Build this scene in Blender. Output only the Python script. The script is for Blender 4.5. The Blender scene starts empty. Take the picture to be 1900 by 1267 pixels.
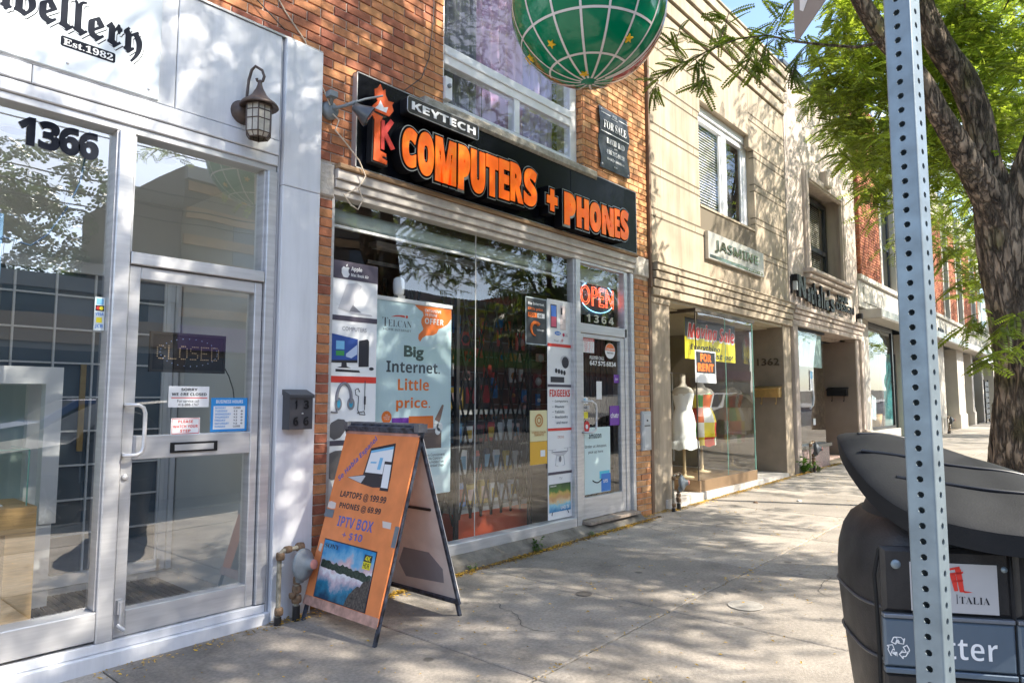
import bpy, math, random
import numpy as np
from mathutils import Vector, Matrix
random.seed(7); rng = np.random.default_rng(7)
SC = bpy.context.scene; COL = SC.collection
R = math.radians

# ------------------------------------------------------------------ camera
CAM = Vector((0, -4.05, 1.37)); YAW = R(41.2); PITCH = math.atan(109/1267.0)
FW = Vector((math.cos(YAW)*math.cos(PITCH), math.sin(YAW)*math.cos(PITCH), math.sin(PITCH)))
RT = Vector((math.sin(YAW), -math.cos(YAW), 0)); UP = RT.cross(FW)
cd = bpy.data.cameras.new('camera'); cam = bpy.data.objects.new('camera', cd); COL.objects.link(cam)
cd.sensor_width = 36; cd.lens = 36*1267/1900; cd.clip_start = .05; cd.clip_end = 2000
cam.matrix_world = Matrix((( RT.x, UP.x, -FW.x, CAM.x), (RT.y, UP.y, -FW.y, CAM.y), (RT.z, UP.z, -FW.z, CAM.z), (0, 0, 0, 1)))
SC.camera = cam
SC.render.resolution_x = 1024; SC.render.resolution_y = 682

# ------------------------------------------------------------------ sky and sun
SUNV = Vector((-.45, 1.0, -1.0)).normalized()
w = bpy.data.worlds.new('World'); SC.world = w; w.use_nodes = True
nt = w.node_tree; bg = nt.nodes['Background']
sky = nt.nodes.new('ShaderNodeTexSky'); sky.sky_type = 'NISHITA'; sky.sun_disc = False
sky.sun_elevation = math.asin(-SUNV.z); sky.sun_rotation = math.atan2(-SUNV.x, -SUNV.y)
sky.air_density = .85; sky.dust_density = .9; sky.ozone_density = 1.3
tc = nt.nodes.new('ShaderNodeTexCoord')
sx = nt.nodes.new('ShaderNodeSeparateXYZ'); nt.links.new(tc.outputs['Generated'], sx.inputs[0])
zz = nt.nodes.new('ShaderNodeMath'); zz.operation = 'ADD'; zz.inputs[1].default_value = .22; nt.links.new(sx.outputs[2], zz.inputs[0])
dv = nt.nodes.new('ShaderNodeVectorMath'); dv.operation = 'DIVIDE'
cz = nt.nodes.new('ShaderNodeCombineXYZ')
for i in range(3): nt.links.new(zz.outputs[0], cz.inputs[i])
nt.links.new(tc.outputs['Generated'], dv.inputs[0]); nt.links.new(cz.outputs[0], dv.inputs[1])
nz = nt.nodes.new('ShaderNodeTexNoise'); nz.inputs['Scale'].default_value = 1.9; nz.inputs['Detail'].default_value = 9; nz.inputs['Roughness'].default_value = .58
nt.links.new(dv.outputs[0], nz.inputs['Vector'])
cr = nt.nodes.new('ShaderNodeValToRGB'); cr.color_ramp.elements[0].position = .51; cr.color_ramp.elements[1].position = .70
cr.color_ramp.elements[1].color = (.85, .85, .85, 1)
nt.links.new(nz.outputs['Fac'], cr.inputs[0])
mx = nt.nodes.new('ShaderNodeMix'); mx.data_type = 'RGBA'; mx.inputs['B'].default_value = (5.6, 5.6, 5.7, 1)
nt.links.new(cr.outputs[0], mx.inputs['Factor']); nt.links.new(sky.outputs[0], mx.inputs['A']); nt.links.new(mx.outputs['Result'], bg.inputs[0])
bg.inputs[1].default_value = .15
sd = bpy.data.lights.new('sun', 'SUN'); sd.energy = 3.6; sd.angle = R(.53); sd.color = (1, .925, .80)
sun = bpy.data.objects.new('sun', sd); COL.objects.link(sun); sun.rotation_euler = SUNV.to_track_quat('-Z', 'Y').to_euler()
SC.view_settings.view_transform = 'Standard'; SC.view_settings.look = 'None'; SC.view_settings.gamma = 1
SC.view_settings.exposure = 1.68
SC.cycles.max_bounces = 8; SC.cycles.transparent_max_bounces = 24; SC.cycles.caustics_reflective = False; SC.cycles.caustics_refractive = False
SC.cycles.use_adaptive_sampling = True

# ------------------------------------------------------------------ materials
MATS = {}
def lin(c):
    return tuple(((x/12.92) if x <= .04045 else ((x+.055)/1.055)**2.4) for x in c)
def hexc(h):
    return lin(tuple(int(h[i:i+2], 16)/255 for i in (0, 2, 4)))
def pm(name, col, rough=.5, metal=0, var=0, sc=4, bump=0, bs=60, emit=0, coat=0, stretch=None, spec=.5, det=6, streak=0):
    if name in MATS: return MATS[name]
    if isinstance(col, str): col = hexc(col)
    m = bpy.data.materials.new(name); m.use_nodes = True; n = m.node_tree; b = n.nodes['Principled BSDF']; MATS[name] = m
    b.inputs['Base Color'].default_value = (*col, 1); b.inputs['Roughness'].default_value = rough; b.inputs['Metallic'].default_value = metal
    b.inputs['Specular IOR Level'].default_value = spec
    if coat: b.inputs['Coat Weight'].default_value = coat; b.inputs['Coat Roughness'].default_value = .08
    if emit: b.inputs['Emission Color'].default_value = (*col, 1); b.inputs['Emission Strength'].default_value = emit
    g = n.nodes.new('ShaderNodeNewGeometry'); vec = g.outputs['Position']
    if stretch:
        mp = n.nodes.new('ShaderNodeMapping'); mp.inputs['Scale'].default_value = stretch; n.links.new(vec, mp.inputs[0]); vec = mp.outputs[0]
    if var:
        t = n.nodes.new('ShaderNodeTexNoise'); t.inputs['Scale'].default_value = sc; t.inputs['Detail'].default_value = det; n.links.new(vec, t.inputs['Vector'])
        r = n.nodes.new('ShaderNodeMapRange'); r.inputs['From Min'].default_value = .3; r.inputs['From Max'].default_value = .7
        r.inputs['To Min'].default_value = 1-var; r.inputs['To Max'].default_value = 1+var; n.links.new(t.outputs['Fac'], r.inputs['Value'])
        h = n.nodes.new('ShaderNodeVectorMath'); h.operation = 'SCALE'; h.inputs[0].default_value = col; n.links.new(r.outputs[0], h.inputs['Scale'])
        n.links.new(h.outputs[0], b.inputs['Base Color'])
        q = n.nodes.new('ShaderNodeMapRange'); q.inputs['To Min'].default_value = min(1, rough*1.25); q.inputs['To Max'].default_value = rough*.8
        n.links.new(t.outputs['Fac'], q.inputs['Value']); n.links.new(q.outputs[0], b.inputs['Roughness'])
    if streak:
        mp = n.nodes.new('ShaderNodeMapping'); mp.inputs['Scale'].default_value = (5, 5, .45); n.links.new(g.outputs['Position'], mp.inputs[0])
        t = n.nodes.new('ShaderNodeTexNoise'); t.inputs['Scale'].default_value = 1.6; t.inputs['Detail'].default_value = 9; t.inputs['Roughness'].default_value = .65; n.links.new(mp.outputs[0], t.inputs['Vector'])
        r = n.nodes.new('ShaderNodeMapRange'); r.inputs['From Min'].default_value = .42; r.inputs['From Max'].default_value = .68; r.inputs['To Min'].default_value = 1; r.inputs['To Max'].default_value = 1-streak*1.6; n.links.new(t.outputs['Fac'], r.inputs['Value'])
        h2 = n.nodes.new('ShaderNodeVectorMath'); h2.operation = 'SCALE'; n.links.new(b.inputs['Base Color'].links[0].from_socket, h2.inputs[0]); n.links.new(r.outputs[0], h2.inputs['Scale']); n.links.new(h2.outputs[0], b.inputs['Base Color'])
    if bump:
        t2 = n.nodes.new('ShaderNodeTexNoise'); t2.inputs['Scale'].default_value = bs; t2.inputs['Detail'].default_value = 5; n.links.new(vec, t2.inputs['Vector'])
        bp = n.nodes.new('ShaderNodeBump'); bp.inputs['Strength'].default_value = bump; bp.inputs['Distance'].default_value = .01
        n.links.new(t2.outputs['Fac'], bp.inputs['Height']); n.links.new(bp.outputs[0], b.inputs['Normal'])
    return m
def glass(name, tint=(.965, .98, .975), boost=1.0, base=.02):
    if name in MATS: return MATS[name]
    m = bpy.data.materials.new(name); m.use_nodes = True; n = m.node_tree; n.nodes.clear(); MATS[name] = m
    o = n.nodes.new('ShaderNodeOutputMaterial'); tr = n.nodes.new('ShaderNodeBsdfTransparent'); tr.inputs[0].default_value = (*tint, 1)
    gl = n.nodes.new('ShaderNodeBsdfGlossy'); gl.inputs['Roughness'].default_value = 0.0; gl.inputs[0].default_value = (1, 1, 1, 1)
    ge = n.nodes.new('ShaderNodeNewGeometry')
    dt = n.nodes.new('ShaderNodeVectorMath'); dt.operation = 'DOT_PRODUCT'; n.links.new(ge.outputs['Incoming'], dt.inputs[0]); n.links.new(ge.outputs['Normal'], dt.inputs[1])
    ab = n.nodes.new('ShaderNodeMath'); ab.operation = 'ABSOLUTE'; n.links.new(dt.outputs['Value'], ab.inputs[0])
    om = n.nodes.new('ShaderNodeMath'); om.operation = 'SUBTRACT'; om.inputs[0].default_value = 1; n.links.new(ab.outputs[0], om.inputs[1])
    pw = n.nodes.new('ShaderNodeMath'); pw.operation = 'POWER'; pw.inputs[1].default_value = 5.0; n.links.new(om.outputs[0], pw.inputs[0])
    ma = n.nodes.new('ShaderNodeMath'); ma.operation = 'MULTIPLY_ADD'; ma.inputs[1].default_value = .9; ma.inputs[2].default_value = .085*boost+base; ma.use_clamp = True
    wv = n.nodes.new('ShaderNodeTexNoise'); wv.inputs['Scale'].default_value = 1.3; wv.inputs['Detail'].default_value = 1; n.links.new(ge.outputs['Position'], wv.inputs['Vector'])
    bp = n.nodes.new('ShaderNodeBump'); bp.inputs['Strength'].default_value = .04; bp.inputs['Distance'].default_value = .05; n.links.new(wv.outputs['Fac'], bp.inputs['Height']); n.links.new(bp.outputs[0], gl.inputs['Normal'])
    mi = n.nodes.new('ShaderNodeMixShader'); n.links.new(pw.outputs[0], ma.inputs[0]); n.links.new(ma.outputs[0], mi.inputs[0])
    n.links.new(tr.outputs[0], mi.inputs[1]); n.links.new(gl.outputs[0], mi.inputs[2]); n.links.new(mi.outputs[0], o.inputs[0])
    return m
def brick_mat(name, stops, posmix=0):
    m = bpy.data.materials.new(name); m.use_nodes = True; n = m.node_tree; b = n.nodes['Principled BSDF']; MATS[name] = m
    g = n.nodes.new('ShaderNodeNewGeometry'); oi = n.nodes.new('ShaderNodeObjectInfo')
    a = n.nodes.new('ShaderNodeMath'); a.operation = 'ADD'; n.links.new(g.outputs['Random Per Island'], a.inputs[0]); n.links.new(oi.outputs['Random'], a.inputs[1])
    f = n.nodes.new('ShaderNodeMath'); f.operation = 'FRACT'; n.links.new(a.outputs[0], f.inputs[0])
    v = f.outputs[0]
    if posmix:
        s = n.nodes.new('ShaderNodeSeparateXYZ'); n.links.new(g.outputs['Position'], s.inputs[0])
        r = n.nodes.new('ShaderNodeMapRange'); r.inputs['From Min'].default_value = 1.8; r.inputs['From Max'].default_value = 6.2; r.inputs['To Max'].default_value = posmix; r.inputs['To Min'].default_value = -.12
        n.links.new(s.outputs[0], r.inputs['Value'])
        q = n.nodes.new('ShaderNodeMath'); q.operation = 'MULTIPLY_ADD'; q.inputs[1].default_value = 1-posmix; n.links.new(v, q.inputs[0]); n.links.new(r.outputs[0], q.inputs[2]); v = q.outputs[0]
    c = n.nodes.new('ShaderNodeValToRGB'); e = c.color_ramp.elements
    while len(e) > 1: e.remove(e[0])
    e[0].position = stops[0][0]; e[0].color = (*stops[0][1], 1)
    for p, k in stops[1:]:
        z = e.new(p); z.color = (*k, 1)
    n.links.new(v, c.inputs[0])
    t = n.nodes.new('ShaderNodeTexNoise'); t.inputs['Scale'].default_value = 14; t.inputs['Detail'].default_value = 8; n.links.new(g.outputs['Position'], t.inputs['Vector'])
    r = n.nodes.new('ShaderNodeMapRange'); r.inputs['From Min'].default_value = .3; r.inputs['From Max'].default_value = .7; r.inputs['To Min'].default_value = .72; r.inputs['To Max'].default_value = 1.22
    n.links.new(t.outputs['Fac'], r.inputs['Value'])
    h = n.nodes.new('ShaderNodeVectorMath'); h.operation = 'SCALE'; n.links.new(c.outputs[0], h.inputs[0]); n.links.new(r.outputs[0], h.inputs['Scale'])
    n.links.new(h.outputs[0], b.inputs['Base Color']); b.inputs['Roughness'].default_value = .85
    t2 = n.nodes.new('ShaderNodeTexNoise'); t2.inputs['Scale'].default_value = 90; t2.inputs['Detail'].default_value = 4; n.links.new(g.outputs['Position'], t2.inputs['Vector'])
    bp = n.nodes.new('ShaderNodeBump'); bp.inputs['Strength'].default_value = .5; bp.inputs['Distance'].default_value = .006; n.links.new(t2.outputs['Fac'], bp.inputs['Height']); n.links.new(bp.outputs[0], b.inputs['Normal'])
    return m

# ------------------------------------------------------------------ mesh helpers
class Fr:
    def __init__(s, o, u=(1, 0, 0), v=(0, 0, 1)):
        s.o = Vector(o); s.u = Vector(u).normalized(); s.v = Vector(v).normalized(); s.n = s.u.cross(s.v).normalized()
    def P(s, a, b, d=0): return s.o + s.u*a + s.v*b + s.n*d
    def rot(s, a, b, ang):
        c, q = math.cos(ang), math.sin(ang)
        return Fr(s.P(a, b), s.u*c+s.v*q, s.v*c-s.u*q)
def FY(y): return Fr((0, y, 0))
class MB:
    def each(s, name, mat, parent, groups):
        for g in groups:
            q = MB(); g(q); q.build(name, mat, parent)
    def __init__(s): s.v = []; s.f = []; s.mi = []; s.sm = []; s.k = 0
    def add(s, vs, fs, smooth=False):
        n = len(s.v); s.v += [tuple(p) for p in vs]
        for f in fs: s.f.append(tuple(i+n for i in f)); s.mi.append(s.k); s.sm.append(smooth)
        return s
    def box(s, x0, y0, z0, x1, y1, z1, bev=0):
        return s.fbox(Fr((0, 0, 0)), x0, z0, x1, z1, -y1, -y0, bev)
    def fbox(s, fr, a0, b0, a1, b1, d0, d1, bev=0):
        if not bev:
            p = [fr.P(a, b, d) for d in (d0, d1) for a, b in ((a0, b0), (a1, b0), (a1, b1), (a0, b1))]
            return s.add(p, [(3, 2, 1, 0), (4, 5, 6, 7), (0, 1, 5, 4), (1, 2, 6, 5), (2, 3, 7, 6), (3, 0, 4, 7)])
        e = bev
        p = [fr.P(a, b, d0) for a, b in ((a0, b0), (a1, b0), (a1, b1), (a0, b1))]
        p += [fr.P(a, b, d1-e) for a, b in ((a0, b0), (a1, b0), (a1, b1), (a0, b1))]
        p += [fr.P(a, b, d1) for a, b in ((a0+e, b0+e), (a1-e, b0+e), (a1-e, b1-e), (a0+e, b1-e))]
        return s.add(p, [(3, 2, 1, 0), (8, 9, 10, 11)] + [(i, (i+1) % 4, 4+(i+1) % 4, 4+i) for i in range(4)] + [(4+i, 4+(i+1) % 4, 8+(i+1) % 4, 8+i) for i in range(4)])
    def quad(s, fr, a0, b0, a1, b1, d=0):
        return s.add([fr.P(a0, b0, d), fr.P(a1, b0, d), fr.P(a1, b1, d), fr.P(a0, b1, d)], [(0, 1, 2, 3)])
    def poly(s, fr, pts, d=0, d1=None):
        n = len(pts)
        if d1 is None: return s.add([fr.P(a, b, d) for a, b in pts], [tuple(range(n))])
        return s.add([fr.P(a, b, d) for a, b in pts]+[fr.P(a, b, d1) for a, b in pts], [tuple(range(n))[::-1], tuple(range(n, 2*n))]+[(i, (i+1) % n, n+(i+1) % n, n+i) for i in range(n)])
    def disc(s, fr, a, b, r, d=0, d1=None, n=24, rb=None):
        rb = rb or r
        return s.poly(fr, [(a+r*math.cos(t*2*math.pi/n), b+rb*math.sin(t*2*math.pi/n)) for t in range(n)], d, d1)
    def ring(s, fr, a, b, r0, r1, d=0, n=32, e=1.0):
        p = []
        for t in range(n):
            c, q = math.cos(t*2*math.pi/n), math.sin(t*2*math.pi/n)
            p += [fr.P(a+r0*c, b+r0*q*e, d), fr.P(a+r1*c, b+r1*q*e, d)]
        return s.add(p, [(2*t, 2*t+1, (2*t+3) % (2*n), (2*t+2) % (2*n)) for t in range(n)])
    def tube(s, pts, r, n=8, cap=True, jit=0):
        pts = [Vector(p) for p in pts]; m = len(pts); rs = r if isinstance(r, (list, tuple)) else [r]*m
        t0 = (pts[1]-pts[0]).normalized(); x = t0.cross(Vector((0, 0, 1)))
        if x.length < .1: x = t0.cross(Vector((1, 0, 0)))
        x.normalize(); vs = []
        for i in range(m):
            t = (pts[min(i+1, m-1)]-pts[max(i-1, 0)]).normalized(); x = (x-t*x.dot(t)).normalized(); y = t.cross(x)
            for j in range(n):
                a = j*2*math.pi/n; k = rs[i]*(1+(random.uniform(-jit, jit) if jit else 0)); vs.append(pts[i]+x*math.cos(a)*k+y*math.sin(a)*k)
        fs = [(i*n+j, i*n+(j+1) % n, (i+1)*n+(j+1) % n, (i+1)*n+j) for i in range(m-1) for j in range(n)]
        s.add(vs, fs, n > 5)
        if cap: s.add([vs[j] for j in range(n)], [tuple(range(n))[::-1]]); s.add([vs[(m-1)*n+j] for j in range(n)], [tuple(range(n))])
        return s
    def lathe(s, c, prof, n=16, axis=(0, 0, 1), smooth=True, sq=(1, 1), x=None):
        c = Vector(c); ax = Vector(axis).normalized(); x = Vector(x) if x else (ax.cross(Vector((0, 0, 1))) if abs(ax.z) < .9 else Vector((1, 0, 0))); x.normalize(); y = ax.cross(x)
        vs = []
        for r, h in prof:
            for j in range(n):
                a = j*2*math.pi/n; vs.append(c+ax*h+x*(r*math.cos(a)*sq[0])+y*(r*math.sin(a)*sq[1]))
        m = len(prof)
        return s.add(vs, [(i*n+j, i*n+(j+1) % n, (i+1)*n+(j+1) % n, (i+1)*n+j) for i in range(m-1) for j in range(n)], smooth)
    def build(s, name, mat, parent=None, label=None):
        me = bpy.data.meshes.new(name); me.from_pydata(s.v, [], s.f)
        for m in (mat if isinstance(mat, (list, tuple)) else [mat]): me.materials.append(m)
        if any(s.mi): me.polygons.foreach_set('material_index', s.mi)
        me.polygons.foreach_set('use_smooth', s.sm); me.update()
        return link(me, name, parent, label)
def link(me, name, parent=None, label=None, loc=None):
    o = bpy.data.objects.new(name, me); COL.objects.link(o)
    if loc is not None: o.location = loc
    if parent is not None: par(o, parent)
    if label: o['label'] = label
    return o
def wloc(o):
    v = Vector(o.location)
    while o.parent: v = v + o.matrix_parent_inverse.translation + Vector(o.parent.location); o = o.parent
    return v
def par(o, p):
    o.parent = p; o.matrix_parent_inverse = Matrix.Translation(-wloc(p))
def tag(o, label, cat, group=None):
    o['label'] = label; o['category'] = cat
    if group: o['group'] = group
    return o
def thing(name, label, cat, loc=(0, 0, 0), group=None):
    o = bpy.data.objects.new(name, None); COL.objects.link(o); o.location = loc; o.empty_display_size = .1
    return tag(o, label, cat, group)
def struct(o, kind='structure'):
    o['kind'] = kind; return o
def sempty(name):
    o = bpy.data.objects.new(name, None); COL.objects.link(o); return struct(o)
def copy_tree(o, d):
    def rec(q, p):
        c = q.copy(); COL.objects.link(c)
        if p is not None: c.parent = p
        for ch in q.children: rec(ch, c)
        return c
    c = rec(o, None); c.location = o.location + Vector(d); return c
STY = {'sans': (0x1D5D4, 0x1D5EE, 0x1D7EC), 'serif': (0x1D400, 0x1D41A, 0x1D7CE), 'frak': (0x1D56C, 0x1D586, 0x1D7CE), 'ital': (0x1D468, 0x1D482, 0x1D7CE), 'sital': (0x1D63C, 0x1D656, 0x1D7EC)}
def sty(t, k):
    if k not in STY: return t
    U, L, D = STY[k]; o = ''
    for c in t:
        if 'A' <= c <= 'Z': o += chr(U+ord(c)-65)
        elif 'a' <= c <= 'z': o += chr(L+ord(c)-97)
        elif '0' <= c <= '9': o += chr(D+ord(c)-48)
        else: o += c
    return o
TXC = {}
def glyphs(s, style, off, ext, bevel, sp):
    key = (s, style, off, ext, bevel, sp)
    if key not in TXC:
        c = bpy.data.curves.new('t', 'FONT'); c.body = sty(s, style); c.size = 1; c.offset = off; c.extrude = ext; c.resolution_u = 4; c.space_character = sp; c.space_line = .9
        c.align_x = 'CENTER'
        if bevel: c.fill_mode = 'NONE'; c.bevel_depth = bevel; c.bevel_resolution = 1
        o = bpy.data.objects.new('t', c); COL.objects.link(o)
        me = bpy.data.meshes.new_from_object(o.evaluated_get(bpy.context.evaluated_depsgraph_get()))
        v = np.empty(len(me.vertices)*3); me.vertices.foreach_get('co', v)
        TXC[key] = (v.reshape(-1, 3), [tuple(p.vertices) for p in me.polygons])
        bpy.data.objects.remove(o); bpy.data.curves.remove(c); bpy.data.meshes.remove(me)
    return TXC[key]
def text(fr, items, d, mat, parent, name='lettering', ext=0, style='sans', off=0, bevel=0, sp=1.0, label=None):
    """items: (string, a0, b0, a1, b1[, style]); the ink is fitted to the box (a1 None keeps the glyphs' aspect)"""
    mb = MB()
    for it in items:
        st = it[5] if len(it) > 5 else style
        v, f = glyphs(it[0], st, off, .5 if ext else 0, bevel, sp)
        if not len(v): continue
        lo, hi = v.min(0), v.max(0); sy = (it[4]-it[2])/(hi[1]-lo[1]); sxx = (it[3]-it[1])/(hi[0]-lo[0]) if it[3] is not None else sy
        dz = ext if ext else (sy if bevel else 0)
        vs = [fr.P(it[1]+(p[0]-lo[0])*sxx, it[2]+(p[1]-lo[1])*sy, d+(p[2]+.5)*dz if ext else d+p[2]*dz) for p in v]
        mb.add(vs, f)
    return mb.build(name, mat, parent, label)
def gz(x): return .015*(x-2.5)
def ray(px, py, Z):
    return CAM + (FW + RT*((px-950)/1267) + UP*((633.5-py)/1267))*Z
def proj(P):
    d = Vector(P)-CAM; z = d.dot(FW)
    return (950+1267*d.dot(RT)/z, 633.5-1267*d.dot(UP)/z, z) if z > .05 else (-9999, -9999, z)

# shared materials
white = pm('white_paint', (.80, .81, .83), .35, var=.05, sc=3)
wpanel = pm('white_metal_panel', (.74, .755, .79), .38, var=.07, sc=2, bump=.03, bs=8, streak=.10)
alu = pm('brushed_aluminium', (.62, .62, .63), .34, .45, var=.12, sc=3, stretch=(1, 1, 12), det=9)
alud = pm('dull_aluminium', (.50, .50, .51), .4, .4, var=.1, sc=5)
blk = pm('black_plastic', (.02, .02, .022), .35, var=.2, sc=20)
blkm = pm('black_satin_metal', (.014, .014, .016), .6, spec=.25)
dark = pm('dark_interior', (.035, .034, .036), .8, var=.2, sc=2)
cgrey = pm('charcoal_print', (.06, .065, .08), .5)
pwhite = pm('white_print', (.82, .83, .84), .45, var=.02)
pink_w = pm('paper_white', (.78, .77, .75), .6)
orange = pm('orange_print', (.86, .19, .025), .45, var=.05, sc=9)
redp = pm('red_print', (.68, .045, .03), .45)
bluep = pm('blue_print', (.03, .2, .62), .45)
purple = pm('purple_print', (.16, .03, .36), .45)
yel = pm('yellow_print', (.86, .74, .03), .45)
grn = pm('green_print', (.05, .3, .08), .5)
mint = pm('pale_blue_print', (.56, .73, .78), .45, var=.03, sc=2)
gold = pm('brass', (.6, .42, .18), .3, .8, var=.15, sc=12)
steel = pm('galvanised_steel', (.20, .25, .285), .42, .35, var=.16, sc=26, bump=.05, bs=60, det=8)
rust = pm('rusty_pipe', (.23, .15, .09), .8, .2, var=.45, sc=30, bump=.5, bs=70)
greyp = pm('grey_meter_paint', (.22, .25, .27), .5, var=.15, sc=20, bump=.1)
GL = glass('shop_glass'); GLJ = glass('jewellery_glass', (.95, .97, .965), 2.4, .03)
GLD = glass('clear_glass', (.96, .98, .97), .7, .0)
GLS = glass('upper_window_glass', (.95, .96, .96), .8, .0)
mortar = pm('mortar', (.52, .45, .38), .95, var=.2, sc=30, bump=.4, bs=120)
tan = pm('limestone_cladding', (.44, .36, .265), .85, var=.16, sc=2.2, streak=.22, bump=.12, bs=70, det=9)
tan2 = pm('limestone_painted_shade', (.41, .335, .245), .85, var=.1, sc=2.2, bump=.12, bs=70)  # limestone again, with shade put into a slightly darker colour
stucco = pm('pinkish_stucco', (.54, .45, .385), .9, var=.1, sc=2, streak=.18, bump=.25, bs=160, det=9)
taupe = pm('taupe_panel', (.24, .195, .15), .8, var=.1, sc=5, bump=.1, bs=90)
concrete = pm('kerb_concrete', (.34, .31, .265), .92, var=.22, sc=6, bump=.5, bs=50, det=10)
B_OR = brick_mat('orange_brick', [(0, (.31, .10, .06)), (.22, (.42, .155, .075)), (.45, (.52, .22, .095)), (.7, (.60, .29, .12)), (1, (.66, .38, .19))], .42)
B_RD = brick_mat('red_brick', [(0, (.26, .075, .04)), (.5, (.40, .13, .065)), (1, (.48, .19, .10))])
B_DK = brick_mat('dark_red_brick', [(0, (.13, .04, .03)), (1, (.24, .08, .06))])
# ------------------------------------------------------------------ ground
def ground_strip(name, y0, y1, z, mat, x0=-60, x1=400, th=.3):
    mb = MB(); mb.add([(x0, y0, gz(x0)+z), (x1, y0, gz(x1)+z), (x1, y1, gz(x1)+z), (x0, y1, gz(x0)+z), (x0, y0, gz(x0)+z-th), (x1, y0, gz(x1)+z-th), (x1, y1, gz(x1)+z-th), (x0, y1, gz(x0)+z-th)],
                      [(0, 1, 2, 3), (7, 6, 5, 4), (0, 4, 5, 1), (1, 5, 6, 2), (2, 6, 7, 3), (3, 7, 4, 0)])
    return struct(mb.build(name, mat))
def slab_mat():
    m = pm('sidewalk_concrete', (.355, .315, .27), .93, var=.2, sc=2.6, bump=.45, bs=140, det=12); n = m.node_tree; b = n.nodes['Principled BSDF']
    src = b.inputs['Base Color'].links[0].from_socket
    oi = n.nodes.new('ShaderNodeObjectInfo'); g = n.nodes.new('ShaderNodeNewGeometry')
    r = n.nodes.new('ShaderNodeMapRange'); r.inputs['To Min'].default_value = .80; r.inputs['To Max'].default_value = 1.12; n.links.new(oi.outputs['Random'], r.inputs['Value'])
    s = n.nodes.new('ShaderNodeVectorMath'); s.operation = 'SCALE'; n.links.new(src, s.inputs[0]); n.links.new(r.outputs[0], s.inputs['Scale'])
    # fine aggregate, stains and old gum spots
    t = n.nodes.new('ShaderNodeTexNoise'); t.inputs['Scale'].default_value = 55; t.inputs['Detail'].default_value = 8; n.links.new(g.outputs['Position'], t.inputs['Vector'])
    r2 = n.nodes.new('ShaderNodeMapRange'); r2.inputs['From Min'].default_value = .35; r2.inputs['From Max'].default_value = .65; r2.inputs['To Min'].default_value = .84; r2.inputs['To Max'].default_value = 1.12; n.links.new(t.outputs['Fac'], r2.inputs['Value'])
    s2 = n.nodes.new('ShaderNodeVectorMath'); s2.operation = 'SCALE'; n.links.new(s.outputs[0], s2.inputs[0]); n.links.new(r2.outputs[0], s2.inputs['Scale'])
    vo = n.nodes.new('ShaderNodeTexVoronoi'); vo.inputs['Scale'].default_value = 1.7; n.links.new(g.outputs['Position'], vo.inputs['Vector'])
    r3 = n.nodes.new('ShaderNodeMapRange'); r3.inputs['From Min'].default_value = .04; r3.inputs['From Max'].default_value = .06; r3.inputs['To Min'].default_value = .45; r3.inputs['To Max'].default_value = 1; n.links.new(vo.outputs['Distance'], r3.inputs['Value'])
    s3 = n.nodes.new('ShaderNodeVectorMath'); s3.operation = 'SCALE'; n.links.new(s2.outputs[0], s3.inputs[0]); n.links.new(r3.outputs[0], s3.inputs['Scale'])
    vo2 = n.nodes.new('ShaderNodeTexVoronoi'); vo2.inputs['Scale'].default_value = 4.3; n.links.new(g.outputs['Position'], vo2.inputs['Vector'])
    r4 = n.nodes.new('ShaderNodeMapRange'); r4.inputs['From Min'].default_value = .05; r4.inputs['From Max'].default_value = .075; r4.inputs['To Min'].default_value = .62; n.links.new(vo2.outputs['Distance'], r4.inputs['Value'])
    st = n.nodes.new('ShaderNodeTexNoise'); st.inputs['Scale'].default_value = .9; st.inputs['Detail'].default_value = 10; st.inputs['Roughness'].default_value = .7; n.links.new(g.outputs['Position'], st.inputs['Vector'])
    r5 = n.nodes.new('ShaderNodeMapRange'); r5.inputs['From Min'].default_value = .52; r5.inputs['From Max'].default_value = .62; r5.inputs['To Min'].default_value = 1; r5.inputs['To Max'].default_value = .78; n.links.new(st.outputs['Fac'], r5.inputs['Value'])
    mq = n.nodes.new('ShaderNodeMath'); mq.operation = 'MULTIPLY'; n.links.new(r4.outputs[0], mq.inputs[0]); n.links.new(r5.outputs[0], mq.inputs[1])
    s4 = n.nodes.new('ShaderNodeVectorMath'); s4.operation = 'SCALE'; n.links.new(s3.outputs[0], s4.inputs[0]); n.links.new(mq.outputs[0], s4.inputs['Scale'])
    n.links.new(s4.outputs[0], b.inputs['Base Color']); return m
SLAB = slab_mat()
ground_strip('terrain', -200, 200, -.32, pm('soil', (.12, .10, .07), .95), -300, 900)
ground_strip('sidewalk_bed', -4.6, 3.0, -.014, pm('joint_dirt', (.13, .11, .08), .95, var=.3, sc=30))
ground_strip('road', -14.5, -4.76, -.13, pm('asphalt', (.055, .055, .057), .9, var=.2, sc=8, bump=.4, bs=90))
ground_strip('kerb', -4.75, -4.61, .005, concrete)
ground_strip('far_sidewalk', -19.5, -14.5, 0, pm('far_pavement', (.36, .34, .31), .9, var=.1, sc=2))
mb = MB()
for k in range(60): mb.add([(x, y, gz(x)-.126) for x, y in ((-20+4*k, -9.7), (-18+4*k, -9.7), (-18+4*k, -9.58), (-20+4*k, -9.58))], [(0, 1, 2, 3)])
struct(mb.build('road_markings', pm('road_paint', (.7, .69, .64), .7)))
walk = sempty('sidewalk')
XS = [1.36+1.358*k for k in range(-4, 25)]; YS = [(-1.83, -.004), (-3.4, -1.841), (-4.6, -3.411)]
smesh = {}
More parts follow.
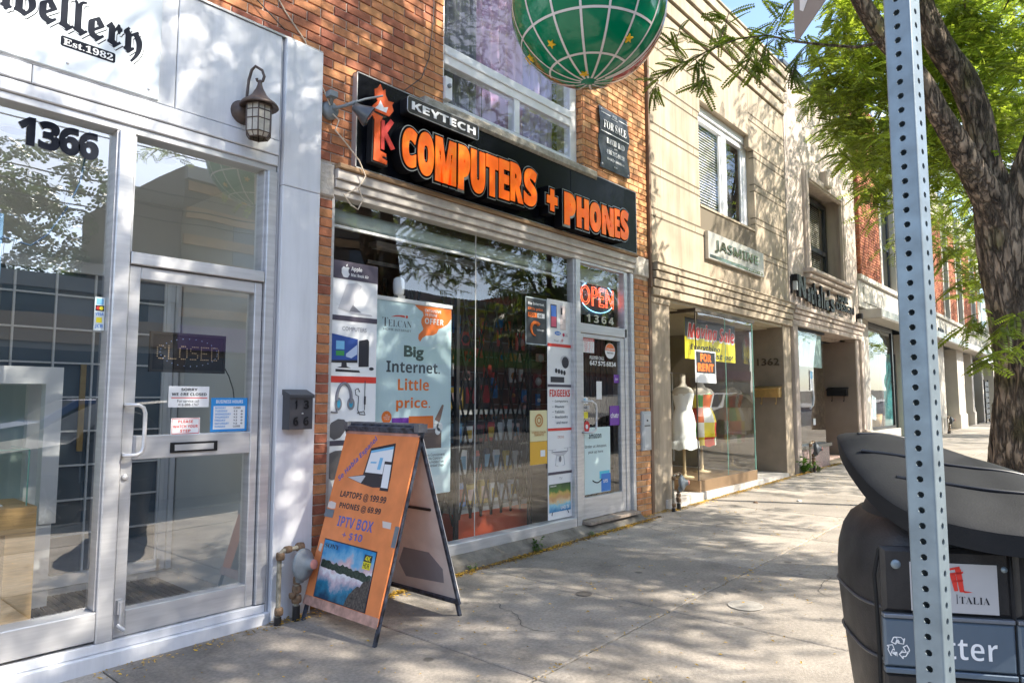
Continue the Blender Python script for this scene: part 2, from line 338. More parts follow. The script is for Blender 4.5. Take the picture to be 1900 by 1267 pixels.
for r, (y0, y1) in enumerate(YS):
    w_, h_ = 1.350, y1-y0; q = MB(); c = .008; s15 = .015
    P = lambda x, y, z: (x, y, z+s15*x)
    q.add([P(c, c, 0), P(w_-c, c, 0), P(w_-c, h_-c, 0), P(c, h_-c, 0), P(0, 0, -.005), P(w_, 0, -.005), P(w_, h_, -.005), P(0, h_, -.005), P(0, 0, -.06), P(w_, 0, -.06), P(w_, h_, -.06), P(0, h_, -.06)],
          [(0, 1, 2, 3)]+[(4+i, 4+(i+1) % 4, (i+1) % 4, i) for i in range(4)]+[(8+i, 8+(i+1) % 4, 4+(i+1) % 4, 4+i) for i in range(4)])
    me = bpy.data.meshes.new('paving_slab'); me.from_pydata(q.v, [], q.f); me.materials.append(SLAB)
    for x in XS:
        o = link(me, 'paving_slab', walk, loc=(x+.003, y0, gz(x)+random.uniform(-.0015, .0015)))
for i_, (cx_, cy_, a_, L_) in enumerate(((3.3, -1.5, 2.2, .9), (5.0, -2.6, .5, 1.1), (6.6, -.6, 2.6, .8), (1.9, -1.3, 1.1, .6), (8.6, -2.4, 1.9, 1.2), (4.6, -.75, .2, .5))):
    rc_ = random.Random(i_); P_ = [(cx_, cy_)]
    for _ in range(int(L_/.04)): a_ += rc_.gauss(0, .35); P_.append((P_[-1][0]+.04*math.cos(a_), P_[-1][1]+.04*math.sin(a_)*.8)); a_ += (1.2-a_)*.03
    q = MB()
    for (ax_, ay_), (bx_, by_) in zip(P_, P_[1:]):
        d_x, d_y = bx_-ax_, by_-ay_; l_ = math.hypot(d_x, d_y); nx_, ny_ = -d_y/l_*rc_.uniform(.001, .0028), d_x/l_*rc_.uniform(.001, .0028)
        q.add([(ax_-nx_, ay_-ny_, gz(ax_)+.003), (bx_-nx_, by_-ny_, gz(bx_)+.003), (bx_+nx_, by_+ny_, gz(bx_)+.003), (ax_+nx_, ay_+ny_, gz(ax_)+.003)], [(0, 1, 2, 3)])
    q.build('crack', pm('crack_dark', (.05, .045, .04), .95), walk)
x1 = XS[-1]+1.358
q = MB(); q.add([(x1, -4.6, gz(x1)), (400, -4.6, gz(400)), (400, 0, gz(400)), (x1, 0, gz(x1))], [(0, 1, 2, 3)]); q.build('far_paving', SLAB, walk)

# ------------------------------------------------------------------ brickwork
def brick_rects(a0, b0, a1, b1, L=.215, C=.0677, j=.010, ph=0):
    out = []; k = math.floor(b0/C)
    while k*C < b1:
        z0, z1 = max(b0, k*C), min(b1, (k+1)*C-j)
        if z1-z0 > .03:
            off = (L/2 if k % 2 else 0)+ph; m = math.floor((a0-off)/L)
            while m*L+off < a1:
                x0, x1 = max(a0, m*L+off), min(a1, (m+1)*L+off-j)
                if x1-x0 > .03: out.append((x0, z0, x1, z1))
                m += 1
        k += 1
    return out
bmesh_c = {}
def lay(jobs, parent, mat, limit=300):
    """jobs: (frame, rect). The ones that show largest become parts of their own, the rest one joined part."""
    sc = []
    for fr, (a0, b0, a1, b1) in jobs:
        p = proj(fr.P((a0+a1)/2, (b0+b1)/2)); inside = -30 < p[0] < 1930 and -30 < p[1] < 1297
        sc.append((a1-a0)*(b1-b0)/p[2]**2*max(.05, abs(fr.n.dot((fr.P((a0+a1)/2, (b0+b1)/2)-CAM).normalized()))) if inside and p[2] > 0 else 0)
    order = sorted(range(len(jobs)), key=lambda i: -sc[i]); rest = MB()
    for n, i in enumerate(order):
        fr, (a0, b0, a1, b1) = jobs[i]; w_, h_ = a1-a0, b1-b0
        d = random.uniform(-.002, .003)
        if n < limit and sc[i] > 0:
            key = (round(w_, 3), round(h_, 3), mat.name)
            if key not in bmesh_c:
                q = MB(); q.fbox(Fr((0, 0, 0), (1, 0, 0), (0, 1, 0)), 0, 0, key[0], key[1], -.05, .006, .003)
                me = bpy.data.meshes.new('brick'); me.from_pydata(q.v, [], q.f); me.materials.append(mat); bmesh_c[key] = me
            o = link(bmesh_c[key], 'brick'); p = fr.P(a0, b0, d); rz = random.uniform(-.006, .006)
            u = (fr.u+fr.v*rz).normalized(); v = fr.n.cross(u)
            o.matrix_world = Matrix(((u.x, v.x, fr.n.x, p.x), (u.y, v.y, fr.n.y, p.y), (u.z, v.z, fr.n.z, p.z), (0, 0, 0, 1)))
            o.parent = parent; o.matrix_parent_inverse = Matrix.Translation(-wloc(parent))
        else: rest.fbox(fr, a0, b0, a1, b1, -.05, .006+d, .003)
    if rest.v: o = rest.build('brickwork', mat, parent); o['kind'] = 'stuff'

# ------------------------------------------------------------------ 1364: the brick building
B = thing('brick_building', 'two storey orange brick building with the computer and phone shop at street level', 'building', (4.8, .2, 0))
F0 = FY(0)
J = []
for r in [(-1.1, 3.78, 2.575, 5.6), (2.575, 3.04, 3.75, 5.9), (5.76, 3.04, 7.06, 6.8)]: J += [(F0, q) for q in brick_rects(*r)]
J += [(F0, q) for q in brick_rects(2.58, -.03, 2.705, 2.78, ph=.03)]
J += [(F0, q) for q in brick_rects(6.745, .02, 7.06, 2.80, ph=.07)]
FRr = Fr((6.745, .16, 0), (0, -1, 0), (0, 0, 1))
J += [(FRr, q) for q in brick_rects(0, .02, .155, 2.80)]
FRw = Fr((5.755, .16, 0), (0, -1, 0), (0, 0, 1))
J += [(FRw, q) for q in brick_rects(0, 3.83, .155, 5.9)]
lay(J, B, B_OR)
mb = MB()
for a0, b0, a1, b1 in [(-1.2, 3.77, 2.57, 6.6), (2.57, 3.03, 3.745, 6.9), (3.745, 3.03, 5.765, 3.80), (5.765, 3.03, 7.07, 6.9), (3.745, 6.4, 5.765, 6.9)]: mb.box(a0, .003, b0, a1, .35, b1)
mb.box(2.57, .003, -.2, 2.70, .3, 3.03); mb.box(6.75, .003, -.2, 7.07, .3, 3.03)
mb.build('mortar_wall', mortar, B)
mb = MB(); mb.box(-1.2, .36, 2.96, 7.07, 9, 6.9); mb.build('building_core', dark, B)
st = pm('pale_stone_block', (.55, .50, .44), .9, var=.18, sc=14, bump=.8, bs=40)
for x0, x1, z0, z1 in ((2.572, 2.712, 2.785, 3.02), (6.735, 7.064, 2.805, 3.03)):
    MB().fbox(F0, x0, z0, x1, z1, -.1, .022, .012).build('stone_block', st, B)
mb = MB(); mb.fbox(F0, 3.50, 3.70, 5.92, 3.79, -.12, .085, .02); mb.build('stone_sill', pm('weathered_sill', (.42, .38, .31), .95, var=.3, sc=18, bump=1, bs=60), B)
# upper window
UW = MB(); y = -.10
fr = FY(.10)
for a0, b0, a1, b1, d in [(3.75, 3.83, 3.83, 6.4, .03), (5.63, 3.83, 5.745, 6.4, .03), (3.83, 3.83, 5.63, 3.90, .03), (3.83, 4.23, 5.63, 4.40, .035), (4.74, 3.90, 4.82, 4.23, .03), (3.83, 4.31, 5.63, 4.33, .05)]:
    UW.fbox(fr, a0, b0, a1, b1, -.05, d, .004)
uw = UW.build('window', white, B)
for a0, b0, a1, b1 in ((3.83, 3.90, 4.74, 4.23), (4.82, 3.90, 5.63, 4.23), (3.83, 4.40, 5.63, 6.4)):
    MB().quad(FY(.085), a0, b0, a1, b1).build('pane', GLS, uw)
def curtain(name, x0, x1, z0, z1, y, mat, parent, amp=.03, per=.09):
    n = int((x1-x0)/.012); v = []; f = []
    for i in range(n+1):
        x = x0+(x1-x0)*i/n; yy = y+amp*math.sin(x/per*2*math.pi)+amp*.5*math.sin(x/per*1.37*math.pi+1)
        v += [(x, yy, z0), (x, yy*.98+.0, z1)]
    f = [(2*i, 2*i+2, 2*i+3, 2*i+1) for i in range(n)]
    q = MB(); q.add(v, f, True); return q.build(name, mat, parent)
curtain('grey_curtain', 3.85, 4.42, 3.85, 6.4, .28, pm('grey_curtain', (.22, .22, .27), .9), B)
curtain('violet_curtain', 4.42, 5.15, 3.85, 6.4, .33, pm('violet_curtain', (.50, .33, .52), .9), B, .02, .12)
curtain('pale_curtain', 5.15, 5.62, 3.85, 6.4, .3, pm('lilac_curtain', (.45, .38, .62), .9), B)
# clear the core behind the window a little: dark recess panel
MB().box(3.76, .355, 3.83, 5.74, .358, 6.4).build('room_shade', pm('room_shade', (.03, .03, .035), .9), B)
# shopfront of 1364
hd = pm('aged_cream_metal', (.60, .55, .50), .5, .1, var=.14, sc=9)
mb = MB()
mb.fbox(F0, 2.715, 2.925, 6.735, 2.995, -.1, .05, .004); mb.fbox(F0, 2.715, 2.865, 6.735, 2.922, -.1, .028, .004); mb.fbox(F0, 2.715, 2.815, 6.735, 2.862, -.1, .004, .003)
mb.build('header_moulding', hd, B)
MB().fbox(F0, 2.715, 2.998, 6.735, 3.03, -.1, .075, .004).build('timber_strip', pm('worn_timber', (.36, .23, .13), .8, var=.35, sc=7, stretch=(.5, 6, 6)), B)
mb = MB(); mb.fbox(F0, 2.72, .12, 5.58, .22, -.1, .02, .005); mb.fbox(F0, 2.71, .22, 2.735, 2.81, -.06, -.01); mb.fbox(F0, 5.575, .13, 5.70, 2.81, -.08, .0, .006); mb.fbox(F0, 5.60, .13, 5.675, 2.81, .0, .012)
mb.fbox(F0, 5.70, 2.065, 6.60, 2.165, -.08, -.01, .005); mb.fbox(F0, 6.555, .13, 6.62, 2.81, -.1, -.01, .005); mb.fbox(F0, 6.62, .13, 6.67, 2.81, -.12, -.03); mb.fbox(F0, 6.67, .1, 6.735, 2.81, -.1, .005, .006)
mb.fbox(F0, 5.70, 2.79, 6.555, 2.812, -.08, -.01)
mb.build('shopfront_frame', alu, B)
sh = MB().quad(FY(.045), 2.735, .22, 4.196, 2.815).build('shop_window', GL, B)
MB().quad(FY(.045), 4.20, .22, 5.58, 2.815).build('shop_window', GL, B)
MB().fbox(FY(.045), 4.1955, .22, 4.2005, 2.815, -.003, .003).build('window_joint', pm('silicone', (.6, .6, .58), .5), B)
MB().quad(FY(.045), 5.70, 2.165, 6.555, 2.79).build('transom_pane', GL, B)
sill = MB(); n = 40; x0, x1 = 2.705, 6.74
prof = [(-.13, -.25), (-.13, .02), (-.115, .075), (-.02, .135), (.2, .135)]
vv = []
for i in range(n+1):
    x = x0+(x1-x0)*i/n
    for yy, zz_ in prof: vv.append((x, yy+random.uniform(-.003, .003), (zz_ if zz_ < 0 else zz_-.0+random.uniform(-.004, .004)*(zz_ < .13)) ))
sill.add(vv, [(i*5+j, (i+1)*5+j, (i+1)*5+j+1, i*5+j+1) for i in range(n) for j in range(4)])
sill.build('concrete_sill', pm('old_sill_concrete', (.20, .18, .15), .95, var=.35, sc=7, bump=.9, bs=45, det=11), B)
MB().box(5.70, -.10, .136, 6.66, .1, .165).build('threshold', pm('worn_threshold', (.33, .27, .22), .8, var=.3, sc=20), B)
# door of 1364
DR = MB(); fd = FY(.03)
DR.fbox(fd, 5.705, .17, 5.765, 2.06, -.03, .012, .004); DR.fbox(fd, 6.47, .17, 6.55, 2.06, -.03, .012, .004); DR.fbox(fd, 5.765, .17, 6.47, .385, -.03, .01, .004); DR.fbox(fd, 5.765, 2.02, 6.47, 2.06, -.03, .01, .003)
door = DR.build('door', alu, B, 'aluminium framed glass door covered with stickers')
MB().quad(FY(.04), 5.765, .385, 6.47, 2.02).build('pane', GL, door)
mb = MB(); mb.tube([(5.735, .02, 1.36), (5.735, -.055, 1.36), (5.80, -.06, 1.36), (5.86, -.06, 1.33), (5.875, -.06, 1.28), (5.875, -.06, 1.12), (5.86, -.06, 1.07), (5.80, -.06, 1.045), (5.735, -.055, 1.045), (5.735, .02, 1.045)], .011, 8)
mb.build('handle', alu, door)
mb = MB()
for i in range(7): mb.box(5.79+.105*i, .17, .2, 5.812+.105*i, .185, 2.78)
mb.box(5.70, .175, 1.1, 6.55, .19, 1.13); mb.box(5.70, .175, .6, 6.55, .19, .63)
mb.build('security_bars', blkm, B)

# interior of 1364
mb = MB(); mb.box(2.70, 4.2, .1, 6.9, 4.3, 2.96); mb.box(2.58, .31, .1, 2.70, 4.2, 2.96); mb.box(6.76, .31, .1, 6.9, 4.2, 2.96); mb.box(2.7, .06, 2.9, 6.75, 4.2, 2.95); mb.build('interior_wall', pm('shop_interior', (.16, .13, .12), .8, var=.3, sc=2), B)
MB().box(2.7, .1, .05, 6.75, 4.2, .12).build('interior_floor', pm('shop_floor', (.22, .17, .14), .5, var=.3, sc=3), B)
RS = thing('roller_shutter', 'pale green roller blind tube along the top inside the computer shop window', 'roller blind', (4.1, .2, 2.7))
MB().lathe((2.75, .2, 2.72), [(0, 0), (.062, 0), (.062, 2.8), (0, 2.8)], 20, (1, 0, 0)).build('tube', pm('pale_green_tube', (.50, .60, .56), .5, var=.1, sc=8), RS)
MB().fbox(FY(.13), 2.75, 2.625, 5.56, 2.645, -.02, .01).build('bottom_bar', pwhite, RS)
MB().fbox(FY(.12), 5.71, 2.62, 6.54, 2.77, -.02, .005).build('transom_blind', pm('blind_cloth', (.45, .52, .50), .7), RS)
# folding security grille
G = thing('security_grille', 'black folding lattice security grille behind the computer shop window', 'security grille', (4.3, .3, .2))
def lattice(x0, x1, z0, z1, y, nx, nz_, parent):
    a = MB(); dx = (x1-x0)/nx; dz = (z1-z0)/nz_; w_ = .0125
    for s in (1, -1):
        for i in range(-nz_, nx+nz_):
            # straps run corner to corner across nz_ cells
            pa = (x0+i*dx, z0); pb = (x0+(i+nz_)*dx, z1)
            if s < 0: pa, pb = (pa[0], z1), (pb[0], z0)
            t0 = max(0, (x0-pa[0])/(pb[0]-pa[0])); t1 = min(1, (x1-pa[0])/(pb[0]-pa[0]))
            if t1 <= t0: continue
            p = Vector((pa[0]+(pb[0]-pa[0])*t0, 0, pa[1]+(pb[1]-pa[1])*t0)); q = Vector((pa[0]+(pb[0]-pa[0])*t1, 0, pa[1]+(pb[1]-pa[1])*t1))
            u = (q-p).normalized(); L = (q-p).length
            a.fbox(Fr((p.x, y+.006*s, p.z), u, Vector((0, -1, 0)).cross(u)), 0, -w_, L, w_, -.002, .002)
    return a.build('lattice', pm('grille_black', (.004, .004, .004), .8, spec=.08), parent)
lattice(4.22, 5.16, .34, 2.40, .25, 7, 4, G)
lattice(3.25, 4.08, 1.7, 2.42, .62, 6, 1, G)
lattice(3.98, 4.14, .3, 2.3, .25, 1, 4, G)
mb = MB()
for x in (4.18, 5.17): mb.box(x-.018, .235, .12, x+.018, .27, 2.45)
mb.box(3.2, .24, 2.43, 5.5, .27, 2.46); mb.build('post', blkm, G)
# goods inside
def showcase(x0, x1, y, z0, z1, lab, body):
    t = thing('display_counter', lab, 'display counter', ((x0+x1)/2, y, z0))
    MB().box(x0, y, z0, x1, y+.5, z0+.24).build('base', body, t)
    m = MB(); m.box(x0, y, z0+.24, x1, y+.5, z0+.28); m.box(x0, y, z1-.04, x1, y+.5, z1)
    for x in (x0, x1-.03): m.box(x, y, z0+.28, x+.03, y+.03, z1-.04)
    m.build('frame', pm('counter_trim', (.55, .56, .56), .4, .3), t)
    for k in (1, 2): MB().box(x0+.03, y+.05, z0+.28+(z1-z0-.3)*k/3, x1-.03, y+.45, z0+.29+(z1-z0-.3)*k/3).build('shelf', GLD, t)
    MB().quad(FY(y), x0+.03, z0+.28, x1-.03, z1-.04).build('pane', GLD, t)
    return t
showcase(4.30, 5.32, .36, .12, 1.28, 'orange based glass counter of phone accessories behind the lattice grille', pm('orange_counter', (.55, .09, .03), .6, var=.1))
gcols = ['E8E8EC', '2D7BC8', 'C83028', 'F2F2F2', '20242C', '7FB6D8', 'D9B23A', '8E1E28', '34405A', 'F0C8C0']
gm = [pm('package_'+c, c, .4) for c in gcols]
ORD = ['one', 'two', 'three', 'four', 'five', 'six', 'seven', 'eight', 'nine', 'ten', 'eleven', 'twelve']
def goods(name, cat, labs, x0, x1, z0, z1, y, n, wr, hr, grp, seed):
    rr = random.Random(seed)
    words_ = {'E8E8EC': 'pale', '2D7BC8': 'blue', 'C83028': 'red', 'F2F2F2': 'white', '20242C': 'black', '7FB6D8': 'light blue', 'D9B23A': 'yellow', '8E1E28': 'dark red', '34405A': 'navy', 'F0C8C0': 'pink'}
    for i in range(n):
        w_ = rr.uniform(*wr); h_ = rr.uniform(*hr); x = x0+(x1-x0)*(i+.5)/n-w_/2
        c = rr.randrange(len(gm)); t = thing(name, words_[gcols[c]]+' '+labs+', number '+ORD[i]+' from the left', cat, (x+w_/2, y, z0), grp); yy = y+rr.uniform(0, .06)
        MB().box(x, yy, z0, x+w_, yy+.05, z0+h_).build('box', gm[c], t)
        MB().fbox(FY(yy), x+w_*.12, z0+h_*.2, x+w_*.88, z0+h_*.75, .0005, .0025).build('print', gm[(c+3+rr.randrange(5)) % len(gm)], t)
zz0 = .12+.28; stp = (1.16-.3)/3
goods('phone_box', 'phone box', 'small box on the lowest shelf of the orange counter', 4.36, 5.28, .41, 0, .42, 6, (.09, .13), (.15, .22), 'phone boxes low in the orange counter', 1)
goods('phone_box', 'phone box', 'box on the middle shelf of the orange counter', 4.36, 5.28, .70, 0, .42, 7, (.08, .12), (.16, .22), 'phone boxes on the middle shelf', 2)
goods('phone_box', 'phone box', 'box on the upper shelf of the orange counter', 4.36, 5.28, .985, 0, .42, 7, (.08, .12), (.14, .2), 'phone boxes on the upper shelf', 3)
goods('carton', 'carton', 'carton standing on the counter behind the grille', 4.35, 4.95, 1.285, 0, .5, 3, (.16, .2), (.18, .42), 'white cartons on the counter', 4)
PG = thing('pegboard', 'brown pegboard wall with hanging accessories deep in the computer shop', 'pegboard', (5.3, 1.0, 1.2))
MB().box(4.35, 1.02, .9, 6.4, 1.06, 2.45).build('board', pm('brown_pegboard', (.12, .05, .035), .7, var=.2, sc=4), PG)
for i in range(9): MB().box(4.35, 1.0, .98+.17*i, 6.4, 1.02, .99+.17*i).build('rail', pm('peg_rail', (.3, .3, .3), .4, .6), PG)
rr = random.Random(5)
rc = [pm('hang_'+c, c, .5) for c in ('C03028', 'D8504A', 'E0A8A0', '802028', '2A78B8', 'D8D8D8', '303038', 'C88848')]
for i in range(48):
    r_i, c_i = divmod(i, 8); x = 4.55+.225*c_i+rr.uniform(-.09, .09); z = [2.3, 2.1, 1.9, 1.7, 1.5, 1.3][r_i]+rr.uniform(-.06, .05); w_ = rr.uniform(.05, .15); h_ = rr.uniform(.08, .2)
    ci = min(7, int(rr.random()**1.4*8)); cw = ('bright red', 'coral', 'pink', 'dark red', 'blue', 'white', 'black', 'tan')[ci]
    t = thing('accessory_packet', cw+' packet hanging in pegboard row '+ORD[r_i]+', number '+ORD[c_i]+' from the left', 'packet', (x, .98, z), 'accessory packets on the pegboard')
    c = rc[ci]; MB().box(x-w_/2, .94, z-h_, x+w_/2, .96, z).build('card', c, t)
    MB().lathe((x, .94, z-h_*.55), [(0, -.03), (w_*.3, -.02), (w_*.36, 0), (w_*.3, .02), (0, .03)], 8, (0, -1, 0)).build('item', rc[(i*3) % 8], t)
# made-up ceiling lamp added to the shop, its tube left unlit
tl = thing('added_strip_lamp', 'made-up unlit strip lamp on the ceiling of the computer shop', 'lamp', (4.6, 1.1, 2.8))
MB().box(3.9, 1.05, 2.82, 5.3, 1.17, 2.86).build('housing', pwhite, tl)
MB().box(3.92, 1.07, 2.80, 5.28, 1.15, 2.818).build('tube', pwhite, tl)

# ------------------------------------------------------------------ 1366: the white shopfront
S = thing('white_shopfront', 'white clad jewellery shopfront numbered 1366 with a glazed aluminium door', 'shopfront', (.8, 0, 0))
P1 = lambda a0, b0, a1, b1, d1, d0=-.1, name='wall_panel', m=wpanel, e=.004: MB().fbox(F0, a0, b0, a1, b1, d0, d1, e).build(name, m, S)
P1(2.293, 2.775, 2.573, 3.775, .055); P1(2.293, -.05, 2.573, 2.770, .055, name='pillar_panel')
P1(2.272, -.05, 2.290, 3.775, .02, name='joint_strip', m=alud)
P1(-1.3, 3.065, -.02, 3.775, .035); P1(-.015, 3.065, 1.60, 3.775, .035); P1(1.605, 3.065, 2.268, 3.775, .035)
P1(-1.3, 2.965, .90, 3.060, .04, name='fascia_strip'); P1(.904, 2.965, 2.268, 3.060, .04, name='fascia_strip')
P1(-1.3, 2.895, 2.268, 2.960, .03, name='fascia_strip')
MB().box(-1.3, -.045, 3.777, 2.575, .0, 3.79).build('coping_flashing', alud, S)
mb = MB(); mb.fbox(F0, -1.3, 2.855, 2.268, 2.893, -.1, .012, .003)
mb.fbox(F0, 1.325, .115, 1.405, 2.853, -.1, .03, .005); mb.fbox(F0, 1.315, .28, 1.324, 2.853, -.08, .01)
mb.fbox(F0, 1.41, 2.12, 2.20, 2.188, -.1, .03, .004); mb.fbox(F0, 2.205, .12, 2.268, 2.853, -.1, .03, .004); mb.fbox(F0, 2.19, 2.19, 2.204, 2.853, -.08, .0)
mb.fbox(F0, 1.406, 2.19, 1.42, 2.853, -.08, .0)
mb.fbox(F0, -1.3, .13, 1.324, .275, -.1, .025, .005)
mb.build('frame', alu, S)
MB().quad(FY(.05), -1.3, .275, 1.315, 2.855).build('shop_window', GLJ, S)
MB().quad(FY(.05), 1.42, 2.188, 2.19, 2.855).build('transom_pane', GLJ, S)
mb = MB(); mb.fbox(F0, -1.3, -.3, 2.29, .062, -.2, .05, .006); mb.fbox(F0, -1.3, .064, 2.27, .112, -.2, .025, .004); mb.build('kick_plate', wpanel, S)
fd = FY(.03); mb = MB()
mb.fbox(fd, 1.412, .118, 1.472, 2.115, -.04, .035, .004); mb.fbox(fd, 2.15, .118, 2.20, 2.115, -.04, .035, .004); mb.fbox(fd, 1.472, 2.045, 2.15, 2.115, -.04, .033, .004); mb.fbox(fd, 1.472, 1.045, 2.15, 1.175, -.04, .033, .004); mb.fbox(fd, 1.472, .118, 2.15, .25, -.04, .033, .004)
d1 = mb.build('door', alu, S, 'silver aluminium framed glass door with a letter slot')
for q in ((1.472, 1.175, 2.15, 2.045), (1.472, .25, 2.15, 1.045)): MB().quad(FY(.045), *q).build('pane', GLJ, d1)
mb = MB(); mb.tube([(1.42, .0, 1.345), (1.42, -.06, 1.345), (1.47, -.065, 1.345), (1.495, -.065, 1.33), (1.505, -.065, 1.30), (1.505, -.065, 1.12), (1.495, -.065, 1.09), (1.47, -.065, 1.075), (1.42, -.06, 1.075), (1.42, .0, 1.075)], .011, 10)
mb.build('handle', alu, d1)
mb = MB(); mb.fbox(FY(0), 1.67, 1.072, 1.94, 1.13, .0, .012); mb.build('letter_slot', blkm, d1)
MB().fbox(FY(0), 1.69, 1.084, 1.915, 1.118, .0125, .018).build('slot_flap', alud, d1)
mb = MB(); mb.lathe((1.437, -.0, .955), [(0, .02), (.012, .02), (.018, .012), (.02, 0)], 14, (0, -1, 0)); mb.build('lock', alud, d1)
mb = MB(); mb.tube([(1.44, -.03, .30), (1.44, -.035, .18)], .008, 8); mb.tube([(1.425, -.03, .19), (1.455, -.05, .16)], .012, 8); mb.box(1.425, -.03, .24, 1.455, -.004, .31); mb.build('kick_stop', alud, d1)
# interior
iw = pm('pale_interior', (.80, .82, .80), .7, var=.03, sc=1)
mb = MB(); mb.box(2.275, .12, .1, 2.33, 1.5, 2.93); mb.box(-1.4, 1.42, 2.30, 2.275, 1.5, 2.93); mb.box(-1.6, .1, 2.88, 2.3, 3.2, 2.95); mb.box(-1.6, 3.1, .1, 2.3, 3.2, 2.9); mb.box(-1.65, .1, .1, -1.6, 3.2, 2.9)
mb.build('interior_wall', iw, S)
MB().box(-1.6, .1, .0, 2.275, 3.2, .115).build('interior_floor', pm('tile_floor', (.50, .51, .51), .25, var=.1, sc=2), S)
ft = FY(1.38)
gp = MB()
for k in range(-9, 6): gp.fbox(ft, .95+.24*k+.0, .2, .962+.24*k+.0, 2.3, 0, .02)
for k in range(-4, 4): gp.fbox(ft, -1.3, 1.386+.234*k, 2.18, 1.398+.234*k, .001, .021)
for a in ((-1.3, .12, 2.18, .2), (-1.3, 2.26, 2.18, 2.34), (2.16, .12, 2.19, 2.34)): gp.fbox(ft, *a, 0, .04)
gp.fbox(ft, 2.195, .12, 2.22, 2.34, 0, .03); gp.fbox(ft, 2.225, .12, 2.26, 2.34, 0, .05)
gpo = gp.build('partition_grid', pwhite, S)
MB().box(-1.3, 1.385, .2, 2.18, 1.40, 2.3).build('partition_panel', pm('dark_blue_panel', (.12, .16, .20), .12, var=.1, sc=1), S)
MT = thing('door_mat', 'black ribbed rubber mat on the floor inside the jewellery shop door', 'door mat', (1.7, .6, .12))
for k in range(26): MB().box(.98+.042*k, .2, .117, 1.01+.042*k, 1.12, .128).build('rib', pm('rubber', (.03, .03, .032), .6), MT) if k % 1 == 0 else None
MB().box(.96, .18, .1165, 2.08, 1.14, .12).build('backing', pm('mat_backing', (.09, .09, .09), .8), MT)
for i, (x, y_) in enumerate(((1.72, .35), (.95, .5), (.2, .5))):
    t = thing('downlight', ('round ceiling downlight above the glass door', 'round ceiling downlight behind the painted street number', 'round ceiling downlight nearest the left edge')[i], 'light', (x, y_, 2.87))
    MB().ring(Fr((x, y_, 2.874), (1, 0, 0), (0, -1, 0)), 0, 0, .06, .085, 0).build('trim', pwhite, t)
    MB().disc(Fr((x, y_, 2.872), (1, 0, 0), (0, -1, 0)), 0, 0, .06, 0).build('lens', pm('lens', (.3, .3, .3), .2), t)
CB = thing('display_cabinet', 'tall white and glass display cabinet inside the jewellery shop window', 'cabinet', (.9, 1.0, .12))
mb = MB(); mb.box(-.9, .88, 1.47, 1.37, 1.32, 1.575); mb.box(1.28, .88, .62, 1.37, .97, 1.47); mb.box(1.28, 1.24, .62, 1.37, 1.32, 1.47); mb.build('cabinet_frame', pwhite, CB)
MB().box(-.9, .89, .12, 1.35, 1.32, .62).build('cabinet_base', pwhite, CB)
MB().quad(FY(.885), -.9, .62, 1.28, 1.47).build('pane', GLD, CB); MB().box(-.9, .9, 1.04, 1.2, 1.2, 1.05).build('shelf', GLD, CB)
MB().box(-.9, 1.31, .62, 1.28, 1.33, 1.47).build('cabinet_back', pm('mint_back', (.45, .55, .52), .5), CB)
BU = thing('necklace_bust', 'pale green necklace bust on the shelf of the white cabinet', 'jewellery bust', (.78, 1.0, 1.05))
bp = [(-.16, .0), (-.15, .06), (-.19, .17), (-.20, .26), (-.1, .3), (-.06, .36), (.06, .36), (.1, .3), (.20, .26), (.19, .17), (.15, .06), (.16, 0)]
MB().poly(FY(1.02), [(.78+a, 1.055+b) for a, b in bp], -.03, .03).build('bust', pm('pale_green_velvet', (.48, .62, .52), .7), BU)
PT = thing('price_tag', 'red and white price card in front of the necklace bust', 'price tag', (1.0, .96, 1.05))
MB().fbox(FY(.95), .93, 1.06, 1.03, 1.16, 0, .003).build('card', pwhite, PT); MB().fbox(FY(.95), .935, 1.115, 1.025, 1.155, .0035, .004).build('header', redp, PT); text(FY(.95), [('PRICE', .945, 1.122, 1.015, 1.148)], .005, pwhite, PT)
text(FY(.95), [('45', .95, 1.07, 1.01, 1.105, 'ital')], .005, bluep, PT)
oak = pm('oak_veneer', (.60, .38, .16), .45, var=.18, sc=5, stretch=(2, 2, 22))
DK = thing('oak_table', 'light oak table frame at the left inside the jewellery window', 'table', (.7, .4, .12))
MB().box(-.9, .36, .665, 1.135, .82, .80).build('table_top', oak, DK)
for x in (1.0, -.85): MB().box(x, .36, .117, x+.135, .82, .663).build('leg', oak, DK)
GB = thing('glass_case', 'frameless glass case standing on the oak table', 'glass case', (.8, .5, .8))
for q in ((-.8, .42, 1.08),): 
    MB().quad(FY(.42), -.8, .802, 1.10, 1.10).build('pane', GLD, GB); MB().quad(Fr((1.10, .42, 0), (0, 1, 0)), 0, .802, .36, 1.10).build('side_pane', GLD, GB)
    MB().box(-.8, .42, 1.10, 1.10, .78, 1.106).build('lid', GLD, GB); m_ = MB(); m_.tube([(1.10, .42, .802), (1.10, .42, 1.1)], .004, 6); m_.tube([(-.8, .42, 1.104), (1.10, .42, 1.104), (1.1, .78, 1.104)], .004, 6); m_.build('edge', pm('glass_edge', (.2, .45, .38), .2), GB)
MB().box(-.6, .45, .803, 1.0, .75, .812).build('tray', pwhite, GB)
LP = thing('display_screen', 'blue edged LED panel hanging high at the left of the jewellery window', 'LED panel', (.8, .2, 2.2))
MB().box(.3, .16, 1.98, .865, .19, 2.32).build('back', pm('blue_translucent', (.25, .45, .7), .4), LP); MB().box(.3, .15, 2.09, .84, .16, 2.31).build('grille', pm('led_grille', (.05, .05, .06), .6, var=.9, sc=160), LP)
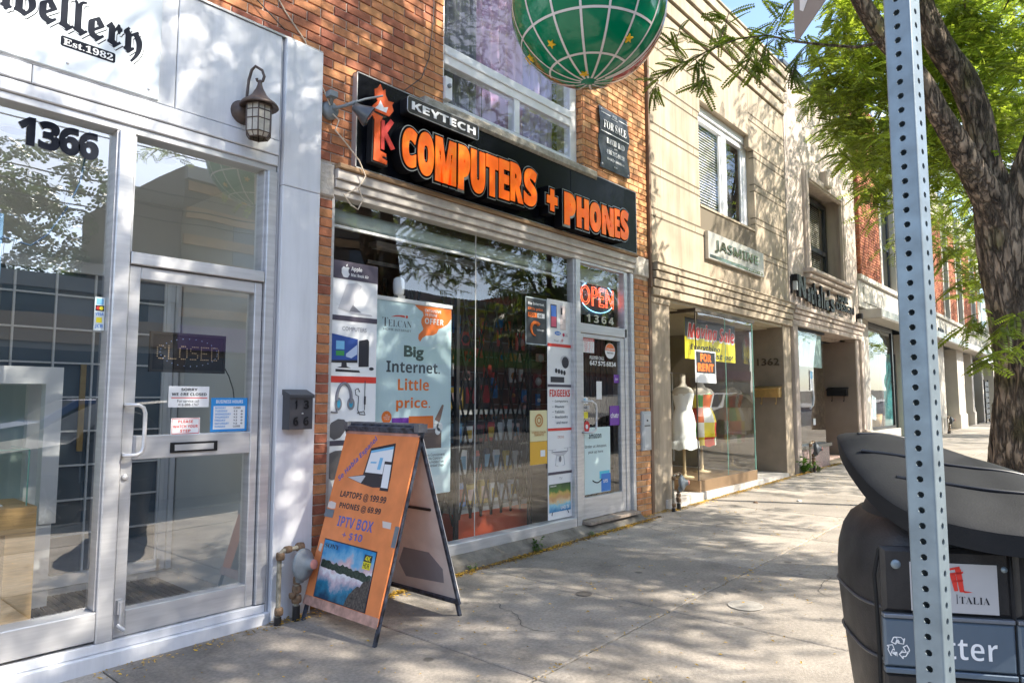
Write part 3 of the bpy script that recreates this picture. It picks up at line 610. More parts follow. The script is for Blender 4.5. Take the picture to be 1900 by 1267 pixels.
CBL = MB().tube([(1.21, .09, 2.84), (1.20, .09, 2.74), (1.18, .1, 2.55), (1.13, .11, 2.4), (1.05, .12, 2.24), (.98, .13, 2.17), (.86, .15, 2.20)], .005, 6).build('power_cable', pm('blue_cable', (.10, .17, .30), .5)); tag(CBL, 'thin blue cable looping down behind the jewellery window to the LED panel', 'cable')
BX = thing('wall_speaker', 'black speaker box behind the left part of the jewellery window', 'speaker', (.95, .8, 1.8))
MB().box(.55, .9, 1.72, 1.0, 1.1, 2.13).build('body', blk, BX); MB().fbox(FY(.9), .58, 1.75, .97, 2.10, .001, .006).build('grille', pm('speaker_cloth', (.05, .05, .055), .9), BX)
FL = thing('gold_frame', 'narrow gilt upright frame leaning behind the white lattice partition', 'frame', (1.5, 1.36, 1.2))
for x in (1.60, 1.78): MB().box(x, 1.34, 1.02, x+.035, 1.355, 1.62).build('upright', gold, FL)
# ------------------------------------------------------------------ signs of the two shops
JS = thing('jewellery_sign', 'white signboard with black blackletter lettering above the jewellery shopfront', 'sign', (.4, -.05, 3.4))
MB().fbox(F0, -1.2, 3.075, 1.505, 3.772, .036, .05, .003).build('panel', pm('sign_white', (.70, .76, .80), .3, var=.04, sc=2), JS)
fj = FY(-.0505); ink = pm('black_ink', (.012, .015, .025), .75, spec=.15)
text(fj, [('Jewellery', .50, 3.242, 1.405, 3.49, 'frak')], .002, ink, JS, off=.012, label='black blackletter word')
text(Fr((.011, -.0505, -.012)), [('Jewellery', .50, 3.242, 1.405, 3.49, 'frak')], .0008, ink, JS, 'letter_shadow', off=.012); text(Fr((.0075, -.0505, -.008)), [('Jewellery', .50, 3.242, 1.405, 3.49, 'frak')], .0013, MATS['sign_white'], JS, 'letter_gap', off=.012)
MB().poly(fj, [(1.02, 3.203), (1.265, 3.203), (1.272, 3.21), (1.272, 3.252), (1.265, 3.259), (1.02, 3.259), (1.013, 3.252), (1.013, 3.21)], .001).build('plate', ink, JS)
text(fj, [('Est.1982', 1.025, 3.212, 1.26, 3.25, 'serif')], .002, pwhite, JS, off=.01)
for x, z in ((1.45, 3.70), (1.45, 3.12), (1.05, 3.12)): MB().lathe((x, -.05, z), [(.008, 0), (.006, .004), (0, .005)], 8, (0, -1, 0)).build('screw', alud, JS)
N1 = thing('street_number', 'large black adhesive street number 1366 at the top of the left window', 'number', (1.06, 0, 2.74))
text(FY(.045), [('1366', .875, 2.665, 1.245, 2.818)], .002, ink, N1, off=.035, sp=.92)
CS = thing('shop_sign', 'long black signboard with orange raised letters over the phone shop window', 'sign', (4.8, -.06, 3.4))
gb = pm('gloss_black_panel', (.004, .005, .008), .2, var=.3, sc=3, spec=.12)
for a, b in ((2.862, 5.46), (5.464, 6.722)): MB().fbox(F0, a, 3.045, b, 3.745, .0, .055, .003).build('panel', gb, CS)
mb = MB(); mb.fbox(F0, 2.853, 3.038, 2.86, 3.752, 0, .058); mb.fbox(F0, 2.853, 3.746, 6.73, 3.752, 0, .058); mb.fbox(F0, 2.853, 3.037, 6.73, 3.0435, 0, .058); mb.fbox(F0, 6.7235, 3.038, 6.73, 3.752, 0, .058); mb.build('edge_trim', alud, CS)
def vari(name, c0, c1, sc):
    m = pm(name, c0, .32); n = m.node_tree; b = n.nodes['Principled BSDF']; g = n.nodes.new('ShaderNodeNewGeometry')
    t = n.nodes.new('ShaderNodeTexNoise'); t.inputs['Scale'].default_value = sc; t.inputs['Detail'].default_value = 3; n.links.new(g.outputs['Position'], t.inputs['Vector'])
    r = n.nodes.new('ShaderNodeValToRGB'); r.color_ramp.elements[0].position = .48; r.color_ramp.elements[0].color = (*c0, 1); r.color_ramp.elements[1].position = .72; r.color_ramp.elements[1].color = (*c1, 1)
    n.links.new(t.outputs['Fac'], r.inputs[0]); n.links.new(r.outputs[0], b.inputs['Base Color']); return m
orl = vari('orange_acrylic_glow', (.97, .135, .006), (1, .25, .010), 7)  # yellower mottling puts sun flecks into the letter colour
for _i in (MATS['orange_acrylic_glow'].node_tree,): _b = _i.nodes['Principled BSDF']; _b.inputs['Emission Color'].default_value = (1, .16, .008, 1); _b.inputs['Emission Strength'].default_value = .10  # faint glow added so the letters stay vivid in shade
mblk = pm('matt_black', (.006, .006, .008), .8, spec=.1)
silv = pm('silver_trim', (.45, .46, .48), .3, .7)
PXL = [('C', 748, 782), ('O', 784, 819), ('M', 822, 866), ('P', 871, 895), ('U', 897, 925), ('T', 927, 950), ('E', 952, 971), ('R', 973, 996), ('S', 997, 1019), ('+', 1029, 1045), ('P', 1055, 1072), ('H', 1074, 1095), ('O', 1097, 1119), ('N', 1121, 1146), ('E', 1148, 1156), ('S', 1157, 1170)]
LX = [(3.187, 3.332), (3.34, 3.505), (3.52, 3.745), (3.77, 3.905), (3.915, 4.085), (4.098, 4.25), (4.262, 4.395), (4.41, 4.585), (4.595, 4.78), (4.93, 5.09), (5.20, 5.385), (5.405, 5.61), (5.63, 5.83), (5.85, 6.07), (6.09, 6.19), (6.205, 6.37)]
BOT = [3.115, 3.09, 3.08, 3.075, 3.085, 3.10, 3.11, 3.12, 3.125, 3.15, 3.065, 3.075, 3.085, 3.09, 3.10, 3.10]
TOP = [3.42, 3.435, 3.44, 3.445, 3.45, 3.455, 3.46, 3.47, 3.475, 3.36, 3.385, 3.385, 3.39, 3.395, 3.41, 3.43]
fl = FY(0)
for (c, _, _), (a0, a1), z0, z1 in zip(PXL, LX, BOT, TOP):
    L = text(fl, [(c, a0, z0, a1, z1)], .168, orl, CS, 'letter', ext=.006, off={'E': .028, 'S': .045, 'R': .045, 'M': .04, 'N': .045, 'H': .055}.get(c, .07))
    text(fl, [(c, a0-.028, z0-.028, a1+.028, z1+.028)], .062, mblk, L, 'letter_back', ext=.10, off=.13)
    text(fl, [(c, a0-.024, z0-.024, a1+.024, z1+.024)], .163, silv, L, 'letter_rim', ext=.002, off=.125)
    text(fl, [(c, a0-.017, z0-.017, a1+.017, z1+.017)], .1655, mblk, L, 'letter_face', ext=.002, off=.11)
KT = MB(); pts = []
for cx, cz, a in ((4.0, 3.655, 0), (3.275, 3.655, 90), (3.275, 3.575, 180), (4.0, 3.575, 270)):
    for k in range(5): t = R(a+k*22.5); pts.append((cx+.025*math.cos(t), cz+.025*math.sin(t)))
KT.poly(fl, pts, .06, .15); KT.build('name_plate', blk, CS)
KR = MB()
pp = [fl.P(a, b, .15) for a, b in pts]; KR.tube(pp+[pp[0]], .004, 6, False); KR.build('name_plate_rim', silv, CS)
text(fl, [('KEYTECH', 3.29, 3.582, 3.985, 3.648)], .152, pwhite, CS, off=.012, ext=.004)
# torch and K emblem
em = pm('emblem_orange', (.85, .11, .012), .4, var=.1, sc=12); em2 = pm('emblem_red', (.72, .05, .04), .4)
def shp(pts, d0, d1, m, nm): return MB().poly(fl, pts, d0, d1).build(nm, m, CS)
key = [(2.955, 3.10), (3.075, 3.095), (3.08, 3.125), (3.035, 3.135), (3.035, 3.15), (3.07, 3.15), (3.07, 3.175), (3.012, 3.185), (3.012, 3.40), (3.035, 3.445), (2.925, 3.455), (2.96, 3.40)]
shp([(a+(.012 if a > 3 else -.012), b+(.012 if b > 3.2 else -.012)) for a, b in key], .06, .125, blk, 'emblem_back')
shp(key, .127, .133, em, 'torch_shaft')
kk = [(3.02, 3.20), (3.05, 3.20), (3.05, 3.30), (3.115, 3.215), (3.15, 3.235), (3.075, 3.335), (3.135, 3.43), (3.105, 3.45), (3.05, 3.375), (3.05, 3.42), (3.02, 3.42)]
shp(kk, .127, .135, em2, 'letter_k')
fla = [(2.93, 3.47), (3.09, 3.465), (3.13, 3.52), (3.115, 3.56), (3.13, 3.585), (3.08, 3.58), (3.055, 3.615), (3.05, 3.66), (3.03, 3.64), (3.005, 3.685), (2.985, 3.65), (2.955, 3.63), (2.96, 3.58), (2.985, 3.55), (2.94, 3.50)]
shp(fla, .127, .135, em, 'flame')
shp([(2.955, 3.485), (3.06, 3.482), (3.075, 3.53), (3.035, 3.515), (3.005, 3.56), (2.985, 3.515)], .136, .139, pwhite, 'crown_mark')
shp([(2.935, 3.462), (3.075, 3.457), (3.03, 3.432), (2.965, 3.435)], .127, .131, blk, 'torch_cup')

# flood light and sensor beside the sign
FLD = thing('flood_light', 'grey twin flood light with sensor on the brick wall left of the black sign', 'flood light', (2.66, -.04, 3.42))
mb = MB(); mb.lathe((2.655, -.002, 3.40), [(.0, .05), (.055, .045), (.065, .02), (.065, 0)], 20, (0, -1, 0)); mb.build('wall_box', greyp, FLD)
mb = MB(); mb.tube([(2.66, -.05, 3.41), (2.70, -.11, 3.42), (2.76, -.19, 3.45)], [.011, .011, .014], 10); mb.tube([(2.65, -.04, 3.44), (2.63, -.08, 3.49)], .014, 8); mb.tube([(2.76, -.19, 3.45), (2.80, -.23, 3.47), (2.93, -.26, 3.53)], .008, 8); mb.build('arm', greyp, FLD)
mb = MB(); mb.lathe((2.75, -.17, 3.42), [(0, -.005), (.03, 0), (.04, .04), (.075, .11), (.078, .125)], 18, (.62, -.35, -.42)); mb.build('lamp_head', pm('dark_grey_shade', (.07, .075, .085), .35, coat=.4), FLD)
mb = MB(); mb.lathe((2.75+.62*.13/.83, -.17-.35*.13/.83, 3.42-.42*.13/.83), [(0, .004), (.07, .0)], 18, (.62, -.35, -.42)); mb.build('lens', pm('lamp_lens', (.25, .26, .28), .1), FLD)
MB().box(2.60, -.11, 3.47, 2.66, -.05, 3.51).build('sensor', greyp, FLD)
wcol = pm('cream_cable', (.62, .52, .40), .6)
c = MB().tube([(1.95, -.012, 4.35), (2.15, -.012, 4.15), (2.30, -.012, 3.97), (2.45, -.014, 3.83), (2.53, -.02, 3.64), (2.60, -.03, 3.52), (2.63, -.06, 3.42)], .005, 6).build('cable', wcol); tag(c, 'thin cream cable running diagonally across the bricks to the flood light', 'cable')
c = MB().tube([(2.66, -.05, 3.37), (2.70, -.07, 3.33), (2.67, -.07, 3.25), (2.74, -.09, 3.18), (2.86, -.09, 3.08), (2.92, -.09, 2.98), (2.86, -.09, 2.88), (2.74, -.09, 2.80), (2.80, -.09, 2.74), (2.86, -.09, 2.72), (2.90, -.09, 2.80), (2.86, -.09, 2.88)], .005, 6).build('cable', wcol); tag(c, 'loose cream cable looping down over the left end of the black sign', 'cable')
c = MB().tube([(1.72, -.012, 4.3), (2.02, -.03, 3.99), (2.28, -.05, 3.82)], .004, 6).build('cable', blk); tag(c, 'thin dark wire sagging over the bricks above the white cladding', 'cable')
c = MB().tube([(3.63, -.012, 5.2), (3.62, -.02, 4.5), (3.58, -.02, 4.15), (3.50, -.02, 3.95), (3.30, -.03, 3.76)], .004, 6).build('cable', blk); tag(c, 'black wire hanging down the bricks left of the upper window', 'cable')
MB_ = thing('wall_camera', 'small white security camera box at the foot of the upper window', 'camera', (3.79, -.02, 4.0))
MB().box(3.755, -.03, 3.87, 3.83, .04, 4.06).build('housing', pwhite, MB_); MB().lathe((3.79, -.03, 3.98), [(.018, 0), (.018, .02), (0, .022)], 12, (0, -1, 0)).build('lens', greyp, MB_)

# wall lantern on the white cladding
LN = thing('wall_lantern', 'dark bronze lantern with a curled bracket on the white cladding', 'lantern', (2.0, -.04, 3.2))
brz = pm('bronze_paint', (.10, .075, .065), .45, .4, var=.25, sc=30)
MB().lathe((2.01, -.036, 3.17), [(.0, .07), (.03, .066), (.055, .05), (.07, .025), (.077, 0)], 22, (0, -1, 0)).build('wall_dome', brz, LN)
ax, ay = 2.055, -.16
pts = []
for k in range(15):
    t = k/14; a = math.pi*(1.08-1.28*t)
    pts.append((1.99+.065*t+.0, -.09-.07*t+.035*math.cos(a)*-1, 3.33+.0+.135*math.sin(a)*(1 if t < .8 else .7)))
MB().tube([(2.01, -.085, 3.19), (2.005, -.10, 3.27), (2.01, -.105, 3.36), (2.02, -.12, 3.425), (2.03, -.145, 3.445), (2.065, -.165, 3.425), (2.075, -.175, 3.385), (2.068, -.17, 3.355), (2.055, -.16, 3.345), (2.04, -.155, 3.352), (2.035, -.155, 3.365)], .009, 8).build('curled_arm', brz, LN)
MB().lathe((ax, ay, 3.20), [(.0, .165), (.012, .15), (.014, .13), (.022, .105), (.045, .06), (.075, .03), (.105, .008), (.118, -.012), (.112, -.018), (.08, -.005), (0, -.002)], 24).build('roof', brz, LN)
MB().lathe((ax, ay, 2.985), [(.058, 0), (.078, .028), (.080, .205)], 6, smooth=False).build('glass_body', pm('frosted_glass', (.46, .43, .37), .35, var=.15, sc=40), LN)
mb = MB()
for j in range(6):
    a0, a1 = j*math.pi/3, (j+1)*math.pi/3
    x_, y_ = Vector((1, 0, 0)), Vector((0, 1, 0)); yv = Vector((0, 0, 1)).cross(x_)
    pt = lambda a, r, h: Vector((ax, ay, 2.985+h))+x_*(r*math.cos(a))+yv*(r*math.sin(a))
    mb.tube([pt(a0, .081, .205), pt(a0, .079, .028), pt(a0, .059, -.001)], .005, 5)
    for r, h in ((.081, .2), (.0805, .11), (.080, .165), (.079, .028), (.059, 0)): mb.tube([pt(a0, r, h), pt(a1, r, h)], .0035, 4)
    m0 = (pt(a0, .081, .2)+pt(a1, .081, .2))/2; m1 = (pt(a0, .079, .028)+pt(a1, .079, .028))/2; mb.tube([m0, m1, (pt(a0, .059, 0)+pt(a1, .059, 0))/2], .003, 4)
mb.build('caming', brz, LN)

# mailboxes and meter box
def mailbox(x, y, z, w_, h_, lab, m, label_txt):
    t = thing('mailbox', lab, 'mailbox', (x, y, z))
    MB().box(x, y-.085, z, x+w_, y, z+h_-.02).build('body', m, t)
    MB().poly(Fr((x-.006, y+.0, z+h_-.02), (0, -1, 0)), [(0, 0), (.098, -.02), (.098, .0), (.0, .035)], 0, -(w_+.012)).build('lid', m, t)
    text(FY(y-.0855), label_txt, .002, pm('emboss_black', (.008, .008, .01), .3), t, ext=.003)
    MB().lathe((x+w_*.55, y-.086, z+h_*.42), [(.006, 0), (.005, .006), (0, .006)], 10, (0, -1, 0)).build('lock', alud, t)
mailbox(2.335, -.055, 1.185, .165, .24, 'dark grey mailbox embossed 1366 on the white pillar', pm('charcoal_mailbox', (.06, .06, .068), .4), [('1', 2.37, 1.315, 2.385, 1.37), ('3', 2.435, 1.315, 2.47, 1.37), ('6', 2.362, 1.21, 2.395, 1.265), ('6', 2.435, 1.21, 2.47, 1.265)])
ME = thing('meter_box', 'narrow grey metal meter box on the right brick pier', 'meter box', (6.93, 0, 1.0))
MB().fbox(F0, 6.835, .80, 7.035, 1.245, .0, .03, .006).build('box', pm('light_grey_metal', (.46, .49, .52), .4, .2, var=.08, sc=8), ME)
MB().fbox(F0, 6.86, .83, 7.01, 1.215, .0305, .036, .003).build('cover', pm('light_grey_metal2', (.50, .53, .56), .4, .2, var=.05), ME)
MB().fbox(F0, 6.875, 1.075, 6.995, 1.088, .0365, .04).build('slot', blk, ME); MB().fbox(F0, 6.925, 1.13, 6.95, 1.15, .0365, .04).build('indicator', blk, ME)
# gas meter regulators
def regulator(x, y, z0, lab, s=1.0, m1=greyp):
    t = thing('gas_regulator', lab, 'gas regulator', (x, y, z0)); V = lambda a, b, c: (x+a*s, y+b*s, z0+c*s)
    mb = MB(); mb.tube([V(-.10, 0, 0), V(-.10, 0, .05), V(-.10, 0, .40), V(-.10, -.01, .425), V(-.085, -.012, .44), V(0, -.015, .445), V(.05, -.015, .45)], .015*s, 10)
    mb.tube([V(.02, -.01, 0), V(.02, -.01, .26)], .017*s, 10); mb.build('riser_pipe', pm('rusty_grey_pipe', (.33, .30, .23), .7, .2, var=.4, sc=28, bump=.3), t)
    mb = MB()
    for a, c, r in ((-.10, .08, .024), (-.10, .41, .024), (-.05, .444, .02), (.035, .448, .025), (.02, .13, .028), (.02, .19, .026), (.02, .245, .022)):
        vert = abs(c-.444) > .03; mb = MB(); mb.lathe(V(a, -.01, c), [(0, -.022*s), (r*s, -.022*s), (r*s*1.12, -.008*s), (r*s*1.12, .008*s), (r*s, .022*s), (0, .022*s)], 10, (0, 0, 1) if vert else (1, 0, 0)); mb.build('fitting', rust, t)
    mb = MB(); mb.lathe(V(-.03, -.02, .16), [(0, 0), (.02*s, .0), (.02*s, .03*s), (0, .03*s)], 8, (1, 0, 0)); mb.build('fitting', rust, t)
    MB().tube([V(-.10, 0, -.04), V(-.10, 0, .045)], .022*s, 10).build('sleeve', blk, t); MB().tube([V(.02, -.01, -.03), V(.02, -.01, .09)], .024*s, 10).build('sleeve', blk, t)
    mb = MB(); mb.lathe(V(.035, -.055, .345), [(0, -.045*s), (.05*s, -.04*s), (.088*s, -.014*s), (.098*s, -.006*s), (.098*s, .006*s), (.088*s, .014*s), (.055*s, .035*s), (.035*s, .05*s), (.033*s, .075*s), (0, .075*s)], 26, (.35, -1, .1)); mb.tube([V(.03, -.04, .30), V(.03, -.02, .24)], .03*s, 12); mb.build('diaphragm_case', m1, t)
    d = Vector((.35, -1, .1)).normalized(); c0 = Vector(V(.035, -.055, .345))+d*(.076*s)
    mb = MB(); mb.lathe(c0, [(.03*s, 0), (.029*s, .012*s), (0, .014*s)], 16, d); mb.build('vent_cap', pm('faded_pink_cap', (.62, .25, .20), .6), t)
    return t
regulator(2.405, -.12, .0, 'grey gas regulator with pink cap and rusty pipes at the white pillar')
regulator(7.47, -.11, .07, 'gas regulator on rusty pipes at the limestone column beside the dress shop', .95)

# ------------------------------------------------------------------ posters in and on the phone shop window
fp = FY(.0405); fp2 = FY(.09)
A1 = thing('product_banner', 'tall white banner of computers and headphones at the left edge of the phone shop window', 'banner', (2.94, .05, 1.3))
MB().fbox(FY(.0425), 2.738, .30, 3.145, 2.365, -.003, .0).build('sheet', pwhite, A1)
gl = fp
for a_, b_ in ((2.235, 2.365), (1.935, 1.972), (1.055, 1.09)): MB().quad(gl, 2.738, a_, 3.145, b_, .0005).build('dark_band', pm('banner_dark', (.07, .06, .09), .5), A1)
MB().quad(gl, 2.738, 1.495, 3.145, 1.54, .0005).build('red_band', redp, A1)
text(gl, [('Apple', 2.905, 2.295, 3.0, 2.335, 'sans'), ('Mac Book Air', 2.905, 2.262, 3.06, 2.285, 'sans')], .002, pwhite, A1)
mb = MB(); ap = [(0, -.042), (.018, -.04), (.033, -.015), (.022, -.002), (.022, .018), (.032, .028), (.018, .036), (0, .03), (-.02, .036), (-.036, .02), (-.036, -.012), (-.02, -.04)]
mb.poly(gl, [(2.86+a, 2.29+b) for a, b in ap], .001); mb.poly(gl, [(2.86, 2.325), (2.872, 2.332), (2.876, 2.348), (2.862, 2.34)], .001); mb.build('fruit_logo', pm('logo_grey', (.7, .72, .75), .4), A1)
text(gl, [('COMPUTERS', 2.84, 1.865, 3.05, 1.895, 'plain')], .001, pm('print_grey', (.3, .3, .33), .5), A1)
sil = pm('print_silver', (.55, .55, .58), .5); pg = pm('print_mid_grey', (.22, .22, .25), .5)
mb = MB(); mb.poly(gl, [(2.80, 2.02), (2.91, 2.0), (3.0, 2.2), (2.96, 2.22), (2.87, 2.2)], .001); mb.poly(gl, [(2.78, 2.055), (2.92, 1.99), (3.10, 1.985), (3.09, 1.998), (2.93, 2.003)], .0015); mb.build('laptop_picture', sil, A1)
MB().poly(gl, [(2.895, 2.005), (2.925, 2.055), (3.0, 2.005)], .002).build('keyboard_picture', pg, A1)
mb = MB(); mb.poly(gl, [(2.742, 1.84), (2.975, 1.81), (2.975, 1.655), (2.742, 1.635)], .001); mb.build('screen_picture', pm('screen_blue', (.03, .08, .32), .4), A1)
mb = MB(); mb.poly(gl, [(2.985, 1.80), (3.06, 1.815), (3.075, 1.80), (3.075, 1.615), (2.985, 1.61)], .001); mb.poly(gl, [(2.742, 1.65), (2.975, 1.66), (2.975, 1.64), (2.742, 1.633)], .0015); mb.poly(gl, [(2.84, 1.645), (2.88, 1.645), (2.885, 1.61), (2.92, 1.60), (2.80, 1.60), (2.838, 1.61)], .001); mb.poly(gl, [(2.79, 1.59), (2.99, 1.585), (3.0, 1.57), (2.79, 1.572)], .001); mb.disc(gl, 3.10, 1.60, .022, .001, n=14, rb=.012); mb.build('tower_picture', pm('print_black', (.025, .025, .035), .4), A1)
mb = MB(); mb.quad(gl, 2.79, 1.73, 2.86, 1.79, .0018); mb.build('tile_picture', pm('tile_cyan', (.2, .5, .75), .4), A1); mb = MB(); mb.quad(gl, 2.79, 1.685, 2.86, 1.72, .0018); mb.build('tile_picture', grn, A1)
mb = MB(); mb.poly(gl, [(2.875, 1.70), (2.97, 1.77), (2.97, 1.70), (2.92, 1.67), (2.875, 1.68)], .0018); mb.build('mountain_picture', pm('snow_print', (.5, .6, .8), .4), A1)
mb = MB(); P0 = [gl.P(2.865+.06*math.cos(t)*1.0, 1.385+.105*math.sin(t), .004) for t in [R(a) for a in range(-20, 201, 15)]]; mb.tube(P0, .011, 6); mb.disc(gl, 2.925, 1.345, .032, .002, n=16, rb=.045); mb.disc(gl, 2.82, 1.345, .03, .002, n=16, rb=.045); mb.tube([gl.P(2.80, 1.32, .004), gl.P(2.81, 1.285, .004), gl.P(2.76, 1.29, .004)], .006, 5); mb.build('headset_picture', pg, A1)
mb = MB(); mb.disc(gl, 2.925, 1.345, .016, .003, n=12, rb=.026); mb.disc(gl, 2.822, 1.345, .014, .003, n=12, rb=.03); mb.build('headset_blue', pm('cyan_print', (.05, .35, .55), .4), A1)
mb = MB(); mb.tube([gl.P(*p, .002) for p in ((3.0, 1.43), (2.985, 1.455), (2.96, 1.445), (2.965, 1.41), (2.99, 1.40), (2.985, 1.30), (3.0, 1.27), (3.05, 1.265), (3.04, 1.29), (2.98, 1.28))], .003, 4); mb.tube([gl.P(3.045, 1.51, .002), gl.P(3.045, 1.3, .002)], .003, 4); mb.tube([gl.P(3.045, 1.40, .003), gl.P(3.045, 1.34, .003)], .007, 5); mb.build('earphone_picture', pm('print_black', 0), A1)
mb = MB(); mb.poly(gl, [(2.742, 1.18), (2.765, 1.215), (2.82, 1.24), (2.87, 1.235), (2.895, 1.21), (2.885, 1.16), (2.84, 1.11), (2.79, 1.095), (2.75, 1.12)], .001); mb.poly(gl, [(2.742, 1.0), (2.80, 1.02), (2.87, 1.02), (2.87, .84), (2.78, .82), (2.742, .84)], .001); mb.build('mouse_picture', pm('print_dark_grey', (.12, .115, .12), .35), A1)
TB = thing('internet_banner', 'pale blue pull up banner reading Big Internet Little price', 'banner', (3.58, .12, 1.4))
tb = FY(.10)
MB().fbox(tb, 3.175, .62, 3.965, 2.135, -.004, 0).build('sheet', mint, TB); MB().fbox(tb, 3.17, 2.135, 3.97, 2.165, -.012, .008).build('top_rail', pwhite, TB); MB().fbox(tb, 3.17, .14, 3.97, .20, -.05, .05).build('base', alud, TB)
slt = pm('slate_print', (.045, .065, .085), .5)
text(tb, [('Big', 3.455, 1.683, 3.66, 1.80, 'plain')], .001, slt, TB, off=.035)
text(tb, [('Internet.', 3.285, 1.585, 3.838, 1.672)], .001, slt, TB, off=.004)
text(tb, [('Little', 3.40, 1.447, 3.72, 1.54), ('price.', 3.385, 1.285, 3.735, 1.393)], .001, orange, TB, off=.004)
text(tb, [('T', 3.24, 1.935, 3.295, 2.003, 'serif'), ('ELCAN', 3.296, 1.938, 3.53, 1.99, 'serif')], .001, slt, TB, off=-.015)
text(tb, [('HOME INTERNET', 3.25, 1.905, 3.527, 1.922, 'plain')], .001, slt, TB)
mb = MB(); mb.poly(tb, [(3.32, 2.012), (3.37, 2.028), (3.42, 2.033), (3.46, 2.032), (3.46, 2.016), (3.40, 2.02)], .001); mb.disc(tb, 3.48, 2.024, .012, .001, n=12); mb.build('logo_arc', redp, TB)
mb = MB(); mb.poly(tb, [(3.56, 2.13), (3.963, 2.13), (3.963, 2.05), (3.92, 2.0), (3.86, 1.97), (3.82, 1.955), (3.80, 1.92), (3.76, 1.90), (3.68, 1.89), (3.645, 1.87), (3.62, 1.838), (3.60, 1.86), (3.605, 1.895), (3.65, 1.935), (3.652, 1.95), (3.63, 1.99), (3.632, 2.02), (3.655, 2.055), (3.645, 2.08), (3.60, 2.10)], .001); mb.disc(tb, 3.294, 1.242, .048, .001, n=26, rb=.048); mb.quad(tb, 3.513, 1.145, 3.77, 1.245, .0012); mb.build('orange_shape', orange, TB)
text(tb, [('EXCLUSIVE', 3.668, 2.085, 3.845, 2.108), ('IN-STORE', 3.668, 2.052, 3.80, 2.073), ('OFFER', 3.668, 1.987, 3.875, 2.035)], .002, pwhite, TB)
text(tb, [('ANY\nUNLIMITED\nTO $0.00', 3.262, 1.22, 3.326, 1.265, 'plain')], .002, pwhite, TB)
mb = MB(); mb.quad(tb, 3.345, 1.17, 3.512, 1.235, .001); mb.build('violet_box', purple, TB)
MB().quad(tb, 3.62, .985, 3.86, 1.14, .001).build('brown_box', pm('brown_print', (.13, .09, .08), .5), TB)
mb = MB(); mb.poly(tb, [(3.785, 1.215), (3.865, 1.335), (3.885, 1.33), (3.85, 1.215), (3.835, 1.19)], .002); mb.build('rocket', pm('rocket_grey', (.2, .12, .1), .5), TB)
mb = MB(); mb.disc(tb, 3.80, 1.175, .03, .002, n=12); mb.disc(tb, 3.84, 1.155, .035, .002, n=12); mb.disc(tb, 3.82, 1.12, .03, .002, n=12); mb.build('smoke_puff', pwhite, TB)
text(tb, [('No Commitments\nNo Contracts\nNo Hidden Fees\nUnlimited Usage', 3.70, .83, 3.90, .945, 'plain')], .002, slt, TB)
SP = thing('router', 'small white router standing on the rail of the pale blue banner', 'router', (3.36, .13, 2.17))
MB().lathe((3.42, .13, 2.19), [(0, 0), (.035, 0), (.042, .02), (.046, .06), (.046, .10), (.04, .13), (.02, .145), (0, .147)], 18).build('body', pwhite, SP); MB().box(3.39, .10, 2.167, 3.46, .16, 2.19).build('foot', alud, SP)
DP = thing('dark_flyer', 'black flyer with orange dial about big internet hanging in the phone shop window', 'flyer', (5.03, .05, 2.1))
MB().fbox(FY(.0425), 4.865, 1.895, 5.185, 2.345, -.002, 0).build('sheet', pm('flyer_black', (.04, .045, .05), .4), DP)
mb = MB()
for a in ((4.865, 1.895, 5.185, 1.905), (4.865, 2.335, 5.185, 2.345), (4.865, 1.905, 4.873, 2.335), (5.177, 1.905, 5.185, 2.335)): mb.quad(gl, *a, .001)
mb.build('border', pm('flyer_border', (.35, .42, .45), .4), DP)
text(gl, [('Big Internet.', 4.90, 2.265, 5.15, 2.30)], .002, pwhite, DP, off=.01); text(gl, [('Little price.', 4.90, 2.215, 5.13, 2.25)], .002, orange, DP, off=.01)
MB().quad(gl, 4.90, 2.155, 5.035, 2.20, .0015).build('orange_box', orange, DP); MB().quad(gl, 5.04, 2.155, 5.15, 2.20, .0015).build('white_box', pwhite, DP)
text(gl, [('150', 4.915, 2.162, 5.0, 2.192), ('50', 5.055, 2.162, 5.11, 2.192)], .002, ink, DP)
mb = MB(); P0 = [gl.P(5.01+.065*math.cos(R(a)), 2.045+.062*math.sin(R(a)), .003) for a in range(45, 271, 15)]; mb.tube(P0, [.006+.0009*k for k in range(len(P0))][::-1], 5); mb.build('dial', orange, DP)
text(gl, [('telecan', 5.03, 2.03, 5.14, 2.05, 'sans')], .002, pwhite, DP)
PB = thing('service_banner', 'tall white banner of phones cameras and drone beside the phone shop door', 'banner', (5.38, .05, 1.2))
MB().fbox(FY(.0425), 5.195, .23, 5.575, 2.36, -.003, 0).build('sheet', pwhite, PB)
for a_, b_ in ((1.895, 1.925), (1.075, 1.10)): MB().quad(gl, 5.195, a_, 5.575, b_, .001).build('red_band', redp, PB)
for a_, b_ in ((1.50, 1.525), (.655, .68)): MB().quad(gl, 5.195, a_, 5.575, b_, .001).build('dark_band', pm('banner_dark', 0), PB)
mb = MB(); mb.quad(gl, 5.245, 2.08, 5.345, 2.31, .001); mb.build('phone_picture', pm('print_black', 0), PB)
mb = MB(); mb.quad(gl, 5.253, 2.09, 5.337, 2.19, .0015); mb.build('phone_screen', pm('phone_red', (.75, .12, .2), .4), PB); mb = MB(); mb.quad(gl, 5.253, 2.19, 5.337, 2.30, .0015); mb.build('phone_screen', pm('phone_blue', (.08, .22, .7), .4), PB)
mb = MB(); mb.quad(gl, 5.40, 2.07, 5.49, 2.31, .001); mb.build('phone_picture', pm('phone_pale', (.72, .62, .6), .4), PB); mb = MB(); mb.quad(gl, 5.41, 2.22, 5.435, 2.29, .0015); mb.build('lens_strip', pm('print_black', 0), PB)
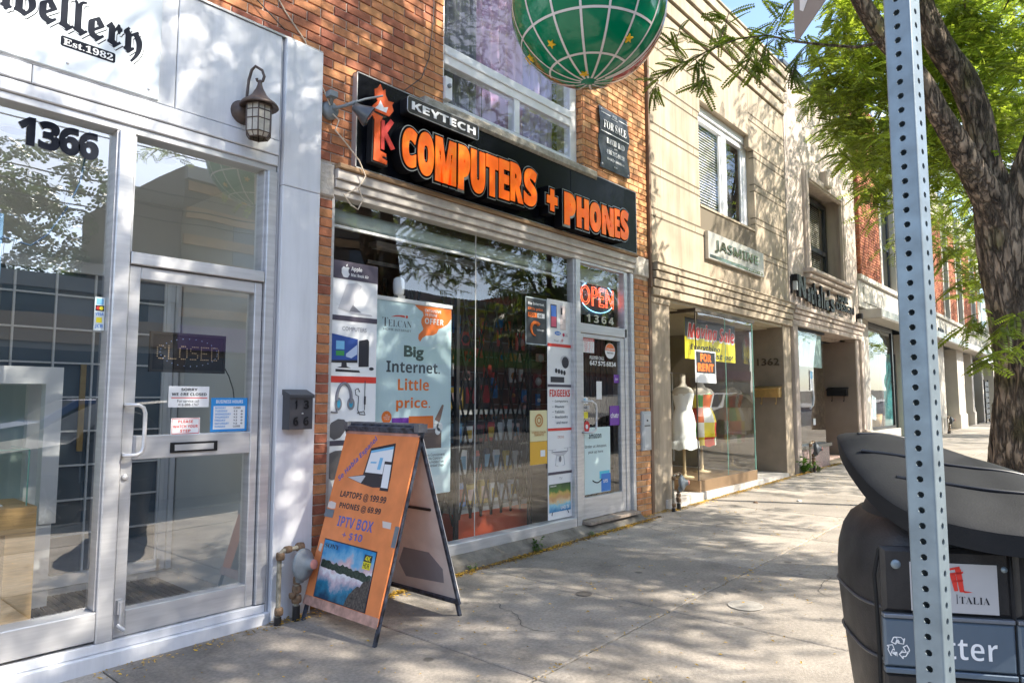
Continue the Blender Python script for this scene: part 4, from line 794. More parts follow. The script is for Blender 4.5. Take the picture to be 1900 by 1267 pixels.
mb = MB(); mb.disc(gl, 5.36, 2.03, .05, .001, n=20, rb=.02); mb.build('blue_logo', bluep, PB); text(gl, [('SAMSUNG', 5.325, 2.022, 5.395, 2.038)], .002, pwhite, PB)
mb = MB(); mb.disc(gl, 5.455, 2.02, .018, .001, n=16); mb.build('red_logo', pm('crimson_print', (.5, .01, .06), .4), PB)
text(gl, [('LG', 5.48, 2.005, 5.52, 2.035)], .001, pm('print_grey', 0), PB); text(gl, [('Pixel', 5.30, 1.945, 5.37, 1.965, 'plain')], .001, pm('print_grey', 0), PB); mb = MB()
for k in range(5): mb.poly(gl, [(5.43+.0, 1.945), (5.43+.022*math.cos(R(30+30*k)), 1.95+.028*math.sin(R(30+30*k))), (5.43+.02*math.cos(R(42+30*k)), 1.95+.028*math.sin(R(42+30*k)))], .001)
mb.build('petal_logo', redp, PB)
mb = MB(); mb.disc(gl, 5.475, 1.77, .075, .001, n=24, rb=.045); mb.build('camera_collar', pm('print_silver', 0), PB); mb = MB(); mb.disc(gl, 5.48, 1.745, .058, .0015, n=24, rb=.058); mb.quad(gl, 5.24, 1.545, 5.46, 1.60, .001); [mb.disc(gl, 5.33+.045*k, 1.66-.006*k, .02, .001, n=12, rb=.024) for k in range(4)]; mb.build('camera_picture', pm('print_black', 0), PB)
text(gl, [('FIXGEEKS', 5.225, 1.405, 5.555, 1.475)], .001, redp, PB, off=.01)
text(gl, [('\u2022  Computers', 5.27, 1.345, 5.52, 1.372, 'sans'), ('\u2022  Phones', 5.27, 1.295, 5.455, 1.322, 'sans'), ('\u2022  Tablets', 5.27, 1.245, 5.46, 1.272, 'sans'), ('\u2022  Macbooks', 5.27, 1.195, 5.515, 1.222, 'sans'), ('and more!', 5.33, 1.14, 5.515, 1.167, 'sans')], .001, slt, PB, off=-.01)
text(gl, [('DRONE', 5.35, 1.0, 5.45, 1.025, 'plain')], .001, pm('pink_grey', (.6, .35, .33), .5), PB); text(gl, [('TV', 5.37, .60, 5.42, .625, 'plain')], .001, pm('print_grey', 0), PB)
mb = MB(); 
for a, b in ((5.26, .89), (5.51, .90)): mb.quad(gl, a-.06, b, a+.06, b+.006, .001); mb.quad(gl, a-.01, b-.03, a+.01, b, .001)
mb.poly(gl, [(5.27, .855), (5.33, .875), (5.45, .875), (5.50, .86), (5.44, .83), (5.35, .83)], .001); mb.tube([gl.P(5.33, .84, .002), gl.P(5.31, .74, .002), gl.P(5.35, .735, .002)], .003, 4); mb.tube([gl.P(5.44, .84, .002), gl.P(5.46, .74, .002), gl.P(5.43, .735, .002)], .003, 4); mb.build('drone_picture', pm('print_silver', 0), PB)
mb = MB(); mb.disc(gl, 5.385, .80, .02, .002, n=12, rb=.03); mb.tube([gl.P(5.27, .87, .003), gl.P(5.50, .87, .003)], .004, 4); mb.build('drone_lens', pg, PB)
def scene_mat(name, stops, sc, amp, z0, z1):
    m = pm(name, (.5, .5, .5), .35); n = m.node_tree; b = n.nodes['Principled BSDF']; g = n.nodes.new('ShaderNodeNewGeometry'); s = n.nodes.new('ShaderNodeSeparateXYZ'); n.links.new(g.outputs['Position'], s.inputs[0])
    t = n.nodes.new('ShaderNodeTexNoise'); t.inputs['Scale'].default_value = sc; t.inputs['Detail'].default_value = 6; t.inputs['Roughness'].default_value = .65; n.links.new(g.outputs['Position'], t.inputs['Vector'])
    r = n.nodes.new('ShaderNodeMapRange'); r.inputs['From Min'].default_value = z0; r.inputs['From Max'].default_value = z1; n.links.new(s.outputs[2], r.inputs['Value'])
    a = n.nodes.new('ShaderNodeMath'); a.operation = 'MULTIPLY_ADD'; a.inputs[1].default_value = amp; n.links.new(t.outputs['Fac'], a.inputs[0]); n.links.new(r.outputs[0], a.inputs[2])
    u = n.nodes.new('ShaderNodeMath'); u.operation = 'SUBTRACT'; u.inputs[1].default_value = amp*.5; n.links.new(a.outputs[0], u.inputs[0])
    c = n.nodes.new('ShaderNodeValToRGB'); e = c.color_ramp.elements; e[0].position = stops[0][0]; e[0].color = (*hexc(stops[0][1]), 1); e[1].position = stops[-1][0]; e[1].color = (*hexc(stops[-1][1]), 1)
    for p, k in stops[1:-1]: z = e.new(p); z.color = (*hexc(k), 1)
    n.links.new(u.outputs[0], c.inputs[0]); n.links.new(c.outputs[0], b.inputs['Base Color']); return m
MB().quad(gl, 5.21, .30, 5.555, .565, .001).build('tv_picture', scene_mat('coast_print', [(0, '2E7FB8'), (.25, '8FC9DC'), (.35, 'D9C29A'), (.5, 'C99A6A'), (.62, 'C8A85A'), (.72, '4F7A35'), (1, '1F4A28')], 14, .5, .30, .565), PB)
text(gl, [('SAMSUNG', 5.225, .54, 5.32, .555)], .002, pwhite, PB); text(gl, [('UHD TV', 5.39, .315, 5.53, .35)], .002, pwhite, PB)
mb = MB(); mb.tube([gl.P(5.26, .30, .002), gl.P(5.25, .27, .002)], .004, 4); mb.tube([gl.P(5.50, .30, .002), gl.P(5.52, .27, .002)], .004, 4); mb.build('tv_leg', pm('print_black', 0), PB)
YP = thing('yellow_notice', 'cream and amber notice with a brown seal taped inside the phone shop window', 'notice', (5.06, .05, 1.0))
MB().fbox(FY(.0425), 4.93, .985, 5.185, 1.275, -.002, 0).build('sheet', pm('cream_print', (.72, .66, .38), .5), YP); MB().fbox(FY(.0425), 4.93, .77, 5.185, .983, -.002, 0).build('lower_sheet', pm('amber_print', (.75, .42, .04), .5), YP)
mb = MB(); mb.ring(gl, 5.06, 1.18, .045, .062, .001, 24); mb.ring(gl, 5.06, 1.18, .02, .032, .001, 20); mb.build('seal', pm('seal_brown', (.5, .22, .06), .5), YP)
text(gl, [('CORSO ITALIA\nTORONTO', 4.96, 1.035, 5.16, 1.08, 'sans')], .001, pm('seal_brown', 0), YP); MB().quad(gl, 5.08, .84, 5.15, .90, .001).build('white_label', pwhite, YP)
# neon open sign, number, door stickers
ON = thing('neon_open_sign', 'lit red neon OPEN sign with blue arcs above the phone shop door', 'neon sign', (6.2, .1, 2.5))
nred = pm('neon_red', (1, .13, .05), .4, emit=1.0); nblu = pm('neon_blue', (.25, .6, 1), .4, emit=1.1)
text(FY(.12), [('OPEN', 5.86, 2.385, 6.50, 2.60)], .0, nred, ON, 'neon_tube', style='plain', bevel=.013, off=.0, sp=1.12)
for s in (1, -1):
    mb = MB(); mb.tube([(6.18+.33*math.cos(R(a)), .12, 2.49+s*.17*math.sin(R(a))) for a in range(30, 152, 7)], .0045, 6); mb.build('neon_arc', nblu, ON)
MB().box(5.72, .14, 2.28, 6.54, .15, 2.66).build('backing', blk, ON)
N2 = thing('door_number', 'small pale street number 1364 above the phone shop door', 'number', (6.1, 0, 2.27))
text(FY(.04), [('1364', 5.85, 2.19, 6.37, 2.275)], .001, pm('pale_gold', (.5, .49, .4), .4, .3), N2, ext=.004, off=.01, sp=1.5)
def sticker(name, lab, cat, a0, b0, a1, b1, m, y=.036):
    t = thing(name, lab, cat, ((a0+a1)/2, y, b0)); MB().fbox(FY(y), a0, b0, a1, b1, -.001, .0).build('sheet', m, t); return t, FY(y)
t, f = sticker('hours_notice', 'red and white opening hours notice at the top of the phone shop door', 'notice', 5.775, 1.865, 5.985, 2.015, pwhite)
MB().quad(f, 5.775, 1.985, 5.985, 2.015, .001).build('header', redp, t); text(f, [('BUSINESS HOURS', 5.79, 1.99, 5.97, 2.008)], .002, pwhite, t)
text(f, [('MON  10 - 7\nTUE  10 - 7\nWED  10 - 7\nTHU  10 - 7\nFRI  10 - 7\nSAT  10 - 6', 5.80, 1.875, 5.96, 1.978, 'plain')], .001, redp, t)
t = thing('round_sticker', 'round orange and white internet sticker on the phone shop door', 'sticker', (6.28, .036, 1.9)); f = FY(.036)
MB().disc(f, 6.29, 1.905, .10, 0, n=32, rb=.085).build('disc', pwhite, t); MB().poly(f, [(6.29+.094*math.cos(R(a)), 1.905+.08*math.sin(R(a))) for a in range(-2, 183, 10)], .001).build('upper_half', orange, t)
text(f, [('Internet', 6.215, 1.91, 6.365, 1.94)], .002, pwhite, t); text(f, [('Sold Here', 6.23, 1.872, 6.355, 1.893)], .001, ink, t)
t = thing('phone_lettering', 'white adhesive lettering with the call number on the phone shop door', 'lettering', (6.15, .036, 1.78))
text(f, [('PLEASE CALL', 5.90, 1.80, 6.17, 1.835), ('647.575.6834', 5.90, 1.735, 6.40, 1.785)], .001, pwhite, t, off=.01)
t, f = sticker('carrier_sticker', 'small violet sticker high on the right of the phone shop door', 'sticker', 6.36, 1.56, 6.46, 1.65, purple); text(f, [('chatr', 6.38, 1.59, 6.445, 1.615)], .001, pwhite, t)
t, f = sticker('carrier_sticker', 'larger violet sticker at the right edge of the phone shop door', 'sticker', 6.27, 1.10, 6.46, 1.31, purple); text(f, [('chatr', 6.285, 1.18, 6.445, 1.235)], .001, pwhite, t)
t, f = sticker('small_notice', 'blank white notice in the middle of the phone shop door', 'notice', 6.02, 1.38, 6.12, 1.57, pwhite)
t, f = sticker('pickup_poster', 'large pale poster about parcel pick up on the phone shop door', 'poster', 5.79, .41, 6.27, 1.09, pm('pickup_print', (.62, .78, .79), .5))
text(f, [('amazon', 5.87, .975, 6.10, 1.02)], .001, ink, t); text(f, [('Order at Amazon,', 5.80, .875, 6.20, .91, 'sans'), ('pick up here', 5.86, .815, 6.13, .85, 'sans')], .001, ink, t, off=-.015)
mb = MB(); mb.tube([f.P(5.93+.085*k/8*2, .545-.028*math.sin(math.pi*k/8), .002) for k in range(9)], .006, 5); mb.build('smile_mark', ink, t)
MB().quad(f, 6.09, .415, 6.27, .60, .001).build('blue_panel', bluep, t); MB().quad(f, 6.06, .55, 6.25, .63, .0005).build('cyan_panel', pm('cyan_print2', (.08, .55, .75), .5), t); text(f, [('$15', 6.13, .50, 6.21, .54)], .002, pwhite, t)
t = thing('red_sticker', 'small red eight sided sticker beside the phone shop door handle', 'sticker', (5.80, .036, 1.12)); f = FY(.0355)
MB().disc(f, 5.835, 1.10, .055, .001, n=8, rb=.062).build('sheet', pm('badge_red', (.6, .02, .03), .4), t); MB().ring(f, 5.835, 1.10, .0, .024, .002, 10).build('figure', pwhite, t)
t, f = sticker('card_sticker', 'small pale blue card sticker above the phone shop door handle', 'sticker', 5.775, 1.335, 5.86, 1.40, pwhite); MB().quad(f, 5.785, 1.345, 5.82, 1.39, .001).build('mark', pm('tile_cyan', 0), t)
t, f = sticker('push_sticker', 'grey push sticker on the phone shop door', 'sticker', 5.77, 1.275, 5.89, 1.315, pm('pale_grey', (.5, .5, .52), .5)); text(f, [('Push', 5.785, 1.283, 5.845, 1.307)], .001, ink, t)
t, f = sticker('yellow_sticker', 'small yellow sticker behind the phone shop door handle', 'sticker', 5.785, 1.185, 5.86, 1.25, yel)
# for sale board
FS = thing('for_sale_sign', 'black FOR SALE sign screwed to the upper right brickwork', 'sign', (6.33, -.02, 4.2))
navy = pm('navy_board', (.02, .025, .035), .4); q = MB(); n = 14
vs = []
for i in range(n+1):
    for j in range(2): vs.append((6.04+.59*j+.012*math.sin(i*.9), -.025-.012*math.sin(i*.7+j), 3.89+.69*i/n))
q.add(vs, [(2*i, 2*i+1, 2*i+3, 2*i+2) for i in range(n)], True); q.add([(a, b+.006, c) for a, b, c in vs], [(2*i, 2*i+2, 2*i+3, 2*i+1) for i in range(n)], True); q.build('board', navy, FS)
fs_ = FY(-.040)
text(fs_, [('PSR', 6.28, 4.50, 6.37, 4.535, 'serif'), ('FOR SALE', 6.105, 4.345, 6.565, 4.435, 'serif'), ('DAVID RAD', 6.16, 4.18, 6.52, 4.245, 'serif'), ('Broker', 6.31, 4.145, 6.37, 4.16, 'serif'), ('416.315.9938', 6.155, 4.065, 6.515, 4.115, 'serif'), ('david@radrealty.ca', 6.165, 3.99, 6.51, 4.03, 'serif'), ('PSR', 6.305, 3.935, 6.365, 3.95)], .001, pwhite, FS, off=-.004)
mb = MB(); mb.quad(fs_, 6.06, 4.505, 6.24, 4.512); mb.quad(fs_, 6.41, 4.505, 6.61, 4.512); mb.quad(fs_, 6.06, 4.295, 6.62, 4.304); mb.quad(fs_, 6.26, 4.483, 6.39, 4.487); mb.build('rule', pwhite, FS)
for x, z in ((6.075, 4.54), (6.59, 4.54), (6.60, 3.92), (6.08, 3.93)): MB().lathe((x, -.03, z), [(.013, 0), (.011, .008), (0, .01)], 10, (0, -1, 0)).build('screw', alu, FS)
# jewellery door stickers and signs
LC = thing('led_sign', 'black LED sign spelling CLOSED hanging behind the jewellery shop door', 'LED sign', (1.8, .1, 1.6))
MB().fbox(FY(.12), 1.585, 1.535, 2.03, 1.77, -.02, .0).build('panel', pm('led_blue_black', (.012, .013, .018), .6, spec=.1), LC)
mb = MB()
for a in ((1.585, 1.535, 2.03, 1.55), (1.585, 1.757, 2.03, 1.77), (1.585, 1.55, 1.597, 1.757), (2.018, 1.55, 2.03, 1.757)): mb.fbox(FY(.12), *a, .0005, .008)
mb.build('bezel', blk, LC)
F5 = {'C': '0E11101010110E', 'L': '1010101010101F', 'O': '0E11111111110E', 'S': '0F10100E01011E', 'E': '1F10101E10101F', 'D': '1E11111111111E'}
mb = MB()
for i, ch in enumerate('CLOSED'):
    for r in range(7):
        row = int(F5[ch][2*r:2*r+2], 16)
        for c in range(5):
            if row >> (4-c) & 1: mb.disc(FY(.118), 1.625+i*.064+c*.0105, 1.69-r*.0125, .0032, 0, n=6)
mb.build('led_dots', pm('led_amber', (.5, .36, .22), .4, emit=.12), LC)
mb = MB(); [mb.disc(FY(.118), 1.81+.17*math.cos(R(a)), 1.655+.082*math.sin(R(a)), .0028, 0, n=6) for a in range(0, 360, 13)]; mb.build('led_ring', pm('led_blue', (.3, .4, .7), .4, emit=.1), LC)
c = MB().tube([(2.03, .13, 1.58), (2.05, .1, 1.52), (2.08, .1, 1.44), (2.09, .1, 1.38)], .0035, 6).build('cable', blk); tag(c, 'short black lead hanging from the LED sign', 'cable')
t, f = sticker('closed_notice', 'white paper notice reading SORRY WE ARE CLOSED on the jewellery door', 'notice', 1.665, 1.33, 1.90, 1.452, pwhite)
text(f, [('SORRY', 1.735, 1.425, 1.83, 1.441), ('WE ARE CLOSED', 1.682, 1.397, 1.885, 1.414)], .001, ink, t, off=.01); MB().quad(f, 1.68, 1.382, 1.89, 1.387, .001).build('rule', redp, t); text(f, [('For service call', 1.715, 1.358, 1.84, 1.374, 'plain'), ('416-888-1767', 1.72, 1.337, 1.84, 1.352, 'plain')], .001, ink, t)
t, f = sticker('step_notice', 'small white notice with red words PLEASE WATCH YOUR STEP', 'notice', 1.685, 1.172, 1.852, 1.268, pwhite)
text(f, [('PLEASE', 1.725, 1.238, 1.81, 1.255), ('WATCH YOUR', 1.697, 1.21, 1.84, 1.227), ('STEP', 1.738, 1.184, 1.798, 1.201)], .001, redp, t, off=.005)
mb = MB(); [mb.quad(f, *a, .001) for a in ((1.69, 1.176, 1.847, 1.179), (1.69, 1.262, 1.847, 1.265), (1.69, 1.179, 1.692, 1.262), (1.845, 1.179, 1.847, 1.262))]; mb.build('border', redp, t)
t, f = sticker('hours_notice', 'blue framed business hours card low on the jewellery door glass', 'notice', 1.915, 1.18, 2.145, 1.385, pm('sky_blue_print', (.03, .28, .68), .45))
MB().quad(f, 1.93, 1.195, 2.13, 1.335, .001).build('table', pwhite, t); text(f, [('BUSINESS HOURS', 1.945, 1.352, 2.115, 1.372)], .001, pwhite, t)
text(f, [(d, 1.94, 1.32-.0188*i-.002, 1.94+.011*len(d), 1.332-.0188*i-.002) for i, d in enumerate(('MONDAY', 'TUESDAY', 'WEDNESDAY', 'THURSDAY', 'FRIDAY', 'SATURDAY', 'SUNDAY'))], .002, pm('sky_blue_print', 0), t)
text(f, [('CLOSED', 2.055, 1.318, 2.10, 1.33), ('CLOSED', 2.055, 1.205, 2.10, 1.217)]+[('12   6', 2.055, 1.32-.0188*i-.002, 2.115, 1.33-.0188*i-.002) for i in range(1, 6)], .002, ink, t)
t, f = sticker('card_stickers', 'column of small payment card stickers on the left shop window beside the mullion', 'stickers', 1.262, 1.745, 1.312, 1.925, pm('pale_sticker', (.66, .74, .76), .4))
MB().quad(f, 1.27, 1.885, 1.304, 1.917, .001).build('card_mark', pm('tile_cyan', 0), t); mb = MB(); mb.quad(f, 1.266, 1.85, 1.308, 1.88, .001); mb.build('card_mark', ink, t); mb = MB(); mb.disc(f, 1.279, 1.865, .010, .002, n=12); mb.build('card_dot', redp, t); mb = MB(); mb.disc(f, 1.294, 1.865, .010, .0025, n=12); mb.build('card_dot', yel, t)
text(f, [('VISA', 1.267, 1.825, 1.307, 1.842)], .001, bluep, t); MB().quad(f, 1.272, 1.787, 1.30, 1.815, .001).build('card_mark', yel, t); text(f, [('JCB', 1.267, 1.755, 1.305, 1.778)], .001, bluep, t)

# ------------------------------------------------------------------ sandwich board
AB = thing('sandwich_board', 'worn orange sandwich board offering laptops and phones on the pavement', 'sandwich board', (2.8, -.5, 0))
RX, RZ = 2.785, 1.205; y0, y1 = -.885, -.125
uA = Vector((0, -1, 0)); vA = Vector((RX-2.44, 0, RZ)).normalized(); LA = Vector((RX-2.44, 0, RZ)).length
fa = Fr((2.44, y1, .0), uA, vA)          # u runs towards the street, v up the panel, n faces left/up
W_ = y1-y0
brd = pm('worn_orange_board', (.80, .25, .08), .5, var=.14, sc=6, bump=.1, bs=20); bback = pm('faded_board_back', (.85, .80, .76), .7, var=.14, sc=5, bump=.1)
fram = pm('worn_blue_black_frame', (.05, .06, .085), .45, .2, var=.9, sc=24)
MB().fbox(fa, .01, .11, W_-.01, LA-.01, -.012, 0).build('front_panel', brd, AB)
vB = Vector((RX+.0-3.17, 0, RZ)).normalized(); fb = Fr((3.17, y0, .0), (0, 1, 0), vB)
MB().fbox(fb, .01, .11, W_-.01, LA-.01, -.012, 0).build('rear_panel', bback, AB)
mb = MB()
for fr_ in (fa, fb):
    for a in (0, W_-.02): mb.fbox(fr_, a, 0 if a else .1, a+.02, LA+.01, -.03, -.0125)
    mb.fbox(fr_, .02, .10, W_-.02, .125, -.03, -.0125); mb.fbox(fr_, 0, LA-.02, W_, LA+.012, -.03, .004)
mb.fbox(fa, .02, .0, .04, .1, -.03, -.01); mb.fbox(fb, .02, .0, .04, .1, -.03, -.01)
mb.build('metal_frame', fram, AB)
mb = MB(); mb.box(RX-.03, y0-.005, RZ-.03, RX+.04, y0+.04, RZ+.02); mb.box(RX-.03, y1-.04, RZ-.03, RX+.04, y1+.005, RZ+.02); mb.tube([(RX+.01, y0, RZ+.012), (RX+.01, y1, RZ+.012)], .012, 8); mb.build('hinge', pm('tape_grey', (.13, .13, .14), .6, var=.3, sc=30), AB)
mb = MB(); mb.fbox(fa, 0, LA-.06, W_, LA-.012, .0005, .002); mb.build('top_tape', pm('pink_tape', (.52, .26, .2), .55, var=.25, sc=12), AB)
mb = MB(); mb.fbox(fa, .01, .10, W_, .155, .0005, .002); mb.build('bottom_tape', pm('pink_tape2', (.50, .29, .23), .55, var=.35, sc=18), AB)
mb = MB(); mb.fbox(fa, 0, .64, .095, .69, .001, .003); mb.build('grey_tape', pm('grey_tape', (.16, .19, .22), .5), AB); MB().fbox(fa, W_-.035, .54, W_+.002, .66, .001, .003).build('grey_tape', pm('grey_tape', 0), AB)
for q_ in ([(.012, .70), (.06, .695), (.098, .70), (.094, .735), (.04, .742), (.012, .735)], [(.61, .64), (.685, .638), (.68, .675), (.595, .676)], [(.03, .43), (.06, .42), (.065, .47), (.035, .475)]): MB().poly(fa, q_, .001).build('torn_patch', pm('torn_paper', (.70, .62, .56), .7, var=.1), AB)
bl = pm('board_blue', (.10, .13, .42), .5); bk = pm('board_black', (.03, .025, .03), .5)
text(fa.rot(.075, .865, R(44)), [('Se Habla Español', 0, 0, .41, .052)], .001, bl, AB, off=.005)
text(fa, [('LAPTOPS @ 199.99', .115, .768, .585, .818, 'sans'), ('PHONES @ 69.99', .135, .70, .56, .745, 'sans')], .001, bk, AB, off=.012)
text(fa, [('IPTV BOX', .16, .597, .52, .662), ('+ $10', .24, .525, .445, .575)], .001, bl, AB, off=.0)
mb = MB(); mb.poly(fa, [(.30, .93), (.318, 1.105), (.552, 1.148), (.578, .93)], .001); mb.poly(fa, [(.143, .907), (.32, .936), (.585, .925), (.50, .868), (.427, .862), (.306, .876)], .0012); mb.build('laptop_picture', bk, AB)
mb = MB(); mb.poly(fa, [(.316, .95), (.33, 1.09), (.542, 1.128), (.562, .95)], .002); mb.build('screen_picture', pwhite, AB); mb = MB(); mb.poly(fa, [(.487, 1.03), (.564, 1.03), (.582, .851), (.501, .851)], .0022); mb.build('phone_picture', bk, AB); mb = MB(); mb.poly(fa, [(.493, 1.012), (.558, 1.012), (.574, .868), (.507, .868)], .0028); mb.build('screen_picture', pwhite, AB); mb = MB(); mb.poly(fa, [(.15, .907), (.316, .93), (.33, .925), (.30, .88)], .002); mb.build('keyboard_edge', pm('print_silver', 0), AB)
mb = MB(); mb.poly(fa, [(.328, 1.075), (.33, 1.09), (.542, 1.128), (.544, 1.11)], .003); mb.poly(fa, [(.43, .975), (.434, 1.05), (.465, 1.05), (.462, .975)], .003); mb.poly(fa, [(.35, 1.01), (.352, 1.02), (.41, 1.022), (.408, 1.012)], .003); mb.build('browser_bar', pm('tile_cyan', 0), AB)
tv = fa
tvm = pm('print_black', 0)
MB().poly(tv, [(.10, .158), (.63, .158), (.615, .50), (.072, .51)], .001).build('tv_bezel', tvm, AB)
def board_sky():
    return scene_mat('lake_sky_print', [(0, '123A58'), (.2, '2B7FA0'), (.35, 'C9B6C0'), (.47, 'E8E6EA'), (.5, 'F0EDEE'), (.62, 'D9B6B8'), (.75, '7FB6D6'), (.9, '2F8FC4'), (1, '1F78B8')], 7, .8, .16, .49)
MB().poly(tv, [(.105, .163), (.622, .163), (.608, .493), (.078, .503)], .002).build('lake_picture', board_sky(), AB)
mb = MB(); jag = [(.098, .362)]
rj = random.Random(3)
for k in range(24): jag.append((.098+.515*k/23, .385-.03*k/23+rj.uniform(-.008, .012)))
jag += [(.612, .305)]+[(.612-.515*k/23, .312+.03*k/23+rj.uniform(-.006, .006)) for k in range(24)]
mb.poly(tv, jag, .003); mb.build('treeline_picture', pm('treeline_print', (.035, .055, .04), .5, var=.6, sc=60), AB)
mb = MB(); rk = [(.622, .163), (.42, .163)]+[(.42+.195*k/14, .17+.17*(k/14)**.6+rj.uniform(-.012, .012)) for k in range(1, 15)]
mb.poly(tv, rk, .004); mb.build('rock_picture', pm('rock_print', (.085, .07, .06), .6, var=.7, sc=70), AB)
text(tv, [('SONY', .095, .457, .245, .484, 'serif')], .004, bk, AB)
MB().quad(tv, .51, .43, .585, .47, .004).build('badge_black', bk, AB); MB().quad(tv, .51, .388, .585, .43, .004).build('badge_yellow', yel, AB); text(tv, [('4K', .52, .436, .575, .464)], .005, yel, AB, off=.01); text(tv, [('HDR', .518, .394, .577, .423, 'plain')], .005, bk, AB)
MB().fbox(fb, .08, .72, .50, .735, -.022, -.0125).build('crossbar', blk, AB)
MB().poly(fb, [(.12, .22), (.50, .2), (.54, .3), (.45, .42), (.2, .42), (.1, .32)], -.0135).build('faded_stain', pm('stain_blue', (.33, .34, .38), .7, var=.1), AB)
# ------------------------------------------------------------------ 1362: limestone dress shop
D = thing('limestone_building', 'beige limestone clad building with the dress shop numbered 1362', 'building', (9.4, 0, 0))
bd = MB()
bz = [-.3]
BX0, BX1 = 7.115, 11.80
wx0, wx1, wz0, wz1 = 8.50, 10.42, 4.02, 5.50
def block(a0, b0, a1, b1, d=0.0): MB().fbox(F0, a0, b0, a1, b1, -.08, d, .004).build('stone_block', tan, D)
lines = [(3.01, 3.58), (3.60, 3.68), (3.70, 4.11), (4.13, 4.21), (4.23, 4.64), (4.66, 4.75), (4.77, 5.18), (5.20, 5.29), (5.31, 5.75), (5.77, 5.86), (5.88, 6.30)]
rr = random.Random(11)
for i, (z0, z1) in enumerate(lines):
    narrow = z1-z0 < .12
    spans = [(BX0, BX1)]
    if z1 > wz0 and z0 < wz1: spans = [(BX0, wx0), (wx1, BX1)]
    if z0 > 5.3: spans = [(BX0, 8.55), (10.25, BX1)]
    for s0, s1 in spans:
        if narrow:
            x = s0; k = 0
            while x < s1-.05:
                w2 = .30 if k % 2 == 0 else .92
                e = min(s1, x+w2); e = s1 if s1-e < .1 else e
                MB().fbox(F0, x+.003, z0, e-.003, z1, -.08, 0, .003).build('stone_block', tan, D); x = e; k += 1
        else:
            zz1 = z1; zz0 = z0
            if z0 < wz0 < z1 and s0 == BX0 and False: pass
            block(s0, zz0, s1, zz1)
block(wx0+.002, 3.70, wx1-.002, wz0-.002) if False else None
MB().fbox(F0, 8.556, wz1+.002, 10.244, 6.30, -.08, 0, .004).build('stone_block', tan, D)
MB().box(BX0+.002, .0055, 2.62, wx0-.002, .35, 6.9).build('wall_backing', pm('joint_brown', (.17, .14, .10), .9), D)
jb = pm('joint_brown', 0)
for a in ((wx0-.001, 2.62, wx1+.001, wz0-.004), (wx1+.008, 2.62, BX1, 6.9), (wx0-.001, wz1+.02, wx1+.001, 6.9)): MB().box(a[0], .0055, a[1], a[2], .35, a[3]).build('wall_backing', jb, D)
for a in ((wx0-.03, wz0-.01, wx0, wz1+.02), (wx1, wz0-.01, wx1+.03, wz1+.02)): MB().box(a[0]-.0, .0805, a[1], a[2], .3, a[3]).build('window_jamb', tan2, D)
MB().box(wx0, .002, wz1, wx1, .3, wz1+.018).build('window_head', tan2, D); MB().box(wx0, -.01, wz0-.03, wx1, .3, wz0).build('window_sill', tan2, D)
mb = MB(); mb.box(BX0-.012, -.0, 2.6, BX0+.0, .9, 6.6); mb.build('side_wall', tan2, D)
MB().box(7.062, -.045, 2.70, 7.10, .0, 7.2).build('downpipe', pm('brown_pipe', (.17, .10, .06), .6, var=.15), D)
MB().box(7.065, -.01, -.1, 7.125, .1, 2.70).build('joint_strip', pm('brown_pipe', 0), D)
# cornices
for z0, z1, d in ((6.32, 6.50, .03), (6.52, 6.70, .06), (6.72, 6.90, .09), (6.92, 7.06, .12), (7.06, 7.10, .14)): MB().fbox(F0, BX0, z0, BX1-.01, z1, -.35, d, .006).build('cornice_band', tan, D)
for z0, z1, d, xl in ((2.92, 3.005, .085, 7.15), (2.825, 2.905, .07, 7.14), (2.725, 2.81, .055, 7.13), (2.62, 2.71, .04, 7.12)): MB().fbox(F0, xl, z0, BX1+.02, z1, -.25, d, .004).build('cornice_band', tan, D)
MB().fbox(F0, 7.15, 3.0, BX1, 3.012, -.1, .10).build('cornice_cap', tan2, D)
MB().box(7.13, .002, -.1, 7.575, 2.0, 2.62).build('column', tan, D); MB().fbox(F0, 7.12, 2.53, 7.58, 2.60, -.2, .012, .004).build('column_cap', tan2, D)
MB().box(11.462, .0, -.05, 11.80, .25, 2.62).build('column', tan, D)
MB().box(7.58, .26, 2.56, 11.8, 2.6, 2.63).build('soffit', pm('soffit_beige', (.50, .44, .32), .8), D)
MB().box(7.58, .012, 2.58, 11.45, .27, 2.618).build('soffit_edge', pm('soffit_beige', 0), D)
MB().box(11.447, .004, .18, 11.4615, 2.6, 2.575).build('entry_panel', taupe, D)
text(Fr((11.446, 0, 0), (0, -1, 0)), [('1362', -.44, 1.95, -.07, 2.07, 'plain')], .002, pm('dark_bronze', (.09, .07, .05), .4, .4), D, 'number', ext=.01, off=.01)
MB().box(7.40, -.02, -.2, 11.46, 2.6, .19).build('marble_step', pm('pale_marble', (.62, .58, .53), .4, var=.16, sc=5, stretch=(1, 1, 6)), D)
